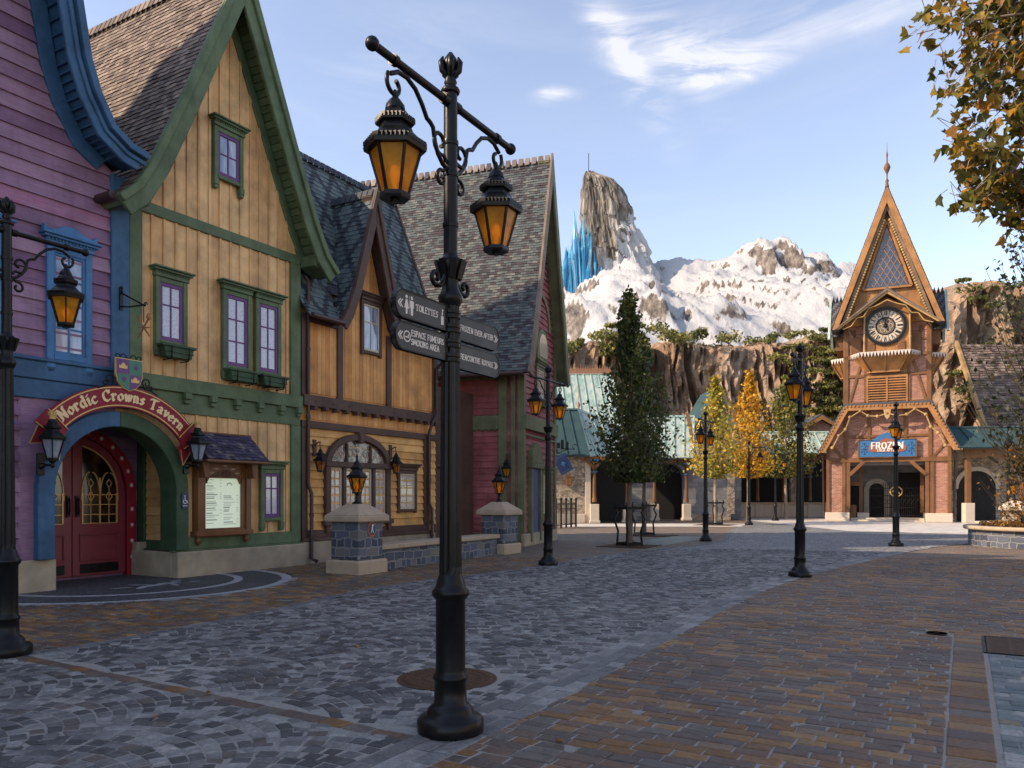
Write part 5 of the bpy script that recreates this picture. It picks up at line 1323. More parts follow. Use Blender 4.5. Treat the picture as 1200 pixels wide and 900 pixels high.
# ================================================================ snow mountain
crest = [(-40,24),(0,25.5),(4.7,27),(6.5,29.8),(9,31.5),(11,33),(14,35),(17.4,36.6),(18.8,35.7),(20.2,34.5),(22.3,34.4),(24.7,33.6),(28.2,33.6),(29.4,34.2),(31,35.8),(32.9,35.7),(35.8,34.5),(37.6,33.8),(39.9,33.6),(42.5,32.1),(44,32.4),(46,31.8),(52,30),(60,29.2),(66,29.5),(74,29.8),(90,24),(130,14)]
def mtn(x, y):
    yc = 108 + 5*math.sin(x*.13); t = (y-72)/(yc-72)
    H = interp(crest, x) + 1.0*mn.noise(Vector((x*.35, 1.5, 0))) + .5*mn.noise(Vector((x*.9, 4.5, 0)))
    base = 13.5 + 1.3*mn.noise(Vector((x*.09, 0, 3)))
    if t <= 1:
        sft = 1.0 + .35*mn.noise(Vector((x*.06, 5, 2)))
        k = max(t, 0)**sft
        # shoulders and terraces in front of the crest
        k = k + .10*math.sin(k*math.pi*2.0)*(1-.4*k)
        z = base + (H-base)*k
        amp = math.sin(math.pi*min(max(t,0),1))**.6 if t > 0 else 0
        q = x - .35*(108-y)                          # ribs and gullies run down and to the right
        rdg = 1-abs(mn.noise(Vector((q*.085, y*.05, 2))))*2
        rd2 = 1-abs(mn.noise(Vector((q*.26+3, y*.055, 5))))*2
        rd3 = 1-abs(mn.noise(Vector((q*.62, y*.12, 15))))*2
        crag = max(0, mn.noise(Vector((x*.07, y*.07, 31)))+.1)
        sh = lambda v: (max(v, 0)**1.6 if v > 0 else 0)
        z += amp*(3.4*(sh(rdg)-.35) + 2.5*(sh(rd2)-.35)*(.5+crag*1.6) + .9*(sh(rd3)-.35) + (.35+1.9*crag)*mn.fractal(Vector((x*.5, y*.5, 9)), .9, 2.1, 5))
        z += amp*3.0*math.exp(-((x-11)/5)**2-((y-92)/9)**2)
    else: z = H - (t-1)*24
    return z + .22*mn.noise(Vector((x*1.9, y*1.9, 0)))
mb = MB(); nx, ny = 400, 150; X0, X1, Y0, Y1 = -42, 128, 70, 122; vs = []
for i in range(nx+1):
    for j in range(ny+1):
        x, y = lerp(X0, X1, i/nx), lerp(Y0, Y1, j/ny); vs.append((x, y, mtn(x, y)))
fs = [(i*(ny+1)+j, (i+1)*(ny+1)+j, (i+1)*(ny+1)+j+1, i*(ny+1)+j+1) for i in range(nx) for j in range(ny)]
mb.idx(vs, fs, .5, True); tag(mb.build('snow_mountain', M['snow']), kind='structure')
# rock spire: fluted column with snow lying on the right flank
sp = MB(); n, m = 150, 110; vs = []
SX = [(26,9.2,21),(31,9.2,20.2),(34.5,9.2,19),(37.3,9.25,17.4),(38.4,9.3,17.0),(41.2,9.3,16.1),(42.9,9.35,15.3),(44.4,9.5,14.1),(45.0,9.7,12.4),(45.6,10.0,11.1)]
sl0 = [(z, a) for z, a, b in SX]; sr0 = [(z, b) for z, a, b in SX]
for j in range(m+1):
    z = lerp(26, 45.6, j/m); a, b = interp(sl0, z), interp(sr0, z); cx, hw = (a+b)/2, (b-a)/2
    for k in range(n):
        w = 2*math.pi*k/n; c, s = math.cos(w), math.sin(w)
        fl = abs(mn.noise(Vector((w*4.2, 3, z*.05))))*.26 + abs(mn.noise(Vector((w*10, 8, z*.1))))*.10 + mn.noise(Vector((w*3, z*.5, 1)))*.08
        fl += abs(mn.noise(Vector((w*22, 2, z*.22))))*.10 + mn.noise(Vector((w*9, z*1.1, 6)))*.05 + (.10 if mn.noise(Vector((w*2.2, z*.35, 12))) > .12 else 0)
        r_ = 1.05 - fl
        vs.append((cx + hw*c*r_, 107 + 2.6*max(hw/3.5, .25)*s*r_, z + .25*mn.noise(Vector((w*3, z, 4)))))
fs = [(j*n+k, j*n+(k+1)%n, (j+1)*n+(k+1)%n, (j+1)*n+k) for j in range(m) for k in range(n)]
sp.idx(vs, fs, .5, False); sp.face([vs[m*n+k] for k in range(n)], .5)
tag(sp.build('rock_spire', M['spire']), kind='structure')
lr = MB(); lr.tube([(10.45, 107, 45.2), (10.45, 107, 48.2)], .05, 5); tag(lr.build('lightning_rod', M['iron']), 'thin lightning rod on top of the snowy rock spire', 'rod')
# cluster of ice crystals beside it
ic = MB(); rr = random.Random(5)
for k in range(120):
    u = rr.random(); x = lerp(6.1, 12.0, u); top = interp([(6,31.5),(6.8,33),(7.7,36),(8.6,38.6),(9.3,40.4),(9.8,37.5),(10.4,35.2),(11.4,33),(12.6,30.5)], x)
    h0 = 28.; h = lerp(h0, top, rr.uniform(.42, 1)); r_ = rr.choice((rr.uniform(.10, .2), rr.uniform(.18, .42))); y = 104.5+rr.uniform(-1.6, 1.4); ti = rr.uniform(-.09, .09)
    for (ra, rb, za, zb) in ((r_, r_*.8, h0, lerp(h0, h, .72)), (r_*.8, .01, lerp(h0, h, .72), h)):
        t = rr.random()
        p = [(x+ra*math.cos(q*math.pi/3)+ti*(za-h0), y+ra*math.sin(q*math.pi/3), za) for q in range(6)]; p2 = [(x+rb*math.cos(q*math.pi/3)+ti*(zb-h0), y+rb*math.sin(q*math.pi/3), zb) for q in range(6)]
        for q in range(6): ic.face([p[q], p[(q+1)%6], p2[(q+1)%6], p2[q]], min(1, t*.75+.06*q))
o = ic.build('ice_crystals', M['ice']); tag(o, 'cluster of tall pointed blue ice crystals left of the rock spire', 'ice formation')
# ================================================================ ground
def sheet(name, pts, z, mat, uvf=None):
    mb = MB(); mb.face([(p[0], p[1], z) for p in pts]); o = mb.build(name, mat); tag(o, kind='structure'); return o
AN = rad(30)
earth = [(0,(.20,.105,.04)),(.13,(.12,.095,.08)),(.26,(.17,.105,.07)),(.4,(.26,.145,.06)),(.5,(.15,.105,.08)),(.62,(.15,.13,.11)),(.74,(.28,.17,.075)),(.84,(.125,.09,.075)),(.93,(.21,.145,.095))]
M['pavers'] = blocks('brown_stone_pavers', earth, (.215,.195,.165), .215, .118, .011, .03, .9, 'Object', AN, 1, .7, fine=.4, offs=.43, msm=.2)
M['pavers_far'] = M['pavers']
M['cobble'] = blocks('grey_fan_cobbles', [(0,(.06,.062,.066)),(.22,(.16,.16,.164)),(.44,(.088,.09,.095)),(.6,(.21,.208,.208)),(.75,(.12,.121,.126)),(.88,(.26,.257,.25))], (.31,.30,.29), .13, .105, .011, .03, .75, 'Object', AN+rad(90), 1, .62, fine=.4, offs=.47, arcs=(1.25, .42), msm=.25)
M['edging'] = blocks('grey_edging_stones', [(0,(.11,.112,.12)),(.3,(.17,.17,.175)),(.55,(.13,.132,.138)),(.8,(.20,.20,.20)),(.93,(.09,.092,.10))], (.26,.255,.25), .2, .1333, .009, .014, .7, 'UV', 0, 1, .65)
M['fan'] = blocks('dark_porch_cobbles', [(0,(.035,.036,.042)),(.4,(.055,.056,.064)),(.7,(.045,.046,.054)),(.9,(.075,.073,.076))], (.10,.10,.105), .11, .09, .01, .02, .6, 'Object', AN+rad(90), 1, .7, arcs=(.9,.3))
M['inlay'] = blocks('white_inlay_stones', [(0,(.34,.34,.35)),(.5,(.42,.42,.43)),(.8,(.38,.38,.40))], (.25,.25,.26), .2, .3, .01, .01, .4, 'UV')
M['rust'] = plain('rusty_cast_iron', (.10,.05,.022), .6, .5, .35, 22., .5)
M['mosaic'] = blocks('pale_blue_mosaic', [(0,(.10,.13,.14)),(.2,(.17,.20,.20)),(.4,(.13,.165,.18)),(.6,(.22,.25,.245)),(.75,(.15,.18,.185)),(.88,(.30,.31,.30)),(.95,(.19,.15,.10))], (.12,.13,.135), .22, .13, .008, .03, .6, 'Object', AN, 1, .45, fine=.55)
M['soil'] = plain('dark_soil', (.06,.04,.025), .95, var=.4, scale=20, bmp=.8)
sheet('ground', [(-260,-60),(300,-60),(300,340),(-260,340)], -.008, M['pavers'])
def smooth(pts, n=6):
    out = []
    for i in range(len(pts)-1):
        p0, p1, p2, p3 = [Vector(pts[max(0, min(len(pts)-1, i+k))]) for k in (-1, 0, 1, 2)]
        for j in range(n):
            t = j/n; out.append(.5*((2*p1)+(p2-p0)*t+(2*p0-5*p1+4*p2-p3)*t*t+(3*p1-p0-3*p2+p3)*t**3))
    out.append(Vector(pts[-1])); return out
lb = [gp(*p) for p in ((0,770),(130,750),(300,718),(430,690),(533,676),(600,668),(650,660),(700,651),(770,643),(830,636.5),(850,631),(853,622))]
u1 = Vector((F1.u[0], F1.u[1], 0))
lx = lb[0]-u1*14
rb = [gp(*p) for p in ((500,900),(600,849),(700,797),(800,742),(900,691),(960,671.5),(1010,659.5),(1060,648),(1100,641),(1140,637))]
rx = rb[0]-u1*12
LB, RB = [lx] + smooth(lb) + [Vector((14.2, 46, 0)), Vector((14.4, 53.6, 0))], [rx] + smooth(rb) + [Vector((19, 22.6, 0)), Vector((34, 23, 0))]
LB2 = LB
poly = [p for p in LB] + [Vector((34, 53.6, 0))] + RB[::-1]
sheet('cobbled_lane', poly, -.004, M['cobble'])
M['plaza'] = blocks('pale_sunlit_setts', [(0,(.50,.465,.42)),(.3,(.64,.60,.54)),(.6,(.57,.53,.48)),(.85,(.70,.65,.58))], (.55,.51,.46), .3, .15, .012, .03, .6, 'Object', AN, 1, .7)  # pale stone, lightened further so its colour carries the sunlit brightness
sheet('pale_sunlit_paving', [(14.3,33.5),(19,30),(34,26),(34,53),(14.4,53)], -.001, M['plaza']); sheet('pale_sunlit_paving', [(2.4,38.4),(14.2,38.4),(14.2,42.4),(2.4,42.4)], -.0045, M['plaza'])  # second sheet is a band of sunlight painted as paler stone
def edging(name, line, w, z, mat, side):
    mb = MB(); s = 0; prev = None
    for i, p in enumerate(line):
        d = (line[min(i+1, len(line)-1)] - line[max(i-1, 0)]).normalized(); n = Vector((-d.y, d.x, 0))*side
        a, b = p, p + n*w
        if prev:
            l = (p-prev[0]).length; q = [prev[0], a, b, prev[1]]; uv = [(s,0),(s+l,0),(s+l,w),(s,w)]
            if (q[1]-q[0]).cross(q[3]-q[0]).z < 0: q, uv = q[::-1], uv[::-1]
            mb.face([(v.x, v.y, z) for v in q], .5, uv); s += l
        prev = (a, b)
    tag(mb.build(name, mat), kind='structure')
edging('kerb_strip', LB[:-2], .15, .0050, M['edging'], -1)
# individually laid stones near the viewer: every one a worn block with its own height, tilt and tint
def stonemat(name, stops, const=True):
    m, nt, bs, L = base(name)
    v = coords(nt, L); n = nz(nt, L, v, 30., 6, .72); n3 = nz(nt, L, v, 7., 4, .6); big = nz(nt, L, v, .55, 4, .6)
    r = ramp(nt, stops, 'CONSTANT' if const else 'LINEAR'); L(tint(nt), r.inputs[0])
    f1 = ramp(nt, [(.25, (.55,)*3), (.75, (1.4,)*3)]); L(n, f1.inputs[0]); f2 = ramp(nt, [(.3, (.75,)*3), (.7, (1.2,)*3)]); L(n3, f2.inputs[0]); f3 = ramp(nt, [(.32, (.72, .72, .74)), (.66, (1.12, 1.1, 1.06))]); L(big, f3.inputs[0])
    c = mixc(nt, L, 1., mixc(nt, L, 1., mixc(nt, L, 1., r.outputs[0], f1.outputs[0], 'MULTIPLY'), f2.outputs[0], 'MULTIPLY'), f3.outputs[0], 'MULTIPLY')
    L(c, bs.inputs['Base Color']); rr_ = ramp(nt, [(.3, (.42,)*3), (.7, (.78,)*3)]); L(n3, rr_.inputs[0]); L(rr_.outputs[0], bs.inputs['Roughness']); bs.inputs['Specular IOR Level'].default_value = .4
    bump(nt, L, math_(nt, L, 'MULTIPLY_ADD', n3, .8, math_(nt, L, 'MULTIPLY', n, .5)), bs, .55, .012); return m
M['sett'] = stonemat('worn_grey_setts', [(0,(.075,.076,.078)),(.2,(.19,.188,.186)),(.4,(.105,.106,.108)),(.56,(.25,.245,.24)),(.7,(.15,.149,.15)),(.85,(.30,.293,.285)),(.95,(.125,.11,.10))])
M['brick'] = stonemat('worn_brown_pavers', earth)
M['joint'] = plain('sandy_joint', (.32,.30,.27), .95, var=.35, scale=30., bmp=.6)
def inside(p, poly):
    c = False; j = len(poly)-1
    for i in range(len(poly)):
        a, b = poly[i], poly[j]
        if (a[1] > p[1]) != (b[1] > p[1]) and p[0] < (b[0]-a[0])*(p[1]-a[1])/(b[1]-a[1])+a[0]: c = not c
        j = i
    return c
rs = random.Random(77)
def stone(mb, q, h, bev, t):
    c = sum(q, Vector((0,0,0)))/len(q); tx, ty = rs.gauss(0, .012), rs.gauss(0, .012); h += rs.gauss(0, .0022)
    up = lambda p, z: Vector((p.x, p.y, z + (p.x-c.x)*tx + (p.y-c.y)*ty))
    lo = [Vector((p.x, p.y, -.012)) for p in q]; md = [up(p, h-bev*.8) for p in q]
    tp = []
    for i, p in enumerate(q):
        d = (c-p).normalized(); tp.append(up(p + d*bev*1.6, h))
    n = len(q); mb.idx(lo+md+tp, [(i, (i+1)%n, n+(i+1)%n, n+i) for i in range(n)] + [(n+i, n+(i+1)%n, 2*n+(i+1)%n, 2*n+i) for i in range(n)] + [tuple(2*n+i for i in range(n))], t)
def clip(q, a, n):
    out = []
    for i, p in enumerate(q):
        o = q[(i+1) % len(q)]; dp_, do = (p-a).dot(n), (o-a).dot(n)
        if dp_ >= 0: out.append(p)
        if dp_*do < 0: out.append(p.lerp(o, dp_/(dp_-do)))
    return out
def clipline(q, line, side, gap):
    if len(q) < 3: return q
    c = sum(q, Vector((0,0,0)))/len(q); best = None
    for i in range(len(line)-1):
        a, b = line[i], line[i+1]; d = b-a; t = max(0, min(1, (c-a).dot(d)/d.length_squared)); e = (c-a-d*t).length
        if best is None or e < best[0]: best = (e, a, d.normalized())
    if best[0] > .4: return q
    d = best[2]; n = Vector((-d.y, d.x, 0))*side
    return clip(q, best[1] + n*gap, n)
def area(q): return abs(sum((q[i].x*q[(i+1)%len(q)].y - q[(i+1)%len(q)].x*q[i].y) for i in range(len(q))))/2
def W2(a, b): return Vector((0,0,0)) + u1*a + nR*b
nR = Vector((F1.n[0], F1.n[1], 0))
laneP = [(p[0], p[1]) for p in poly]
rbI = [p + Vector((-(RB[min(i+1,len(RB)-1)]-RB[max(i-1,0)]).normalized().y, (RB[min(i+1,len(RB)-1)]-RB[max(i-1,0)]).normalized().x, 0))*.41 for i, p in enumerate(RB)]
LBi = [p + Vector(((LB[min(i+1,len(LB)-1)]-LB[max(i-1,0)]).normalized().y, -(LB[min(i+1,len(LB)-1)]-LB[max(i-1,0)]).normalized().x, 0))*.0 for i, p in enumerate(LB)]
laneIn = [(p[0], p[1]) for p in ([p for p in LB] + [Vector((34, 53.6, 0))] + rbI[::-1])]
mh0 = gp(524, 796); ca, cb_ = gp(22, 770), gp(486, 868); cd = (cb_-ca).normalized()
def view(p, far): return 3.0 < p.y < far and abs(p.x) < .64*p.y + 1.8
# grey setts laid in segmental arcs
mb = MB(); FARG = 22.; SW, SHT, WA, RA = .118, .112, 1.22, .84
def arcf(b):
    x = (b + WA*40) % WA - WA/2; return math.sqrt(RA*RA - x*x)
def arcn(b):
    x = (b + WA*40) % WA - WA/2; return x/RA                      # sine of the slope of the arc at b
nrow = int(26/SHT)
for j in range(-int(8/SHT), int(22/SHT)):
    off = (j % 2)*.5*SW + rs.uniform(-.02, .02)
    for i in range(-int(14/SW), int(12/SW)):
        b0, b1 = i*SW + off + rs.uniform(-.008, .008), (i+1)*SW + off + rs.uniform(-.008, .008); bm = (b0+b1)/2
        ctr = W2(j*SHT + arcf(bm), bm)
        if not view(ctr, FARG): continue
        nearedge = not inside((ctr.x, ctr.y), laneIn)
        if (ctr - mh0).length < .47: continue
        s_ = (ctr-ca).dot(cd); dd = abs((ctr-ca).cross(cd).z)
        if 0 < s_ < (cb_-ca).length and dd < .108: continue
        g_ = rs.uniform(.005, .0085); x0, x1 = b0+g_, b1-g_
        sn_ = arcn(bm); cs_ = math.sqrt(1-sn_*sn_)
        v = lambda b, k: W2(j*SHT + k*cs_*cs_ + arcf(b) + rs.uniform(-.004, .004), b + k*cs_*sn_ + rs.uniform(-.004, .004))
        q = [v(x0, g_), v(x0, SHT-g_), v(x1, SHT-g_), v(x1, g_)]
        if (q[1]-q[0]).cross(q[3]-q[0]).z < 0: q = q[::-1]
        if nearedge and not any(inside((p.x, p.y), laneIn) for p in q): continue
        q = clipline(clipline(q, rbI, 1, .005), LB, -1, .155)
        if len(q) < 3 or area(q) < .003: continue
        stone(mb, q, .0085, .006, rs.random())
tag(mb.build('grey_setts', M['sett']), kind='structure')
sheet('joint_bed', [(-3.4,3.1),(3.4,3.1),(10.4,14.4),(-10.2,14.4)], .0018, M['joint'])
# brown pavers in straight courses
mb = MB(); BW_, BH_ = .215, .118; FARB = 19.
c0 = gp(1156, 766)
for j in range(-int(8/BH_), int(22/BH_)):
    off = (j % 2)*.45*BW_ + rs.uniform(-.03, .03)
    b = -16 + off
    while b < 14:
        w = BW_*rs.choice((.8, .95, 1., 1.1, 1.25)); b0, b1 = b, b+w; b = b1
        ctr = W2((j+.5)*BH_, (b0+b1)/2)
        if not view(ctr, FARB): continue
        e = ctr - c0
        if -9 < e.dot(u1) < 1.08 and e.dot(nR) > -.20: continue
        if (ctr - gp(1098, 743.5)).length < .15: continue
        lx_, ly_ = ctr.x-F1.o[0], ctr.y-F1.o[1]; fs = lx_*F1.u[0]+ly_*F1.u[1]; fd = lx_*F1.n[0]+ly_*F1.n[1]
        if fd < .02 or (fs+1.0)**2 + fd**2 < 2.86**2: continue
        g_ = rs.uniform(.004, .008)
        v = lambda k, bb: W2(j*BH_ + k + rs.uniform(-.005, .005), bb + rs.uniform(-.006, .006))
        q = [v(g_, b0+g_), v(BH_-g_, b0+g_), v(BH_-g_, b1-g_), v(g_, b1-g_)]
        if (q[1]-q[0]).cross(q[3]-q[0]).z < 0: q = q[::-1]
        if all(inside((p.x, p.y), laneP) for p in q): continue
        q = clipline(clipline(q, RB, -1, .004), LB, 1, .004)
        if len(q) > 2 and -9 < e.dot(u1) < 1.08: q = clip(q, c0 + nR*-.29, nR*-1)
        if len(q) < 3 or area(q) < .003: continue
        stone(mb, q, .0085, .007, rs.random())
tag(mb.build('brown_pavers', M['brick']), kind='structure')
# brown course crossing the lane
a, b = gp(22, 770), gp(486, 868); dv = (b-a).normalized(); mb = MB(); L_ = (b-a).length; k = int(L_/.3)
M['course'] = blocks('brown_course', [(0,(.095,.075,.068)),(.4,(.12,.10,.095)),(.7,(.085,.075,.078)),(.9,(.15,.09,.05))], (.15,.145,.14), .3, .2, .01, .01, .4, 'UV')
nv = Vector((-dv.y, dv.x, 0))*.062
sa = 0
while sa < L_:
    w_ = rs.uniform(.19, .25); q = [a + dv*(sa+.005) - nv, a + dv*(sa+w_-.005) - nv, a + dv*(sa+w_-.005) + nv, a + dv*(sa+.005) + nv]; sa += w_
    if (q[1]-q[0]).cross(q[3]-q[0]).z < 0: q = q[::-1]
    stone(mb, [v + Vector((rs.uniform(-.004,.004), rs.uniform(-.004,.004), 0)) for v in q], .0085, .006, rs.choice((.05, .2, .55, .65, .65, .88, .88, .3)))
tag(mb.build('stone_course', M['brick']), kind='structure')
# dark half-round of cobbles before the tavern door with two pale rings and an inlaid figure
def loc1(x, y): return F1.w(x, y)
CXp = -1.0
def ell(a, b, n=48, y0=-.0): return [loc1(CXp + a*math.cos(math.pi + math.pi*i/n), y0 + b*math.sin(math.pi + math.pi*i/n)) for i in range(n+1)]
mb = MB(); pts = ell(2.75, 2.75); mb.face([(p.x, p.y, .0036) for p in pts]); mb.face([(p.x, p.y, .0030) for p in (loc1(-2.5,0), loc1(.2,0), loc1(.2,1.3), loc1(-2.5,1.3))])
tag(mb.build('porch_paving', M['fan']), kind='structure')
def ringstrip(name, r0, r1, z=.0065):
    mb = MB(); P, Q = ell(r0, r0), ell(r1, r1); s = 0
    for i in range(48):
        l = (P[i+1]-P[i]).length; q = [P[i], P[i+1], Q[i+1], Q[i]]; uv = [(s,0),(s+l,0),(s+l,.28),(s,.28)]
        if (q[1]-q[0]).cross(q[3]-q[0]).z < 0: q, uv = q[::-1], uv[::-1]
        mb.face([(v.x, v.y, z) for v in q], .5, uv); s += l
    tag(mb.build(name, M['inlay']), kind='structure')
ringstrip('pale_ring', 2.62, 2.80); ringstrip('pale_ring', 1.80, 1.95)
mb = MB()
def blob(cx, cy, a, b, rot):
    n = 12; mb.face([(lambda q: (q.x, q.y, .0068 + .0004*len(mb.f)))(loc1(cx + a*math.cos(2*math.pi*i/n)*math.cos(rot) - b*math.sin(2*math.pi*i/n)*math.sin(rot), cy + a*math.cos(2*math.pi*i/n)*math.sin(rot) + b*math.sin(2*math.pi*i/n)*math.cos(rot))) for i in range(n)])
for c in ((-1.0,-.85,.34,.1,.2),(-.65,-.75,.2,.08,-.5),(-1.3,-.95,.22,.06,.6),(-.75,-1.0,.25,.05,1.2),(-1.1,-.6,.2,.05,-1.0),(-.4,-.6,.16,.06,.4),(-1.55,-.75,.16,.05,-.3),(-.3,-.95,.12,.04,0)): blob(*c)
tag(mb.build('pale_inlay', M['inlay']), kind='structure')
# manholes, drains, tree pits
def manhole(loc, r, label, mat='rust'):
    t = thing('manhole_cover', label, 'manhole cover', (loc[0], loc[1], .006)); mb = MB(); mb.lathe([(r,-.02),(r,.006),(r*.94,.009)], 40); o = mb.build('cover', M[mat], t)
    q = MB()
    for k, rr_ in enumerate((.9,.72,.5)): 
        n = 40
        for i in range(n):
            if i % 2 == 0 or k == 0: q.lathe([(.028,.008),(.024,.014)], 5, (rr_*r*math.cos(i*2*math.pi/n), rr_*r*math.sin(i*2*math.pi/n), 0))
    q.build('raised_pattern', M[mat], o)
    q = MB(); n = 40
    for i in range(n):
        a0, a1 = 2*math.pi*i/n, 2*math.pi*(i+1)/n; q.face([(r*1.0*math.cos(a0), r*math.sin(a0), .005), (r*1.1*math.cos(a0), r*1.1*math.sin(a0), .004), (r*1.1*math.cos(a1), r*1.1*math.sin(a1), .004), (r*math.cos(a1), r*math.sin(a1), .005)][::1])
    q.build('frame_ring', M[mat], t)
mhc = gp(524, 796); manhole((mhc.x, mhc.y), .37, 'round rusty manhole cover in the grey cobbles behind the nearest lamp post')
m2 = gp(1098, 743.5); manhole((m2.x, m2.y), .09, 'tiny dark drain lid in the brown paving at the right', 'iron')
m3 = gp(857, 632); manhole((m3.x, m3.y), .35, 'rusty manhole cover far off between the lamp posts in the lane') if False else None
# drain grate, paver border and mosaic paving at the lower right
c0 = gp(1156, 766); nR = Vector((F1.n[0], F1.n[1], 0))
def q4(o, a0, a1, b0, b1, z): return [(o + u1*a + nR*b + Vector((0,0,z))) for a, b in ((a0,b0),(a1,b0),(a1,b1),(a0,b1))]
def quad(name, q, mat, uv=None):
    mb = MB(); Q = list(q)
    if (Q[1]-Q[0]).cross(Q[3]-Q[0]).z < 0: Q = Q[::-1]
    mb.face(Q, .5, None); return tag(mb.build(name, mat), kind='structure')
def lay(name, mat, a0, a1, b0, b1, bw, bh, t_=None):
    mb = MB(); j = 0; y = a0
    while y < a1 - .02:
        h_ = min(bh*rs.uniform(.9, 1.1), a1-y); x = b0 - (bw*.5 if j % 2 and b1-b0 > .5 else 0); j += 1
        while x < b1 - .01:
            w_ = bw*rs.uniform(.85, 1.15); x0_, x1_ = max(x, b0), min(x+w_, b1); x += w_
            if x1_-x0_ < .03: continue
            if b1-b0 < .5: x0_, x1_, x = b0, b1, b1
            q = [c0 + u1*(y+s_) + nR*t for s_, t in ((.004, x0_+.004), (.004, x1_-.004), (h_-.004, x1_-.004), (h_-.004, x0_+.004))]
            if not view(sum(q, Vector((0,0,0)))/4, 19): continue
            if (q[1]-q[0]).cross(q[3]-q[0]).z < 0: q = q[::-1]
            stone(mb, q, .0085, .006, rs.random())
        y += h_
    tag(mb.build(name, mat), kind='structure')
M['mosaic_stone'] = stonemat('pale_blue_mosaic_stones', [(0,(.11,.145,.15)),(.2,(.19,.225,.22)),(.4,(.14,.18,.19)),(.6,(.24,.27,.26)),(.75,(.165,.205,.205)),(.88,(.34,.345,.33)),(.95,(.2,.165,.11))])
lay('mosaic_paving', M['mosaic_stone'], -6, -.02, .01, 3.2, .21, .135)
lay('border_course', M['brick'], -6, 1.08, -.28, -.02, .26, .2)
mb = MB(); s = 0                                   # three courses of grey stones along the edge of the lane
LRB = [0]
for p_, q_ in zip(RB, RB[1:]): LRB.append(LRB[-1] + (q_-p_).length)
def atl(s):
    for i in range(len(RB)-1):
        if s <= LRB[i+1]:
            d = (RB[i+1]-RB[i]).normalized(); return RB[i] + d*(s-LRB[i]), Vector((-d.y, d.x, 0))
    return RB[-1], Vector((0, 1, 0))
for row in range(3):
    s = rs.random()*.2
    while s < LRB[-2]:
        w_ = rs.uniform(.16, .23); (p0, n0), (p1, n1) = atl(s+.004), atl(s+w_-.004); s += w_
        if not view(p0, 27): continue
        q = [p0+n0*(row*.1333+.005), p1+n1*(row*.1333+.005), p1+n1*(row*.1333+.128), p0+n0*(row*.1333+.128)]
        if (q[1]-q[0]).cross(q[3]-q[0]).z < 0: q = q[::-1]
        stone(mb, q, .0085, .006, rs.choice((.25, .6, .75, .75, .9, .25)))
tag(mb.build('kerb_strip', M['sett']), kind='structure')
gr = thing('drain_grate', 'rusty slotted drain grate in the paving at the right edge', 'drain grate', c0 + Vector((0,0,.006)), F1.a)
mb = MB()
for i in range(30): mb.box(.03+i*.032, -2.2, -.005, .03+i*.032+.024, -.01, .008)
for y in range(12): mb.box(.02, -.04-y*.19, -.005, 1.0, -.015-y*.19, .0075)
mb.build('bars', M['rust'], gr); mb = MB(); mb.box(0, -2.2, -.006, .025, .02, .010); mb.box(.99, -2.2, -.006, 1.02, .02, .010); mb.box(.025, 0.0, -.006, .99, .02, .010); mb.build('frame', M['iron'], gr)
M['blackhole'] = M['dark']; quad('drain_pit', q4(c0, .02, 1.0, .0, 2.2, .0034), M['dark'])
def pit(label, c, w, h):
    t = thing('tree_grate', label, 'tree grate', (c[0], c[1], 0), F1.a, 'square rusty tree grates'); mb = MB(); mb.box(-w, -h, -.01, w, h, .003); mb.build('soil_bed', M['soil'], t); mb = MB()
    for i in range(-9, 10): mb.box(i*w/9.5-.025, -h, .004, i*w/9.5+.025, h, .016)
    mb.build('grate_bars', M['rust'], t)
pit('square rusty grate round the foot of the taller dark tree', (3.5, 23.4), .75, .75); pit('square rusty grate round the foot of the second dark tree', (5.35, 29.6), .75, .75); pit('square rusty grate round the foot of the green and gold tree', (10.45, 40.4), .9, .9)
quad('grey_tree_strip', [Vector((3.5,23.4,-.003))+u1*a+nR*b for a, b in ((.8,-.75),(6.4,-.75),(6.4,.75),(.8,.75))], M['mosaic'])
# a few fallen leaves
rr = random.Random(17)
for k in range(16):
    p = gp(rr.uniform(120, 1080), rr.uniform(690, 880)) if k > 5 else gp(*((205,770),(345,815),(545,833),(1038,742),(810,690),(420,760))[k]); s = rr.uniform(.022, .035); a = rr.random()*6.28
    mb = MB(); q = [(-1,0,.3),(-.3,.5,.0),(.6,.45,.25),(1,0,.5),(.5,-.5,.1),(-.4,-.45,.2)]
    mb.face([(x*s, y*s, z*s+.006) for x, y, z in q], rr.uniform(.5, 1)); o = mb.build('fallen_leaf', M['leaf_br'], None, 0, (p.x, p.y, .012)); o.rotation_euler.z = a
    tag(o, 'small dry rust coloured leaf lying on the paving', 'leaf', 'fallen leaves on the paving')
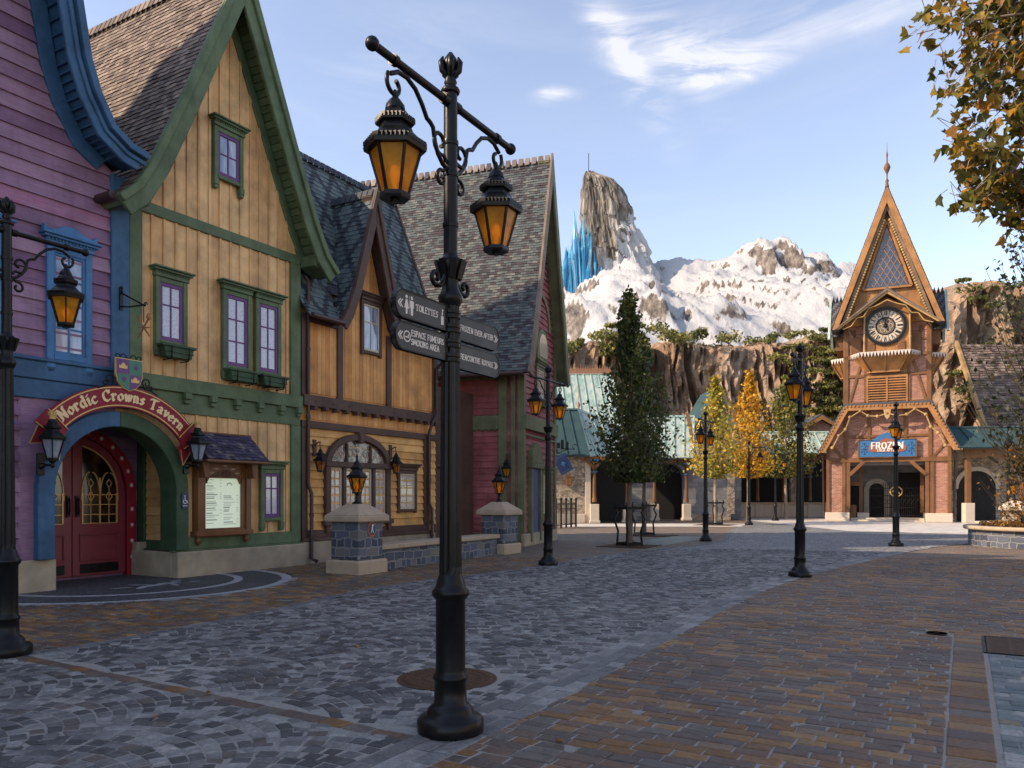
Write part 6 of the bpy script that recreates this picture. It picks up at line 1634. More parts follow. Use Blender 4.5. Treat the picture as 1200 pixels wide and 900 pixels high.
# ================================================================ street lamps
def spiral(c, r0, r1, a0, a1, n, y=0.):
    return [(c[0] + lerp(r0, r1, i/n)*math.cos(rad(lerp(a0, a1, i/n))), y, c[1] + lerp(r0, r1, i/n)*math.sin(rad(lerp(a0, a1, i/n)))) for i in range(n+1)]
def lantern_parts(par, cx, cz, k=1.0, y=0., glass='amber', hang=True, bulb=True, sub=True):
    """Six-sided tapered lantern, cz = bottom. Parts: lantern_cap (thing's part) > glass_panel, frame."""
    n = 6; ro = 0.
    cap = MB(); c = (cx, y, cz)
    s = lambda pr: [(a*k, b*k) for a, b in pr]
    cap.lathe(s([(.20,.305),(.205,.33),(.195,.345),(.15,.395),(.115,.43),(.10,.47),(.125,.475),(.13,.495),(.105,.505),(.085,.545),(.06,.575)]), n, c, sm=False, rot=ro)
    cap.lathe(s([(.065,.57),(.06,.60),(.035,.635),(.018,.65),(.016,.68)]), 12, c)
    for i in range(n):                             # little crest along the eaves and upper tier
        for (rr_, zz, m, w) in ((.192,.345,7,.012),(.122,.497,5,.009)):
            a0, a1 = ro+i*math.pi/3, ro+(i+1)*math.pi/3
            for j in range(m):
                t = (j+.5)/m; px_ = lerp(math.cos(a0), math.cos(a1), t)*rr_*k; py_ = lerp(math.sin(a0), math.sin(a1), t)*rr_*k
                cap.box(cx+px_-w*k, y+py_-w*k, cz+zz*k-.012*k, cx+px_+w*k, y+py_+w*k, cz+zz*k+.016*k)
    co = cap.build('lantern_cap', M['iron'], par)
    fr = MB(); rt, rb = .165*k, .085*k
    for i in range(n):
        a = ro+i*math.pi/3
        fr.bar((cx+rb*math.cos(a), y+rb*math.sin(a), cz+.03*k), (cx+rt*math.cos(a), y+rt*math.sin(a), cz+.305*k), .016*k, .016*k)
    fr.lathe(s([(.095,0),(.10,.012),(.10,.035),(.088,.04)]), n, c, sm=False, rot=ro)
    fr.lathe(s([(.03,-.02),(.03,.0)]), 8, c)
    fr.build('lantern_frame', M['iron'], co)
    g = MB()
    for i in range(n):
        a0, a1 = ro+i*math.pi/3, ro+(i+1)*math.pi/3; q = .96
        g.face([(cx+q*rb*math.cos(a0), y+q*rb*math.sin(a0), cz+.035*k), (cx+q*rb*math.cos(a1), y+q*rb*math.sin(a1), cz+.035*k), (cx+q*rt*math.cos(a1), y+q*rt*math.sin(a1), cz+.305*k), (cx+q*rt*math.cos(a0), y+q*rt*math.sin(a0), cz+.305*k)])
    g.build('lantern_glass', M[glass], co)
    if bulb:
        b = MB(); b.lathe(s([(.012,.04),(.016,.1),(.03,.13),(.034,.17),(.02,.21),(.004,.22)]), 8, c); b.build('lamp_bulb', M['bulb'], co)
    return co
def lamp(label, loc, arms=(-1, 1), rz=F1.a):
    t = thing('street_lamp', label, 'street lamp', loc, rz, 'black iron lamp posts in the square')
    b = MB(); b.lathe([(.205,0),(.212,.03),(.212,.085),(.195,.105),(.15,.12),(.147,.15),(.125,.175),(.104,.19),(.101,.33),(.112,.345),(.112,.36),(.098,.375),(.094,.4),(.094,.84),(.105,.855),(.118,.875),(.118,.9),(.098,.92),(.09,.95),(.078,.99),(.073,1.0)], 28)
    b.build('post_base', M['iron'], t)
    s = MB(); s.lathe([(.072,1.0),(.072,1.05),(.055,2.68),(.055,2.72)], 24, flute=(1.04, 2.7), sm=False); s.build('fluted_shaft', M['iron'], t)
    c = MB(); c.lathe([(.058,2.7),(.075,2.73),(.08,2.76),(.062,2.79),(.05,2.83),(.052,2.88),(.07,2.93),(.085,2.97),(.08,2.99),(.05,3.01),(.045,3.03)], 20)
    for i in range(8):
        a = i*math.pi/4; c.bar((.06*math.cos(a), .06*math.sin(a), 2.87), (.095*math.cos(a), .095*math.sin(a), 2.985), .04, .018)
    c.build('collar', M['iron'], t)
    p = MB(); p.lathe([(.045,3.03),(.043,4.06)], 18)
    for z in (3.2, 3.52, 3.72): p.lathe([(.05,z),(.052,z+.015),(.05,z+.03)], 18)
    p.lathe([(.055,4.05),(.062,4.065),(.055,4.08),(.03,4.1)], 18); p.build('upper_pole', M['iron'], t)
    f = MB(); f.lathe([(.03,4.09),(.042,4.12),(.028,4.16),(.02,4.18),(.034,4.2),(.046,4.235),(.04,4.27),(.012,4.31)], 12)
    for i in range(5):
        a = i*2*math.pi/5; f.tube([(.02*math.cos(a), .02*math.sin(a), 4.15), (.055*math.cos(a), .055*math.sin(a), 4.19), (.062*math.cos(a), .062*math.sin(a), 4.24), (.05*math.cos(a), .05*math.sin(a), 4.275)], [.014,.022,.02,.006], 8)
    f.build('finial', M['iron'], t)
    z0 = 3.99; a_ = MB(); x0, x1 = min(arms)*.75 if min(arms) < 0 else 0, max(arms)*.75 if max(arms) > 0 else 0
    a_.tube([(x0, 0, z0), (x1, 0, z0)], .024, 12)
    for sgn in arms: a_.ball((sgn*.76, 0, z0), .04, 12); a_.tube([(sgn*.55, 0, z0), (sgn*.585, 0, z0)], .033, 12); a_.tube([(sgn*.04, 0, z0), (sgn*.09, 0, z0)], .034, 12)
    a_.build('cross_arm', M['iron'], t)
    for sgn in arms:
        k = MB(); S = lambda pts: [(sgn*x, y, z) for x, y, z in pts]
        k.tube(S([(.05,0,3.56),(.09,0,3.575),(.14,0,3.62),(.17,0,3.68),(.19,0,3.76),(.22,0,3.78),(.255,0,3.79),(.30,0,3.85),(.37,0,3.915),(.45,0,3.945),(.53,0,3.94),(.60,0,3.90)]), .014, 7)
        k.tube(S(spiral((.565,3.85), .075, .03, 40, -250, 14)), .013, 7)
        k.tube(S([(.05,0,3.60)] + spiral((.115,3.70), .08, .025, -120, 260, 18)), .013, 7)
        k.tube(S([(.05,0,3.56)] + spiral((.10,3.48), .055, .02, 110, -230, 14)), .012, 7)
        k.tube([(sgn*.56, -.0, 3.82), (sgn*.56+.022, 0, 3.795), (sgn*.56, 0, 3.765), (sgn*.56-.022, 0, 3.795), (sgn*.56, 0, 3.82)], .009, 6, cap=False)
        k.build('scroll_bracket', M['iron'], t)
        lantern_parts(t, sgn*.56, 3.195, .9)
    return t
g1 = lambda x, y: (x, y, 0)
L0 = lamp('nearest black lamp post, on the cobbles, carrying four grey direction signs', g1(-.39, 4.98))
def dlamp(loc, label): return dup(L0, loc, F1.a, label)
dlamp(g1(-4.75, 7.38), 'black lamp post cut by the left edge in front of the purple house')
dlamp(g1(.78, 16.95), 'black lamp post in front of the red house gable')
dlamp(g1(5.32, 14.5), 'black lamp post at the right border of the grey cobbles, left of the clock tower')
dlamp(g1(11.44, 23.39), 'black lamp post directly in front of the clock tower gateway')
dlamp(g1(6.42, 26.04), 'black lamp post beside the green and yellow tree with an iron guard')
dlamp(g1(19.6, 31.0), 'lamp post behind the rusty shrub at the right edge, only its lantern showing')
L1 = lamp('black lamp post with a single lantern, in front of the golden tree', g1(12.2, 40.4), (1,), 0)
dup(L1, g1(15.9, 47.4), 0, 'black lamp post with a single lantern, farthest one near the long arcade')
# iron scroll collar of the sign post on the nearest lamp
sc3 = MB()
for s in (-1, 1):
    sc3.tube([(s*x, 0, z) for x, z in ((.05,2.93),(.07,2.86),(.11,2.81),(.16,2.80))] + [(s*p[0], 0, p[2]) for p in spiral((.16,2.85), .05, .018, -90, 230, 12)], .015, 7)
sc3.build('sign_scroll', M['iron'], L0)
def fingerpost(label, z0, sgn, lines, icons):
    t = thing('direction_sign', label, 'sign', (-.39, 4.98, z0), F1.a, 'grey finger signs on the nearest lamp post')
    a, b, h = .07, .58, .165; mb = MB()
    def shp(i=0.):
        return [(sgn*(a+i), i), (sgn*(b-.07), i)] + [(sgn*(b-.07+(.07-i)*math.sin(rad(w))), h/2-(h/2-i)*math.cos(rad(w))) for w in range(15, 180, 15)] + [(sgn*(b-.07), h-i), (sgn*(a+i), h-i)]
    mb.prism(shp(), -.016, .016); p = mb.build('sign_plate', M['signgrey'], t, .003)
    r_ = MB(); o, i_ = shp(), shp(.008)
    for k in range(len(o)): q = (k+1) % len(o); r_.prism([o[k], o[q], i_[q], i_[k]], -.02, .02)
    r_.build('sign_rim', M['iron'], p)
    for z in (.03, .12): c = MB(); c.lathe([(.064,z),(.066,z+.012),(.064,z+.024)], 18); c.box(sgn*.05, -.008, z, sgn*.09, .008, z+.024); c.build('sign_clamp', M['iron'], t)
    tx = MB(); mid = (a+b)/2
    def pl_(cx, bz): return lambda u, v: (cx+u, bz+v)
    for (s_, size, cx, bz) in lines: letters(tx, s_, size, pl_(cx, bz), (.2, 15, .1), .15, -.0165)
    def arrow(x, z, d, s=.024):
        for dx in (0, .018):
            tx.face([(x+dx*d, -.0172, z), (x+dx*d-d*s, -.0172, z+s), (x+dx*d-d*s-d*.01, -.0172, z+s), (x+dx*d-d*.012, -.0172, z), (x+dx*d-d*s-d*.01, -.0172, z-s), (x+dx*d-d*s, -.0172, z-s)])
    if 'L' in icons: arrow(-.54, h/2, -1)
    if 'R' in icons: arrow(.535, h/2, 1)
    if 'people' in icons:
        for cx, fem in ((-.475, 1), (-.425, 0)):
            tx.lathe([(.011,0),(.011,.001)], 10, (cx, -.017, 0)) if False else None
            y = -.0175; tx.face([(cx+.011*math.cos(w*.628), y, .128+.011*math.sin(w*.628)) for w in range(10)])
            if fem: tx.face([(cx-.008, y, .113), (cx-.022, y, .06), (cx-.009, y, .06), (cx-.009, y, .028), (cx+.009, y, .028), (cx+.009, y, .06), (cx+.022, y, .06), (cx+.008, y, .113)])
            else: tx.face([(cx-.019, y, .112), (cx-.019, y, .07), (cx-.012, y, .07), (cx-.010, y, .026), (cx+.010, y, .026), (cx+.012, y, .07), (cx+.019, y, .07), (cx+.019, y, .112)])
        tx.face([(-.452, -.0172, .03), (-.449, -.0172, .03), (-.449, -.0172, .135), (-.452, -.0172, .135)])
        x = -.115; y = -.0175
        tx.face([(x-.014, y, .03), (x+.014, y, .03), (x+.014, y, .085), (x-.014, y, .085)]); tx.face([(x-.008, y, .09), (x+.008, y, .09), (x+.004, y, .115), (x-.004, y, .115)]); tx.face([(x-.004, y, .117), (x+.012, y, .117), (x+.012, y, .125), (x-.004, y, .128)])
    if 'smoke' in icons:
        cx, cz = -.47, .083; y = -.0172
        for w in range(20):
            p0, p1 = w*math.pi/10, (w+1)*math.pi/10
            tx.face([(cx+.034*math.cos(p0), y, cz+.034*math.sin(p0)), (cx+.034*math.cos(p1), y, cz+.034*math.sin(p1)), (cx+.026*math.cos(p1), y, cz+.026*math.sin(p1)), (cx+.026*math.cos(p0), y, cz+.026*math.sin(p0))])
        tx.face([(cx-.02, y, cz-.008), (cx+.02, y, cz-.008), (cx+.02, y, cz), (cx-.02, y, cz)]); tx.face([(cx+.008, y, cz+.003), (cx+.02, y, cz+.003), (cx+.016, y, cz+.014), (cx+.006, y, cz+.012)])
    tx.build('sign_lettering', M['white'], p)
fingerpost('upper left grey finger sign reading TOILETTES with figures of a woman and a man', 2.53, -1, [('TOILETTES', .036, -.275, .066)], ('L', 'people'))
fingerpost('lower left grey finger sign reading ESPACE FUMEURS and SMOKING AREA', 2.345, -1, [('ESPACE FUMEURS', .034, -.265, .093), ('SMOKING AREA', .034, -.29, .042)], ('L', 'smoke'))
fingerpost('upper right grey finger sign reading FROZEN EVER AFTER', 2.50, 1, [('FROZEN EVER AFTER', .034, .29, .066)], ('R',))
fingerpost('lower right grey finger sign reading RENCONTRE ROYALE', 2.315, 1, [('RENCONTRE ROYALE', .034, .29, .066)], ('R',))

# ================================================================ tavern sign, wall lanterns, menu, small signs
bn = thing('tavern_banner', 'arched crimson banner with gilt edge reading Nordic Crowns Tavern above the porch', 'sign', F1.w(AX, -.24, 0), F1.a)
RI, RO = 1.42, 1.78
def ring(mb, r0, r1, a0, a1, y0, y1, n=30):
    p, q = arc(0, AZ, r0, a0, a1, n), arc(0, AZ, r1, a0, a1, n)
    for i in range(n): mb.prism([q[i], q[i+1], p[i+1], p[i]], y0, y1)
mb = MB(); ring(mb, RI, RO, 40, 140, -.05, 0); bo_ = mb.build('banner_board', M['banner'], bn)
for r0, r1, nmx in ((RO-.035, RO-.02, 0), (RI+.02, RI+.035, 0)):
    pass
for r_ in (RO-.04, RI+.022):
    mb = MB(); ring(mb, r_, r_+.018, 40, 140, -.056, -.05); mb.build('gilt_line', M['gilt'], bo_)
for wd in (range(0, 6), range(7, 13), range(14, 20)):
    mb = MB(); letters(mb, 'Nordic Crowns Tavern', .176, lambda u, v: ((1.53+v)*math.sin(u/1.55), AZ+(1.53+v)*math.cos(u/1.55)), (.24, 35, .09), .19, -.052, wd)
    mb.build('banner_lettering', M['letter'], bo_)
for s in (-1, 1):
    P = lambda r, w: (s*r*math.cos(rad(40-w)), AZ+r*math.sin(rad(40-w)))
    mb = MB(); mb.prism([P(RI-.02,-4), P(RO+.05,-4), P(RO+.06,5), P(RI-.06,5)], -.10, -.05)
    mb.prism([P(RI-.12,2), P(RO-.02,2), P(RO-.05,15), P((RI+RO)/2-.1,10), P(RI-.2,17)], -.05, -.02); tl = mb.build('ribbon_tail', M['banner'], bn, .006)
    mb = MB()
    for p, q in ((P(RI-.02,-4), P(RO+.05,-4)), (P(RO+.06,5), P(RI-.06,5))): mb.bar((p[0], -.105, p[1]), (q[0], -.105, q[1]), .012, .022, (0,1,0))
    pts = [P(RO-.02,5), P(RO-.05,15), P((RI+RO)/2-.1,10), P(RI-.2,17), P(RI-.1,5)]
    for p, q in zip(pts, pts[1:]): mb.bar((p[0], -.052, p[1]), (q[0], -.052, q[1]), .012, .02, (0,1,0))
    mb.build('gilt_line', M['gilt'], tl)
sh = thing('crest_shield', 'small purple and green quartered shield with crowns above the crimson banner', 'shield', F1.w(-1.1, -.27, 3.28), F1.a)
def shield(k): return [(-.235*k,.52),(.235*k,.52),(.235*k,.25),(.2*k,.14),(.12*k,.05),(0,0.0),(-.12*k,.05),(-.2*k,.14),(-.235*k,.25)]
mb = MB(); mb.prism([(x*1.06, z*1.06-.015) for x, z in shield(1)], -.045, 0); b0_ = mb.build('shield_rim', M['gilt'], sh, .004)
for (q, mt) in (([(-.235,.52),(-.0,.52),(-.0,.27),(-.235,.27)], 'shieldp'), ([(.0,.52),(.235,.52),(.235,.27),(.0,.27)], 'shieldg'), ([(-.235,.27),(0,.27),(0,0),(-.12,.05),(-.2,.14)], 'shieldg'), ([(.235,.27),(0,.27),(0,0),(.12,.05),(.2,.14)], 'shieldp')):
    mb = MB(); mb.prism(q, -.052, -.045); mb.build('shield_quarter', M[mt], b0_)
mb = MB()
for cx, cz in ((-.118,.39),(.1,.17)):
    w = .075; mb.prism([(cx-w,cz-.03),(cx+w,cz-.03),(cx+w,cz+.03),(cx+w*.6,cz+.012),(cx+w*.35,cz+.05),(cx,cz+.065),(cx-w*.35,cz+.05),(cx-w*.6,cz+.012),(cx-w,cz+.03)], -.058, -.052)
mb.build('crown_emblem', M['gilt'], b0_)
mb = MB()
for cx, cz in ((.118,.38),(-.1,.17)):
    for dx, dz in ((0,.04),(.035,.02),(-.035,.02)): mb.prism([(cx,cz-.035),(cx+dx+.014,cz+dz),(cx+dx,cz+dz+.025),(cx+dx-.014,cz+dz)], -.057, -.052)
mb.build('flower_emblem', M['shieldp'], b0_)
mb = MB()
for s in (-1, 1):
    mb.tube([(s*.0, -.02, .55)] + [(s*p[0], -.02, p[2]) for p in spiral((.1,.56), .06, .02, 180, -160, 12)], .01, 6)
    mb.tube([(s*p[0], -.02, p[2]) for p in spiral((.2,.56), .05, .02, 200, -120, 10)], .01, 6)
    mb.tube([(s*p[0], -.02, p[2]) for p in spiral((.34,.16), .09, .02, 200, -200, 16)], .012, 6); mb.tube([(s*.24,-.02,.2),(s*.3,-.02,.06),(s*.42,-.02,.04),(s*.55,-.02,-.02)], .012, 6); mb.tube([(s*p[0], -.02, p[2]) for p in spiral((.42,.08), .05, .015, 180, -160, 10)], .01, 6)
mb.build('iron_scroll', M['iron'], sh)
wq = thing('hanging_utensils', 'wooden spoon and fork crossed and hung from an iron bracket above the tavern', 'hanging sign', F1.w(-1.1, 0, 4.95), F1.a)
mb = MB(); mb.box(-.03, -.10, -.28, .03, -.07, .10); mb.tube([(0,-.1,.06),(0,-.12,.0),(0,-.68,-.26)], .014, 7); mb.tube([(0,-.1,-.22),(0,-.3,-.25),(0,-.74,-.27)], .014, 7); mb.tube([(p[0]*0, -.74-p[0]*.5, -.27+p[2]*.5) for p in spiral((0,0), .1, .02, 0, 300, 10)], .012, 6); mb.tube([(0,-.7,-.27),(0,-.7,-.55)], .008, 6); mb.ball((0,-.1,.1), .028, 8); mb.build('bracket', M['iron'], wq)
mb = MB()
for s in (-1, 1):
    mb.bar((-.0, -.7+s*.15, -.80), (0, -.7-s*.11, -.52), .02, .022, (1,0,0))
    if s > 0: mb.lathe([(.004,-.06),(.035,-.03),(.04,0),(.028,.05),(.006,.07)], 10, (0, -.83, -.48))
    else:
        for k in (-1, 0, 1): mb.bar((0, -.585+k*.02, -.53), (0, -.565+k*.025, -.42), .014, .012, (1,0,0))
mb.bar((.0, -.86, -.66), (.0, -.54, -.62), .016, .02, (0,0,1)); mb.build('crossed_utensils', M['timberlt'], wq)
def walllamp(label, fr, x, z, k=1.0, style='arm', glass='clear'):
    t = thing('wall_lantern', label, 'wall lantern', fr.w(x, 0, z), fr.a, 'lanterns fixed on the house fronts')
    mb = MB()
    if style == 'arm':
        mb.box(-.055, -.2, -.20, .055, -.155, .14); mb.tube([(0,-.2,-.10),(0,-.28,-.06),(0,-.38,-.05),(0,-.5,-.05)], .018, 8); mb.tube([(0,-.2,-.02),(0,-.3,-.03),(0,-.38,-.05)], .012, 7); mb.lathe([(.012,-.10),(.035,-.06),(.02,-.03),(.05,.0),(.05,.02)], 10, (0,-.5,0)); mb.build('bracket', M['iron'], t, .004)
        lantern_parts(t, 0, .02, k, -.5, glass, bulb=False)
        c = MB(); c.lathe([(.05,.6*k),(.045,.66*k),(.06,.70*k)], 10, (0,-.5,.02)); 
        for i in range(8): c.box(.052*math.cos(i*.785)-.008, -.5+.052*math.sin(i*.785)-.008, .70*k, .052*math.cos(i*.785)+.008, -.5+.052*math.sin(i*.785)+.008, .75*k)
        c.build('crown', M['gilt'], t)
    else:
        mb.box(-.05, -.06, .05, .05, 0, .42); mb.tube([(0,-.06,.30),(0,-.16,.36),(0,-.22,.36)], .016, 8); mb.tube([(0,-.2,.37),(0,-.22,.2)], .012, 6); mb.build('bracket', M['brown'], t, .004)
        lantern_parts(t, 0, -.30, k, -.22, glass, bulb=False)
    return t
walllamp('black wall lantern with gilt crown on the blue side of the tavern arch', F1, -2.5, 2.02, 1.02)
walllamp('black wall lantern with gilt crown between the tavern arch and the menu cabinet', F1, .12, 2.1, 1.0)
walllamp('brown wall lantern left of the arched shop window on the orange house', F1, 3.55, 2.33, .78, 'hook', 'amberdk')
walllamp('brown wall lantern right of the arched shop window on the orange house', F1, 6.22, 2.36, .78, 'hook', 'amberdk')
o = walllamp('small amber wall lantern on the corner of the red house', F2, 0, 2.35, .8, 'hook', 'amber'); o.location = F2.w(-.09, .4, 2.35); o.rotation_euler.z = F2.a - math.pi/2
# menu cabinet with its own little roof
mc = thing('menu_cabinet', 'carved walnut menu cabinet with lit paper and small violet slate roof on the ochre house', 'menu board', F1.w(1.0, 0, .72), F1.a)
mb = MB(); hw, hh = .57, 1.42
mb.box(-hw, -.16, .0, hw, -.02, .16); mb.box(-hw, -.16, hh-.3, hw, -.02, hh+.02); mb.box(-hw, -.16, .16, -hw+.14, -.02, hh-.3); mb.box(hw-.14, -.16, .16, hw, -.02, hh-.3)
mb.box(-hw-.06, -.2, .1, -hw+.06, -.02, hh); mb.box(hw-.06, -.2, .1, hw+.06, -.02, hh); mb.box(-hw-.1, -.22, .02, hw+.1, -.02, .11)
for s in (-1, 1):
    mb.lathe([(.005,-.16),(.05,-.10),(.055,-.05),(.03,.0),(.05,.03)], 10, (s*hw, -.12, 0)); mb.prism([(s*(hw-.03),1.12),(s*(hw+.03),1.12),(s*(hw+.12),1.5),(s*(hw-.08),1.5)], -.36, -.2)
    mb.prism([(-.02,1.1),(-.42,1.46),(-.42,1.54),(-.02,1.54)], s*(hw)-.05, s*hw+.05, .5, 'x')
pts = arc(0, .86, .43, 20, 160, 12)
for p, q in zip(pts, pts[1:]): mb.prism([p, q, (q[0], hh-.29), (p[0], hh-.29)], -.16, -.08)
cb = mb.build('cabinet', M['walnut'], mc, .01)
mb = MB(); mb.prism([(-hw+.13,.15),(hw-.13,.15),(hw-.13,1.02)] + arc(0, .86, .44, 22, 158, 10) + [(-hw+.13,1.02)], -.10, -.04); pp = mb.build('menu_paper', M['menu'], cb)
mb = MB(); rr = random.Random(8)
for col in (0, 1):
    z = 1.08 if col == 0 else .78
    while z > .22:
        x0 = -.37 if col == 0 else .03; w = rr.uniform(.12, .3); mb.box(x0, -.104, z, x0+w, -.10, z+rr.choice((.008, .008, .016))); 
        if rr.random() < .5: mb.box(x0+.31, -.104, z, x0+.345, -.10, z+.008)
        z -= rr.choice((.035, .035, .06))
mb.tube([(-.0+.17+.06*math.cos(w*.4), -.103, .98+.05*math.sin(w*.4)) for w in range(9)], .008, 4); mb.build('menu_text', M['ink'], pp)
mb = MB()
for x, z in ((-.3,1.22),(.3,1.22),(0,1.36),(-.2,1.30),(.2,1.30),(-.25,.08),(.25,.08),(-.1,.08),(.1,.08)): mb.lathe([(.03,0),(.03,.01)], 6, (x, -.17, z)); mb.prism([(x-.07,z),(x,z+.018),(x+.07,z),(x,z-.018)], -.166, -.16)
mb.build('painted_flower', M['cream'], cb)
mb = MB(); pr = [(-.60,1.46),(-.05,1.98)]
slates(mb, pr, -.72, .72, 'x', (0,-1,.6), .1, .085, .016); mb.prism([(-.60,1.44),(-.05,1.96),(-.02,1.96),(-.02,1.44)], -.72, .72, .2, 'x'); rfm = mb.build('small_roof', M['slate_m'], mc)
mb = MB(); mb.box(-.76, -.62, 1.41, .76, -.02, 1.45); mb.box(-.74, -.08, 1.97, .74, -.0, 2.0); mb.build('roof_frame', M['walnut'], rfm, .006)
ac = thing('access_plate', 'small navy plate with white wheelchair symbol on the green arch post', 'sign', F1.w(.1, -.17, 1.3), F1.a)
mb = MB(); mb.prism([(-.075,0),(-.05,-.035),(.05,-.035),(.075,0),(.075,.22),(.05,.255),(-.05,.255),(-.075,.22)], -.015, 0); mb.build('plate', M['navy'], ac)
mb = MB(); y = -.0155
for w in range(13): 
    a0, a1 = 2.2+w*.36, 2.2+(w+1)*.36; mb.face([(-.006+.042*math.cos(a0), y, .095+.042*math.sin(a0)), (-.006+.042*math.cos(a1), y, .095+.042*math.sin(a1)), (-.006+.03*math.cos(a1), y, .095+.03*math.sin(a1)), (-.006+.03*math.cos(a0), y, .095+.03*math.sin(a0))])
mb.face([(-.012,y-.001,.11),(.0,y-.001,.11),(.0,y-.001,.175),(-.012,y-.001,.175)]); mb.face([(-.006+.013*math.cos(w*.785), y-.001, .195+.013*math.sin(w*.785)) for w in range(8)])
mb.face([(-.01,y-.002,.105),(.035,y-.002,.105),(.035,y-.002,.117),(-.01,y-.002,.117)]); mb.face([(.03,y-.003,.105),(.042,y-.003,.11),(.055,y-.003,.06),(.045,y-.003,.056)]); mb.face([(-.05,y,.01),(.05,y,.01),(.05,y,.02),(-.05,y,.02)])
mb.build('wheelchair_symbol', M['white'], ac)

# ================================================================ stone piers, low wall
def pier(label, loc, mats=('slate','cap'), lamp_=True, k=1.):
    t = thing('stone_pier', label, 'stone pier', loc, F1.a, 'stone piers with lanterns')
    b = MB(); b.box(-.43, -.43, -.02, .43, .43, .27); b.build('pier_base', M['cap'], t, .03)
    b = MB(); b.box(-.355, -.355, .27, .355, .355, 1.0); b.build('pier_shaft', M[mats[0]], t, .02)
    b = MB(); b.hexa([(-.45,-.45,1.0),(.45,-.45,1.0),(.45,.45,1.0),(-.45,.45,1.0),(-.45,-.45,1.12),(.45,-.45,1.12),(.45,.45,1.12),(-.45,.45,1.12)]); b.hexa([(-.45,-.45,1.12),(.45,-.45,1.12),(.45,.45,1.12),(-.45,.45,1.12),(-.16,-.16,1.34),(.16,-.16,1.34),(.16,.16,1.34),(-.16,.16,1.34)]); b.build('pier_cap', M[mats[1]], t, .02)
    return t
def pierlamp(label, loc):
    t = thing('pier_lantern', label, 'lantern', loc, F1.a, 'lanterns standing on stone piers')
    b = MB(); b.lathe([(.10,0),(.10,.025),(.05,.05),(.03,.09),(.045,.12),(.03,.15),(.04,.2),(.085,.215)], 12); b.build('lantern_foot', M['iron'], t)
    co = lantern_parts(t, 0, .2, 1.0, 0., 'amber')
    f = MB(); f.lathe([(.03,.86),(.015,.89),(.03,.92),(.004,.97)], 10)
    for i in range(6):
        a = i*math.pi/3; a2 = a+math.pi/3
        P = lambda w, r_, z: (r_*math.cos(w), r_*math.sin(w), z)
        f.bar(P(a,.095,.24), P(a2,.16,.49), .007, .007); f.bar(P(a2,.095,.24), P(a,.16,.49), .007, .007)
    f.build('lattice', M['iron'], co)
PR1 = (-3.02, 15.3, 0); PR2 = (-.33, 20.5, 0)
pier('stone pier in front of the orange house, bearing a round orange emblem plate', PR1); pier('stone pier at the corner of the red house, ending the low wall', PR2)
pierlamp('amber lantern on the stone pier in front of the orange house', (PR1[0], PR1[1], 1.34)); pierlamp('amber lantern on the stone pier at the red house corner', (PR2[0], PR2[1], 1.34))
pier('sunlit pale stone pier behind the planter at the right edge', (16.9, 26.4, 0), ('rubble', 'pale')); pierlamp('amber lantern on the sunlit pale pier behind the planter', (16.9, 26.4, 1.34))
pb = MB(); pb.box(-.45,-.3,0,.45,.3,.28); pb.box(-.38,-.25,.28,.38,.25,.55); pb.box(-.46,-.32,.55,.46,.32,.66); o = pb.build('white_plinth', M['pale'], None, .02, (15.9, 25.9, 0)); tag(o, 'low cream stone plinth left of the sunlit pier', 'plinth')
ep = thing('emblem_plate', 'orange-rimmed navy octagonal plate with white pictogram on the nearer pier', 'sign', (PR1[0], PR1[1], .86), F1.a)
E1 = [(.13*math.cos(rad(22.5+45*i)), .155*math.sin(rad(22.5+45*i))) for i in range(8)]
mb = MB(); mb.prism([(x, z) for x, z in E1], -.375, -.355); pl_ = mb.build('plate_rim', M['orng'], ep)
mb = MB(); mb.prism([(x*.8, z*.8) for x, z in E1], -.38, -.375); mb.build('plate', M['navy'], pl_)
mb = MB(); y = -.3805
mb.face([(-0.035,y,-.07),(-0.020,y,-.075),(0.015,y,.03),(-0.005,y,.03)]); mb.face([(0.030,y-.0005,-.075),(0.045,y-.0005,-.07),(0.015,y-.0005,.03),(-0.005,y-.0005,.03)]); mb.face([(-0.020,y-.001,.02),(0.020,y-.001,.02),(0.045,y-.001,.085),(0.025,y-.001,.09)]); mb.face([(.008+.02*math.cos(w*.785), y-.0015, .075+.02*math.sin(w*.785)) for w in range(8)]); mb.build('pictogram', M['white'], pl_)
d = Vector(PR2) - Vector(PR1); ln = d.length; an = math.atan2(d.y, d.x)
lw = thing('low_wall', 'low blue-grey rubble wall with sandstone coping between the two stone piers', 'wall', (PR1[0], PR1[1], 0), an)
mb = MB(); mb.box(.4, -.16, -.02, ln-.4, .2, .42); mb.build('wall_body', M['slate'], lw, .015)
mb = MB(); k = 6
for i in range(k): mb.box(lerp(.38, ln-.38, i/k)+.004, -.24, .42, lerp(.38, ln-.38, (i+1)/k)-.004, .28, .52)
mb.build('coping', M['cap'], lw, .015)
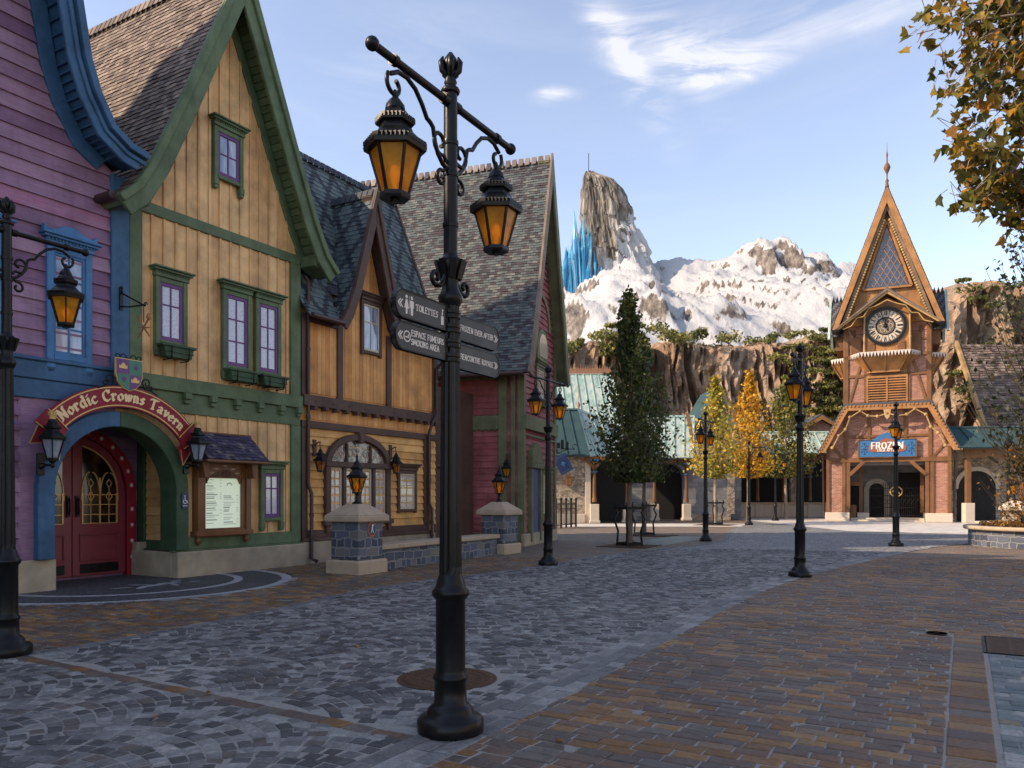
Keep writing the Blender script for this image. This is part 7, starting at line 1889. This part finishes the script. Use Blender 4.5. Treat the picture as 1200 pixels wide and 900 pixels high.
# black railing and hanging book sign by the pavilion
rl = thing('iron_railing', 'short black iron railing with ball finials between red house and pavilion', 'railing', (1.75, 35.5, 0), math.atan2(2.2, 1.3))
mb = MB(); LL = 2.6
for i in range(6): x = LL*i/5; mb.box(x-.035, -.035, 0, x+.035, .035, 1.28); mb.ball((x, 0, 1.34), .07, 8)
mb.build('post', M['iron'], rl)
mb = MB(); mb.bar((0,0,1.12), (LL,0,1.12), .04, .05); mb.bar((0,0,.15), (LL,0,.15), .04, .05); mb.bar((0,0,.9), (LL,0,.9), .03, .03)
for i in range(22): x = LL*i/21; mb.tube([(x,0,.15),(x,0,1.12)], .014, 5)
mb.build('bars', M['iron'], rl)
bs_ = thing('book_sign', 'blue book-shaped sign hanging from an iron bracket on the stone pavilion', 'hanging sign', (2.85, 42.95, 3.0), 0)
mb = MB(); mb.tube([(-.7,0,1.0),(-.6,-.5,1.05),(.5,-.9,1.0)], .03, 6); mb.tube([(-.7,0,.7),(-.3,-.5,.85),(.1,-.8,.98)], .025, 6)
for c, h in ((-.15,.45),(.1,.35),(-.35,.3)): mb.box(c-.08, -.85, 1.05, c+.08, -.7, 1.05+h)
for s in (-1, 1): mb.tube([(p[0], -.8, p[2]) for p in spiral((s*.5,1.12), .18, .05, 0, 300, 10)], .02, 6)
mb.tube([(-.2,-.85,1.0),(-.2,-.85,.6)], .015, 5); mb.build('bracket', M['iron'], bs_)
mt = Matrix.Translation((-.1, -.85, .2)) @ Matrix.Rotation(rad(-28), 4, 'Y')
mb = MB(mt); mb.box(-.36,-.09,-.5,.36,-.06,.5); mb.box(-.36,.06,-.5,.36,.09,.5); mb.box(-.36,-.06,-.5,-.32,.06,.5); bk_ = mb.build('book_cover', M['navy'], bs_, .01)
mb = MB(mt); mb.box(-.31,-.058,-.47,.34,.058,.47); mb.build('book_pages', M['pale'], bk_)
mb = MB(mt); mb.lathe([(.1,0),(.1,.01)], 4, (0,-.1,0)); mb.prism([(-.12,0),(0,.16),(.12,0),(0,-.16)], -.096, -.09); mb.box(-.3,-.096,.4,.3,-.09,.42); mb.box(-.3,-.096,-.42,.3,-.09,-.4); mb.build('book_emblem', M['ltblue'], bk_)
bx = MB(); bx.box(-.15,-.2,-.3,.15,0,.15); bx.prism([(-.2,.15),(.2,.15),(0,.35)], -.22, 0); o = bx.build('wall_box', M['timber'], None, .01, (3.1, 42.98, 2.35)); tag(o, 'small wooden box on the pavilion wall below the hanging book', 'box')

# ================================================================ trees
def tree(name, label, loc, H, z0, prof, nleaf, ls, lm, bm, tr=.09, seed=1, nb=70, rise=.9, group=None, fork=None, tmix=(0, 1), lean=(0, 0), clus=.22):
    """Tapered trunk with limbs; leaves are spread round the twigs so that gaps stay open. prof: (height fraction, radius)."""
    t = thing(name, label, 'tree', loc, 0, group); rr = random.Random(seed)
    tk = MB(); pts = [(.06*math.sin(i*1.7+seed)*i/9 + lean[0]*i/10, .06*math.cos(i*1.3+seed)*i/9 + lean[1]*i/10, H*.93*i/10) for i in range(11)]
    tk.tube(pts, [tr*(1-.9*(i/10)**1.1)*(1.25 if i == 0 else 1) for i in range(11)], 9)
    lf = MB(); per = nleaf // nb
    def at(z):
        i = min(9, max(0, z/(H*.093))); k = int(i) if i < 10 else 9; return Vector(pts[k]).lerp(Vector(pts[min(k+1, 10)]), i-k)
    for b in range(nb):
        f = (b+rr.random())/nb; zt = lerp(z0, H, f); r_ = interp(prof, f)*rr.choice((rr.uniform(.45, .85), rr.uniform(.8, 1.32)))
        a = b*2.39996 + rr.uniform(-.5, .5)
        tip = at(min(zt, H*.9)) + Vector((math.cos(a)*r_, math.sin(a)*r_, 0)); tip.z = zt
        st = at(max(z0*.92, zt - r_*rise - .25))
        mid = st.lerp(tip, .5) + Vector((0, 0, -.12*r_)) + Vector((math.cos(a), math.sin(a), 0))*.08*r_
        if r_ > .12: tk.tube([st, mid, tip], [tr*.34*(1-f*.6), tr*.2*(1-f*.6), .006], 5)
        tb_ = rr.uniform(*tmix)
        for _ in range(per):
            u = rr.random()**.6; c = (st.lerp(mid, u*2) if u < .5 else mid.lerp(tip, u*2-1))
            c = c + Vector((rr.gauss(0,1), rr.gauss(0,1), rr.gauss(0,1)))*clus*max(.35, r_)*(.5+.5*u)
            if c.z < z0*.93: c.z = z0*.93 + rr.random()*.3
            leafquad(lf, c, ls*rr.uniform(.6, 1.3), rr, .25, min(1, max(0, tb_*.6+rr.uniform(-.1,.55))))
    tk.build('trunk', bm, t); lf.build('crown', lm, t); return t
dkprof = [(0,.6),(.12,.95),(.3,1.0),(.48,.82),(.6,.6),(.72,.4),(.86,.26),(1,.08)]
tree('columnar_tree', 'dense dark green columnar tree in the nearer planting pit, the taller of the two', (3.5, 23.4, 0), 7.75, 2.05, dkprof, 7200, .115, M['leaf_dk'], M['bark'], .09, 3, 105, 1.5, 'dark columnar trees in planting pits', clus=.17)
tree('columnar_tree', 'dense dark green columnar tree behind the taller one, in the second planting pit', (4.98, 29.6, 0), 7.6, 2.2, [(a, b*1.15) for a, b in dkprof], 5600, .135, M['leaf_dk'], M['bark'], .085, 8, 95, 1.5, 'dark columnar trees in planting pits', clus=.17)
yp_ = [(0,.6),(.15,1.35),(.4,1.5),(.58,1.05),(.72,.6),(.85,.32),(1,.06)]
tree('young_tree', 'slender green and gold tree inside an iron guard beside the bright arcade', (10.45, 40.4, 0), 7.7, 2.6, [(a, b*1.0) for a, b in yp_], 4200, .165, M['leaf_gy'], M['palebark'], .10, 4, 80, 1.9, 'turning trees in front of the arcade')
tree('young_tree', 'bright golden yellow tree, the middle one of three before the arcade', (13.0, 43.2, 0), 8.5, 2.7, [(a, b*1.0) for a, b in yp_], 4300, .17, M['leaf_yl'], M['bark'], .10, 5, 85, 1.9, 'turning trees in front of the arcade')
tree('young_tree', 'olive green tree, rightmost of three before the arcade', (17.6, 50.5, 0), 9.2, 2.9, [(a, b*1.4) for a, b in yp_], 4600, .19, M['leaf_gr'], M['palebark'], .11, 6, 85, 1.9, 'turning trees in front of the arcade')
tree('sparse_tree', 'sparse dark-leaved tree with thin upright branches at the right edge above the planter', (15.6, 23.3, .45), 10.4, 1.6, [(0,.7),(.2,1.5),(.45,2.0),(.7,1.5),(.9,.7),(1,.2)], 2500, .14, M['leaf_bk'], M['darkbark'], .09, 12, 120, 1.7, None, clus=.16)
tree('rusty_shrub', 'open twiggy shrub with rust coloured leaves growing in the round planter', (15.05, 22.8, .45), 2.75, .25, [(0,.5),(.3,1.0),(.6,1.15),(.85,.8),(1,.3)], 760, .095, M['leaf_br'], M['darkbark'], .035, 14, 90, 1.2, None, clus=.2)
# big-leaved tree overhanging the top right corner
nt_ = thing('broadleaf_tree', 'tree with large yellow and brown autumn leaves hanging into the top right corner', 'tree', (7.4, 7.6, 0)); rr = random.Random(31)
tk = MB(); tk.tube([(0,0,0),(.05,0,1.5),(.0,.05,3.2),(-.05,0,4.4),(0,.1,6.4),(.1,0,8)], [.16,.13,.11,.09,.06,.02], 10)
lf = MB()
def bigleaf(c, s, dirv):
    d = Vector(dirv).normalized(); d = (d + Vector((rr.gauss(0,.5), rr.gauss(0,.5), rr.gauss(0,.5)))).normalized()
    nrm = (Vector((-.35,-.5,.6)) + Vector((rr.gauss(0,.75), rr.gauss(0,.75), rr.gauss(0,.6)))).normalized(); sx = d.cross(nrm).normalized(); up = sx.cross(d).normalized()
    out = [(0,0),(.22,.06),(.46,.2),(.36,.36),(.5,.62),(.24,.66),(.12,.86),(0,1.05)]
    cu = rr.uniform(-.5, .7); fo = rr.uniform(.15, .6); w = rr.uniform(.8, 1.05)
    P = lambda x, y: c + sx*x*s*w + d*y*s + up*(-cu*y*y*.5*s + fo*abs(x)*s)
    t = min(1, max(0, rr.betavariate(1.5, 1.3)))
    for i in range(len(out)-1):
        for sg_ in (-1, 1):
            a, b = out[i], out[i+1]; q = [P(0, a[1]), P(sg_*a[0], a[1]), P(sg_*b[0], b[1]), P(0, b[1])]
            if i == 0: q = [P(0,0), P(sg_*b[0], b[1]), P(0, b[1])]
            elif i == len(out)-2: q = [P(0, a[1]), P(sg_*a[0], a[1]), P(0, b[1])]
            lf.face(q if sg_ > 0 else q[::-1], min(1, max(0, t + .12*(abs(out[i][0])-.2) + rr.uniform(-.05,.05))), sm=False)
tips = []
for (px, py, D) in ((1074,40,6.6),(1088,12,6.9),(1105,70,6.7),(1112,108,6.5),(1120,140,6.6),(1135,30,7.0),(1128,190,6.8),(1120,228,6.5),(1150,75,7.2),(1160,130,7.1),(1172,185,6.9),(1180,30,7.4),(1190,95,7.3),(1192,222,7.0),(1178,250,6.8),(1150,215,6.7),(1205,160,7.3),(1140,165,7.4),(1165,8,7.0),(1195,60,6.6),(1160,160,6.4),(1185,130,6.5),(1110,-10,7.0),(1150,-15,6.8),(1220,20,7),(1230,110,7),(1240,200,7.2),(1215,230,6.9),(1150,45,6.9),(1175,65,6.8),(1145,110,6.6),(1172,110,7.0),(1190,150,6.8),(1130,80,6.9),(1195,20,6.8),(1125,165,6.9),(1185,195,6.6)):
    tips.append(wp(px, py, D) - Vector((7.4, 7.6, 0)))
hubs = []
for (hx, hy, hz, z0) in ((-1.3,.2,4.3,3.4),(-1.6,-.3,5.1,4.0),(-1.2,.4,6.0,4.6),(-1.9,.1,4.0,3.0),(-.9,-.5,6.7,5.2),(-1.8,-.6,5.9,4.4),(-.6,.5,5.0,4.1)):
    h_ = Vector((hx, hy, hz)); b_ = Vector((0, 0, z0)); hubs.append(h_)
    tk.tube([b_, b_.lerp(h_, .3) + Vector((0, .03, .14)), b_.lerp(h_, .65) + Vector((0, -.05, .12)), h_], [.055, .042, .03, .02], 7)
for q in tips:
    st = min(hubs, key=lambda h_: (h_-q).length); mid = st.lerp(q, .5) + Vector((rr.gauss(0,.1), rr.gauss(0,.1), rr.uniform(-.05,.22)))
    tk.tube([st, st.lerp(mid, .5) + Vector((rr.gauss(0,.03), rr.gauss(0,.03), .03)), mid, mid.lerp(q, .6) + Vector((0, 0, .03)), q], [.018, .014, .011, .007, .003], 6)
    n = rr.randint(52, 66)
    for k in range(n):
        u = 1 - (k/n)**1.3*.62; c = st.lerp(mid, u*2) if u < .5 else mid.lerp(q, u*2-1)
        dv = (q-st).normalized()*.5 + Vector((rr.gauss(0,.7), rr.gauss(0,.7), -.5))
        c = c + Vector((rr.gauss(0,.075), rr.gauss(0,.075), rr.gauss(0,.075)))
        bigleaf(c, rr.uniform(.07, .13), dv)
        if k % 2 == 0: tk.tube([c - dv.normalized()*.11 + Vector((0,0,.05)), c], [.004, .0022], 3, cap=False)
tk.build('trunk', M['palebark'], nt_); lf.build('crown', M['leaf_au'], nt_)
# iron tree guards
def guard(label, loc, rz):
    t = thing('tree_guard', label, 'tree guard', loc, rz, 'black iron tree guards'); mb = MB()
    for i in range(4):
        a = math.pi/4 + i*math.pi/2; c, s = math.cos(a), math.sin(a)
        mb.tube([(.38*c,.38*s,0),(.34*c,.34*s,.45),(.46*c,.46*s,.8),(.36*c,.36*s,1.0),(.46*c,.46*s,1.16),(.40*c,.40*s,1.28)], .032, 6)
    mb.build('upright', M['iron'], t); mb = MB()
    for z, r_ in ((.08,.38),(1.14,.43)):
        for i in range(4):
            a, b = math.pi/4+i*math.pi/2, math.pi/4+(i+1)*math.pi/2; mb.bar((r_*math.cos(a), r_*math.sin(a), z), (r_*math.cos(b), r_*math.sin(b), z), .045, .08)
    mb.build('rail', M['iron'], t); return t
G1 = guard('black iron guard round the trunk of the taller dark tree', (3.5, 23.4, 0), .45)
dup(G1, (4.98, 29.6, 0), .45, 'black iron guard round the trunk of the second dark tree'); dup(G1, (10.45, 40.4, 0), .3, 'black iron guard round the trunk of the green and gold tree')
# round planter at the right edge
pt = thing('round_planter', 'round stone planter with sandstone coping and yellow ground cover at the right edge', 'planter', (16.25, 23.4, 0))
mb = MB(); mb.lathe([(2.3,-.02),(2.3,.48)], 48); mb.build('planter_wall', M['slate'], pt)
mb = MB(); n = 48; mb.lathe([(2.25,.48),(2.42,.485),(2.44,.52),(2.44,.585),(2.42,.60),(2.05,.60),(2.05,.5)], n); mb.build('coping', M['cap'], pt)
mb = MB(); mb.lathe([(2.06,.50),(1.0,.56),(.01,.6)], 32); mb.build('soil', M['soil'], pt)
mb = MB(); rr = random.Random(3)
for _ in range(2600):
    a, q = rr.random()*6.283, 2.0*math.sqrt(rr.random()); leafquad(mb, Vector((q*math.cos(a), q*math.sin(a), .58+rr.random()*.12)), .085, rr, .6)
o = mb.build('ground_cover', M['leaf_br'], pt); o['kind'] = 'stuff'

# ================================================================ unseen row house, then buildings added to bounce or block sunlight
H = House('row_house', 'plain ochre row house left of the purple house, outside the picture', 'house', F1, -7.6, ROW)
w = MB(); w.prism([(0,0),(8,0),(8,5),(4,9),(0,5)], -10.6, -4.6, .5, 'x'); H.add('wall', w, M['yellowh'])
w = MB(); w.prism([(-.4,4.7),(4,9.15),(8.4,4.7),(8.4,4.9),(4,9.4),(-.4,4.9)], -10.7, -4.5, .5, 'x'); H.add('roof', w, M['slate_t'])
for q in (.15, .6): window(H, lerp(-10.6, -4.6, q), 1.0, lerp(-10.6, -4.6, q)+1.1, 2.6, M['brown'], M['cream'], M['skyglass'])
for k, (y0, y1, h, lab) in enumerate(((-14,1.9,13.,'cream plastered house added to bounce sunlight from across the street, outside the picture on the right'),(2.,13.,14.5,'pale ochre house added to bounce sunlight from across the street, outside the picture on the right'))):
    fr = Frame(17.5, y1, -90); wd = y1-y0; H = House('light_bounce_house', lab, 'house', fr, wd/2)  # unseen houses added so their sunlit walls bounce warm light back
    w = MB(); w.prism([(0,0),(wd,0),(wd,h-3.5),(wd/2,h),(0,h-3.5)], 0, 7); H.add('wall', w, M['pale'] if k == 0 else M['cap'])
    w = MB()
    for s in (-1, 1): w.prism([(wd/2+s*(wd/2+.3), h-3.7), (wd/2, h+.3), (wd/2, h+.05), (wd/2+s*wd/2, h-3.7)], -.4, 7.2)
    H.add('roof', w, M['slate_t'])
    for fl in range(3):
        for q in range(int(wd/3.4)): window(H, 1.+q*3.3, 1.2+fl*3.2, 2.2+q*3.3, 2.9+fl*3.2, M['brown'], M['cream'], M['skyglass'])
for k, (xw, y0, y1, h, lab) in enumerate(((-17,-16,1.1,14.3,'plain building added to shade the square, behind the viewer, outside the picture'),(-17,1.12,5,16.2,'narrow plain building added to shade the square, beside the row house, outside the picture'),(-17,5.02,10.7,21.5,'taller plain building added to shade the square, behind the purple house, outside the picture'),(-14.2,16.9,19.2,20.,'narrow plain building added to shade the paving, behind the orange house, outside the picture'))):
    fr = Frame(xw, y0, 90); H = House('sun_block_building', lab, 'building', fr, (y1-y0)/2); wd = y1-y0  # unseen blocks added to stop the sun, heights set by the shade wanted
    w = MB(); w.prism([(0,0),(wd,0),(wd,h-.3),(wd-.1,h-.1),(.1,h-.1),(0,h-.3)], 0, 7); H.add('wall', w, M['stucco'])
    w = MB(); w.prism([(0,h-.4),(wd,h-.4),(wd-.05,h),(.05,h)], -.2, 7.2); H.add('roof', w, M['slate_t'])
    for fl in range(4):
        for q in range(max(1, int(wd/3.2))): window(H, .9+q*3.1, 1.2+fl*4.1, 2.1+q*3.1, 3.2+fl*4.1, M['brown'], M['cream'], M['skyglass'])
# ================================================================ camera, sun, sky
cam = bpy.data.cameras.new('camera'); co = bpy.data.objects.new('camera', cam); COL.objects.link(co); sc.camera = co
co.location = (0, 0, EYE); co.rotation_euler = (rad(90), 0, 0)
cam.sensor_width = 36; cam.lens = 36*FPX/1200; cam.shift_y = (HZ-450)/1200; cam.clip_start = .1; cam.clip_end = 2000
SUN_EL, SUN_AZ = 33., 194.          # height, and the compass angle (from +X, counter-clockwise) the light comes from
sd = bpy.data.lights.new('sun', 'SUN'); sd.energy = 3.2; sd.angle = rad(.5); sd.color = (1, .80, .58)
so = bpy.data.objects.new('sun', sd); COL.objects.link(so)
dirv = Vector((math.cos(rad(SUN_AZ))*math.cos(rad(SUN_EL)), math.sin(rad(SUN_AZ))*math.cos(rad(SUN_EL)), math.sin(rad(SUN_EL))))
so.rotation_euler = dirv.to_track_quat('Z', 'Y').to_euler(); so.location = (-20, -10, 30)
w = bpy.data.worlds.new('World'); sc.world = w; w.use_nodes = True; nt = w.node_tree; L = nt.links.new
bg = nt.nodes['Background']; sk = nt.nodes.new('ShaderNodeTexSky'); sk.sky_type = 'NISHITA'; sk.sun_disc = False
sk.sun_elevation = rad(SUN_EL); sk.sun_rotation = rad(90 - SUN_AZ) % (2*math.pi); sk.air_density = 1.0; sk.dust_density = .35; sk.ozone_density = 1.6
tc = nt.nodes.new('ShaderNodeTexCoord'); nrm = nt.nodes.new('ShaderNodeVectorMath'); nrm.operation = 'NORMALIZE'; L(tc.outputs['Generated'], nrm.inputs[0])
D = nrm.outputs[0]
def spot(az, el, r, s=1.):
    v = Vector((math.sin(rad(az))*math.cos(rad(el)), math.cos(rad(az))*math.cos(rad(el)), math.sin(rad(el))))
    n = nt.nodes.new('ShaderNodeVectorMath'); n.operation = 'DOT_PRODUCT'; L(D, n.inputs[0]); n.inputs[1].default_value = v
    m = nt.nodes.new('ShaderNodeMapRange'); m.interpolation_type = 'SMOOTHSTEP'; L(n.outputs['Value'], m.inputs[0]); m.inputs[1].default_value = math.cos(rad(r)); m.inputs[2].default_value = 1.; m.inputs[4].default_value = s
    return m.outputs[0]
def wisps(rot, sc_, dist, lo, hi, det=7):
    mp = nt.nodes.new('ShaderNodeMapping'); mp.inputs['Rotation'].default_value = rot; mp.inputs['Scale'].default_value = sc_; L(D, mp.inputs['Vector'])
    n = nd(nt, 'ShaderNodeTexNoise', i_Scale=3.2, i_Detail=det, i_Roughness=.62, i_Distortion=dist); L(mp.outputs[0], n.inputs['Vector'])
    r = ramp(nt, [(lo, (0,)*3), (hi, (1,)*3)]); L(n.outputs['Fac'], r.inputs[0]); return r.outputs[0]
sx = nt.nodes.new('ShaderNodeSeparateXYZ'); L(D, sx.inputs[0]); yy = math_(nt, L, 'MAXIMUM', sx.outputs[1], .08)
nA = nd(nt, 'ShaderNodeTexNoise', i_Scale=5., i_Detail=6., i_Roughness=.6); L(D, nA.inputs['Vector']); sn = nt.nodes.new('ShaderNodeSeparateColor'); L(nA.outputs['Color'], sn.inputs[0])
ha = math_(nt, L, 'ADD', math_(nt, L, 'DIVIDE', sx.outputs[0], yy), math_(nt, L, 'MULTIPLY_ADD', sn.outputs[0], .09, -.045))   # heading and height of each bit of sky, a little stirred
hb = math_(nt, L, 'ADD', math_(nt, L, 'DIVIDE', sx.outputs[2], yy), math_(nt, L, 'MULTIPLY_ADD', sn.outputs[1], .07, -.035))
def gauss(v, c, wl, wr):
    d = math_(nt, L, 'SUBTRACT', v, c)
    wd = math_(nt, L, 'ADD', math_(nt, L, 'MULTIPLY', math_(nt, L, 'GREATER_THAN', d, 0.), wr - wl), wl)
    q = math_(nt, L, 'DIVIDE', d, wd); return math_(nt, L, 'POWER', 2.718, math_(nt, L, 'MULTIPLY', math_(nt, L, 'MULTIPLY', q, q), -1.))
def streak(a0, b0, curve, slope, wa, wb_lo, wb_hi, s):
    da = math_(nt, L, 'SUBTRACT', ha, a0)
    f = math_(nt, L, 'MULTIPLY_ADD', math_(nt, L, 'MULTIPLY', da, da), curve, math_(nt, L, 'MULTIPLY_ADD', da, slope, b0))
    return math_(nt, L, 'MULTIPLY', math_(nt, L, 'MULTIPLY', gauss(math_(nt, L, 'SUBTRACT', hb, f), 0., wb_lo, wb_hi), gauss(ha, a0, wa, wa)), s)
n1 = wisps((0, rad(-25), 0), (1.6, 2.0, 9.), 1.6, .40, .68); n2 = wisps((0, rad(60), .2), (1.8, 2.0, 10.), 1.3, .40, .68); n3 = wisps((.3, .1, .4), (1, 1, 4.5), .8, .44, .85)
cA = math_(nt, L, 'MULTIPLY', math_(nt, L, 'ADD', streak(.275, .538, 2.2, .1, .075, .012, .05, 1.), streak(.22, .56, 0., -.9, .05, .03, .05, .55)), math_(nt, L, 'MULTIPLY_ADD', n1, 1.05, .08))
cB = math_(nt, L, 'MULTIPLY', math_(nt, L, 'ADD', streak(.145, .585, 0., -1.6, .05, .045, .05, 1.), streak(.068, .505, 0., .25, .022, .010, .012, .8)), math_(nt, L, 'MULTIPLY_ADD', n2, 1.05, .08))
cC = math_(nt, L, 'MULTIPLY', math_(nt, L, 'ADD', streak(.42, .60, 0., .12, .14, .02, .05, .8), streak(-.15, .55, 0., .3, .12, .04, .06, .28)), n3)
cD = math_(nt, L, 'MULTIPLY', n3, .10)
cf = math_(nt, L, 'MINIMUM', math_(nt, L, 'ADD', math_(nt, L, 'ADD', cA, cB), math_(nt, L, 'ADD', cC, cD)), .62)
hs = nt.nodes.new('ShaderNodeHueSaturation'); hs.inputs['Saturation'].default_value = .76; hs.inputs['Hue'].default_value = .508; hs.inputs['Value'].default_value = .92; L(sk.outputs[0], hs.inputs['Color'])
L(mixc(nt, L, cf, hs.outputs[0], (4.0, 3.85, 3.8)), bg.inputs['Color']); bg.inputs['Strength'].default_value = .15
sc.view_settings.view_transform = 'Standard'; sc.view_settings.look = 'None'; sc.view_settings.exposure = 1.03; sc.view_settings.gamma = 1.
sc.view_settings.use_curve_mapping = False
sc.render.engine = 'CYCLES'; sc.render.resolution_x = 1024; sc.render.resolution_y = 768
sc.cycles.max_bounces = 6; sc.cycles.transparent_max_bounces = 12
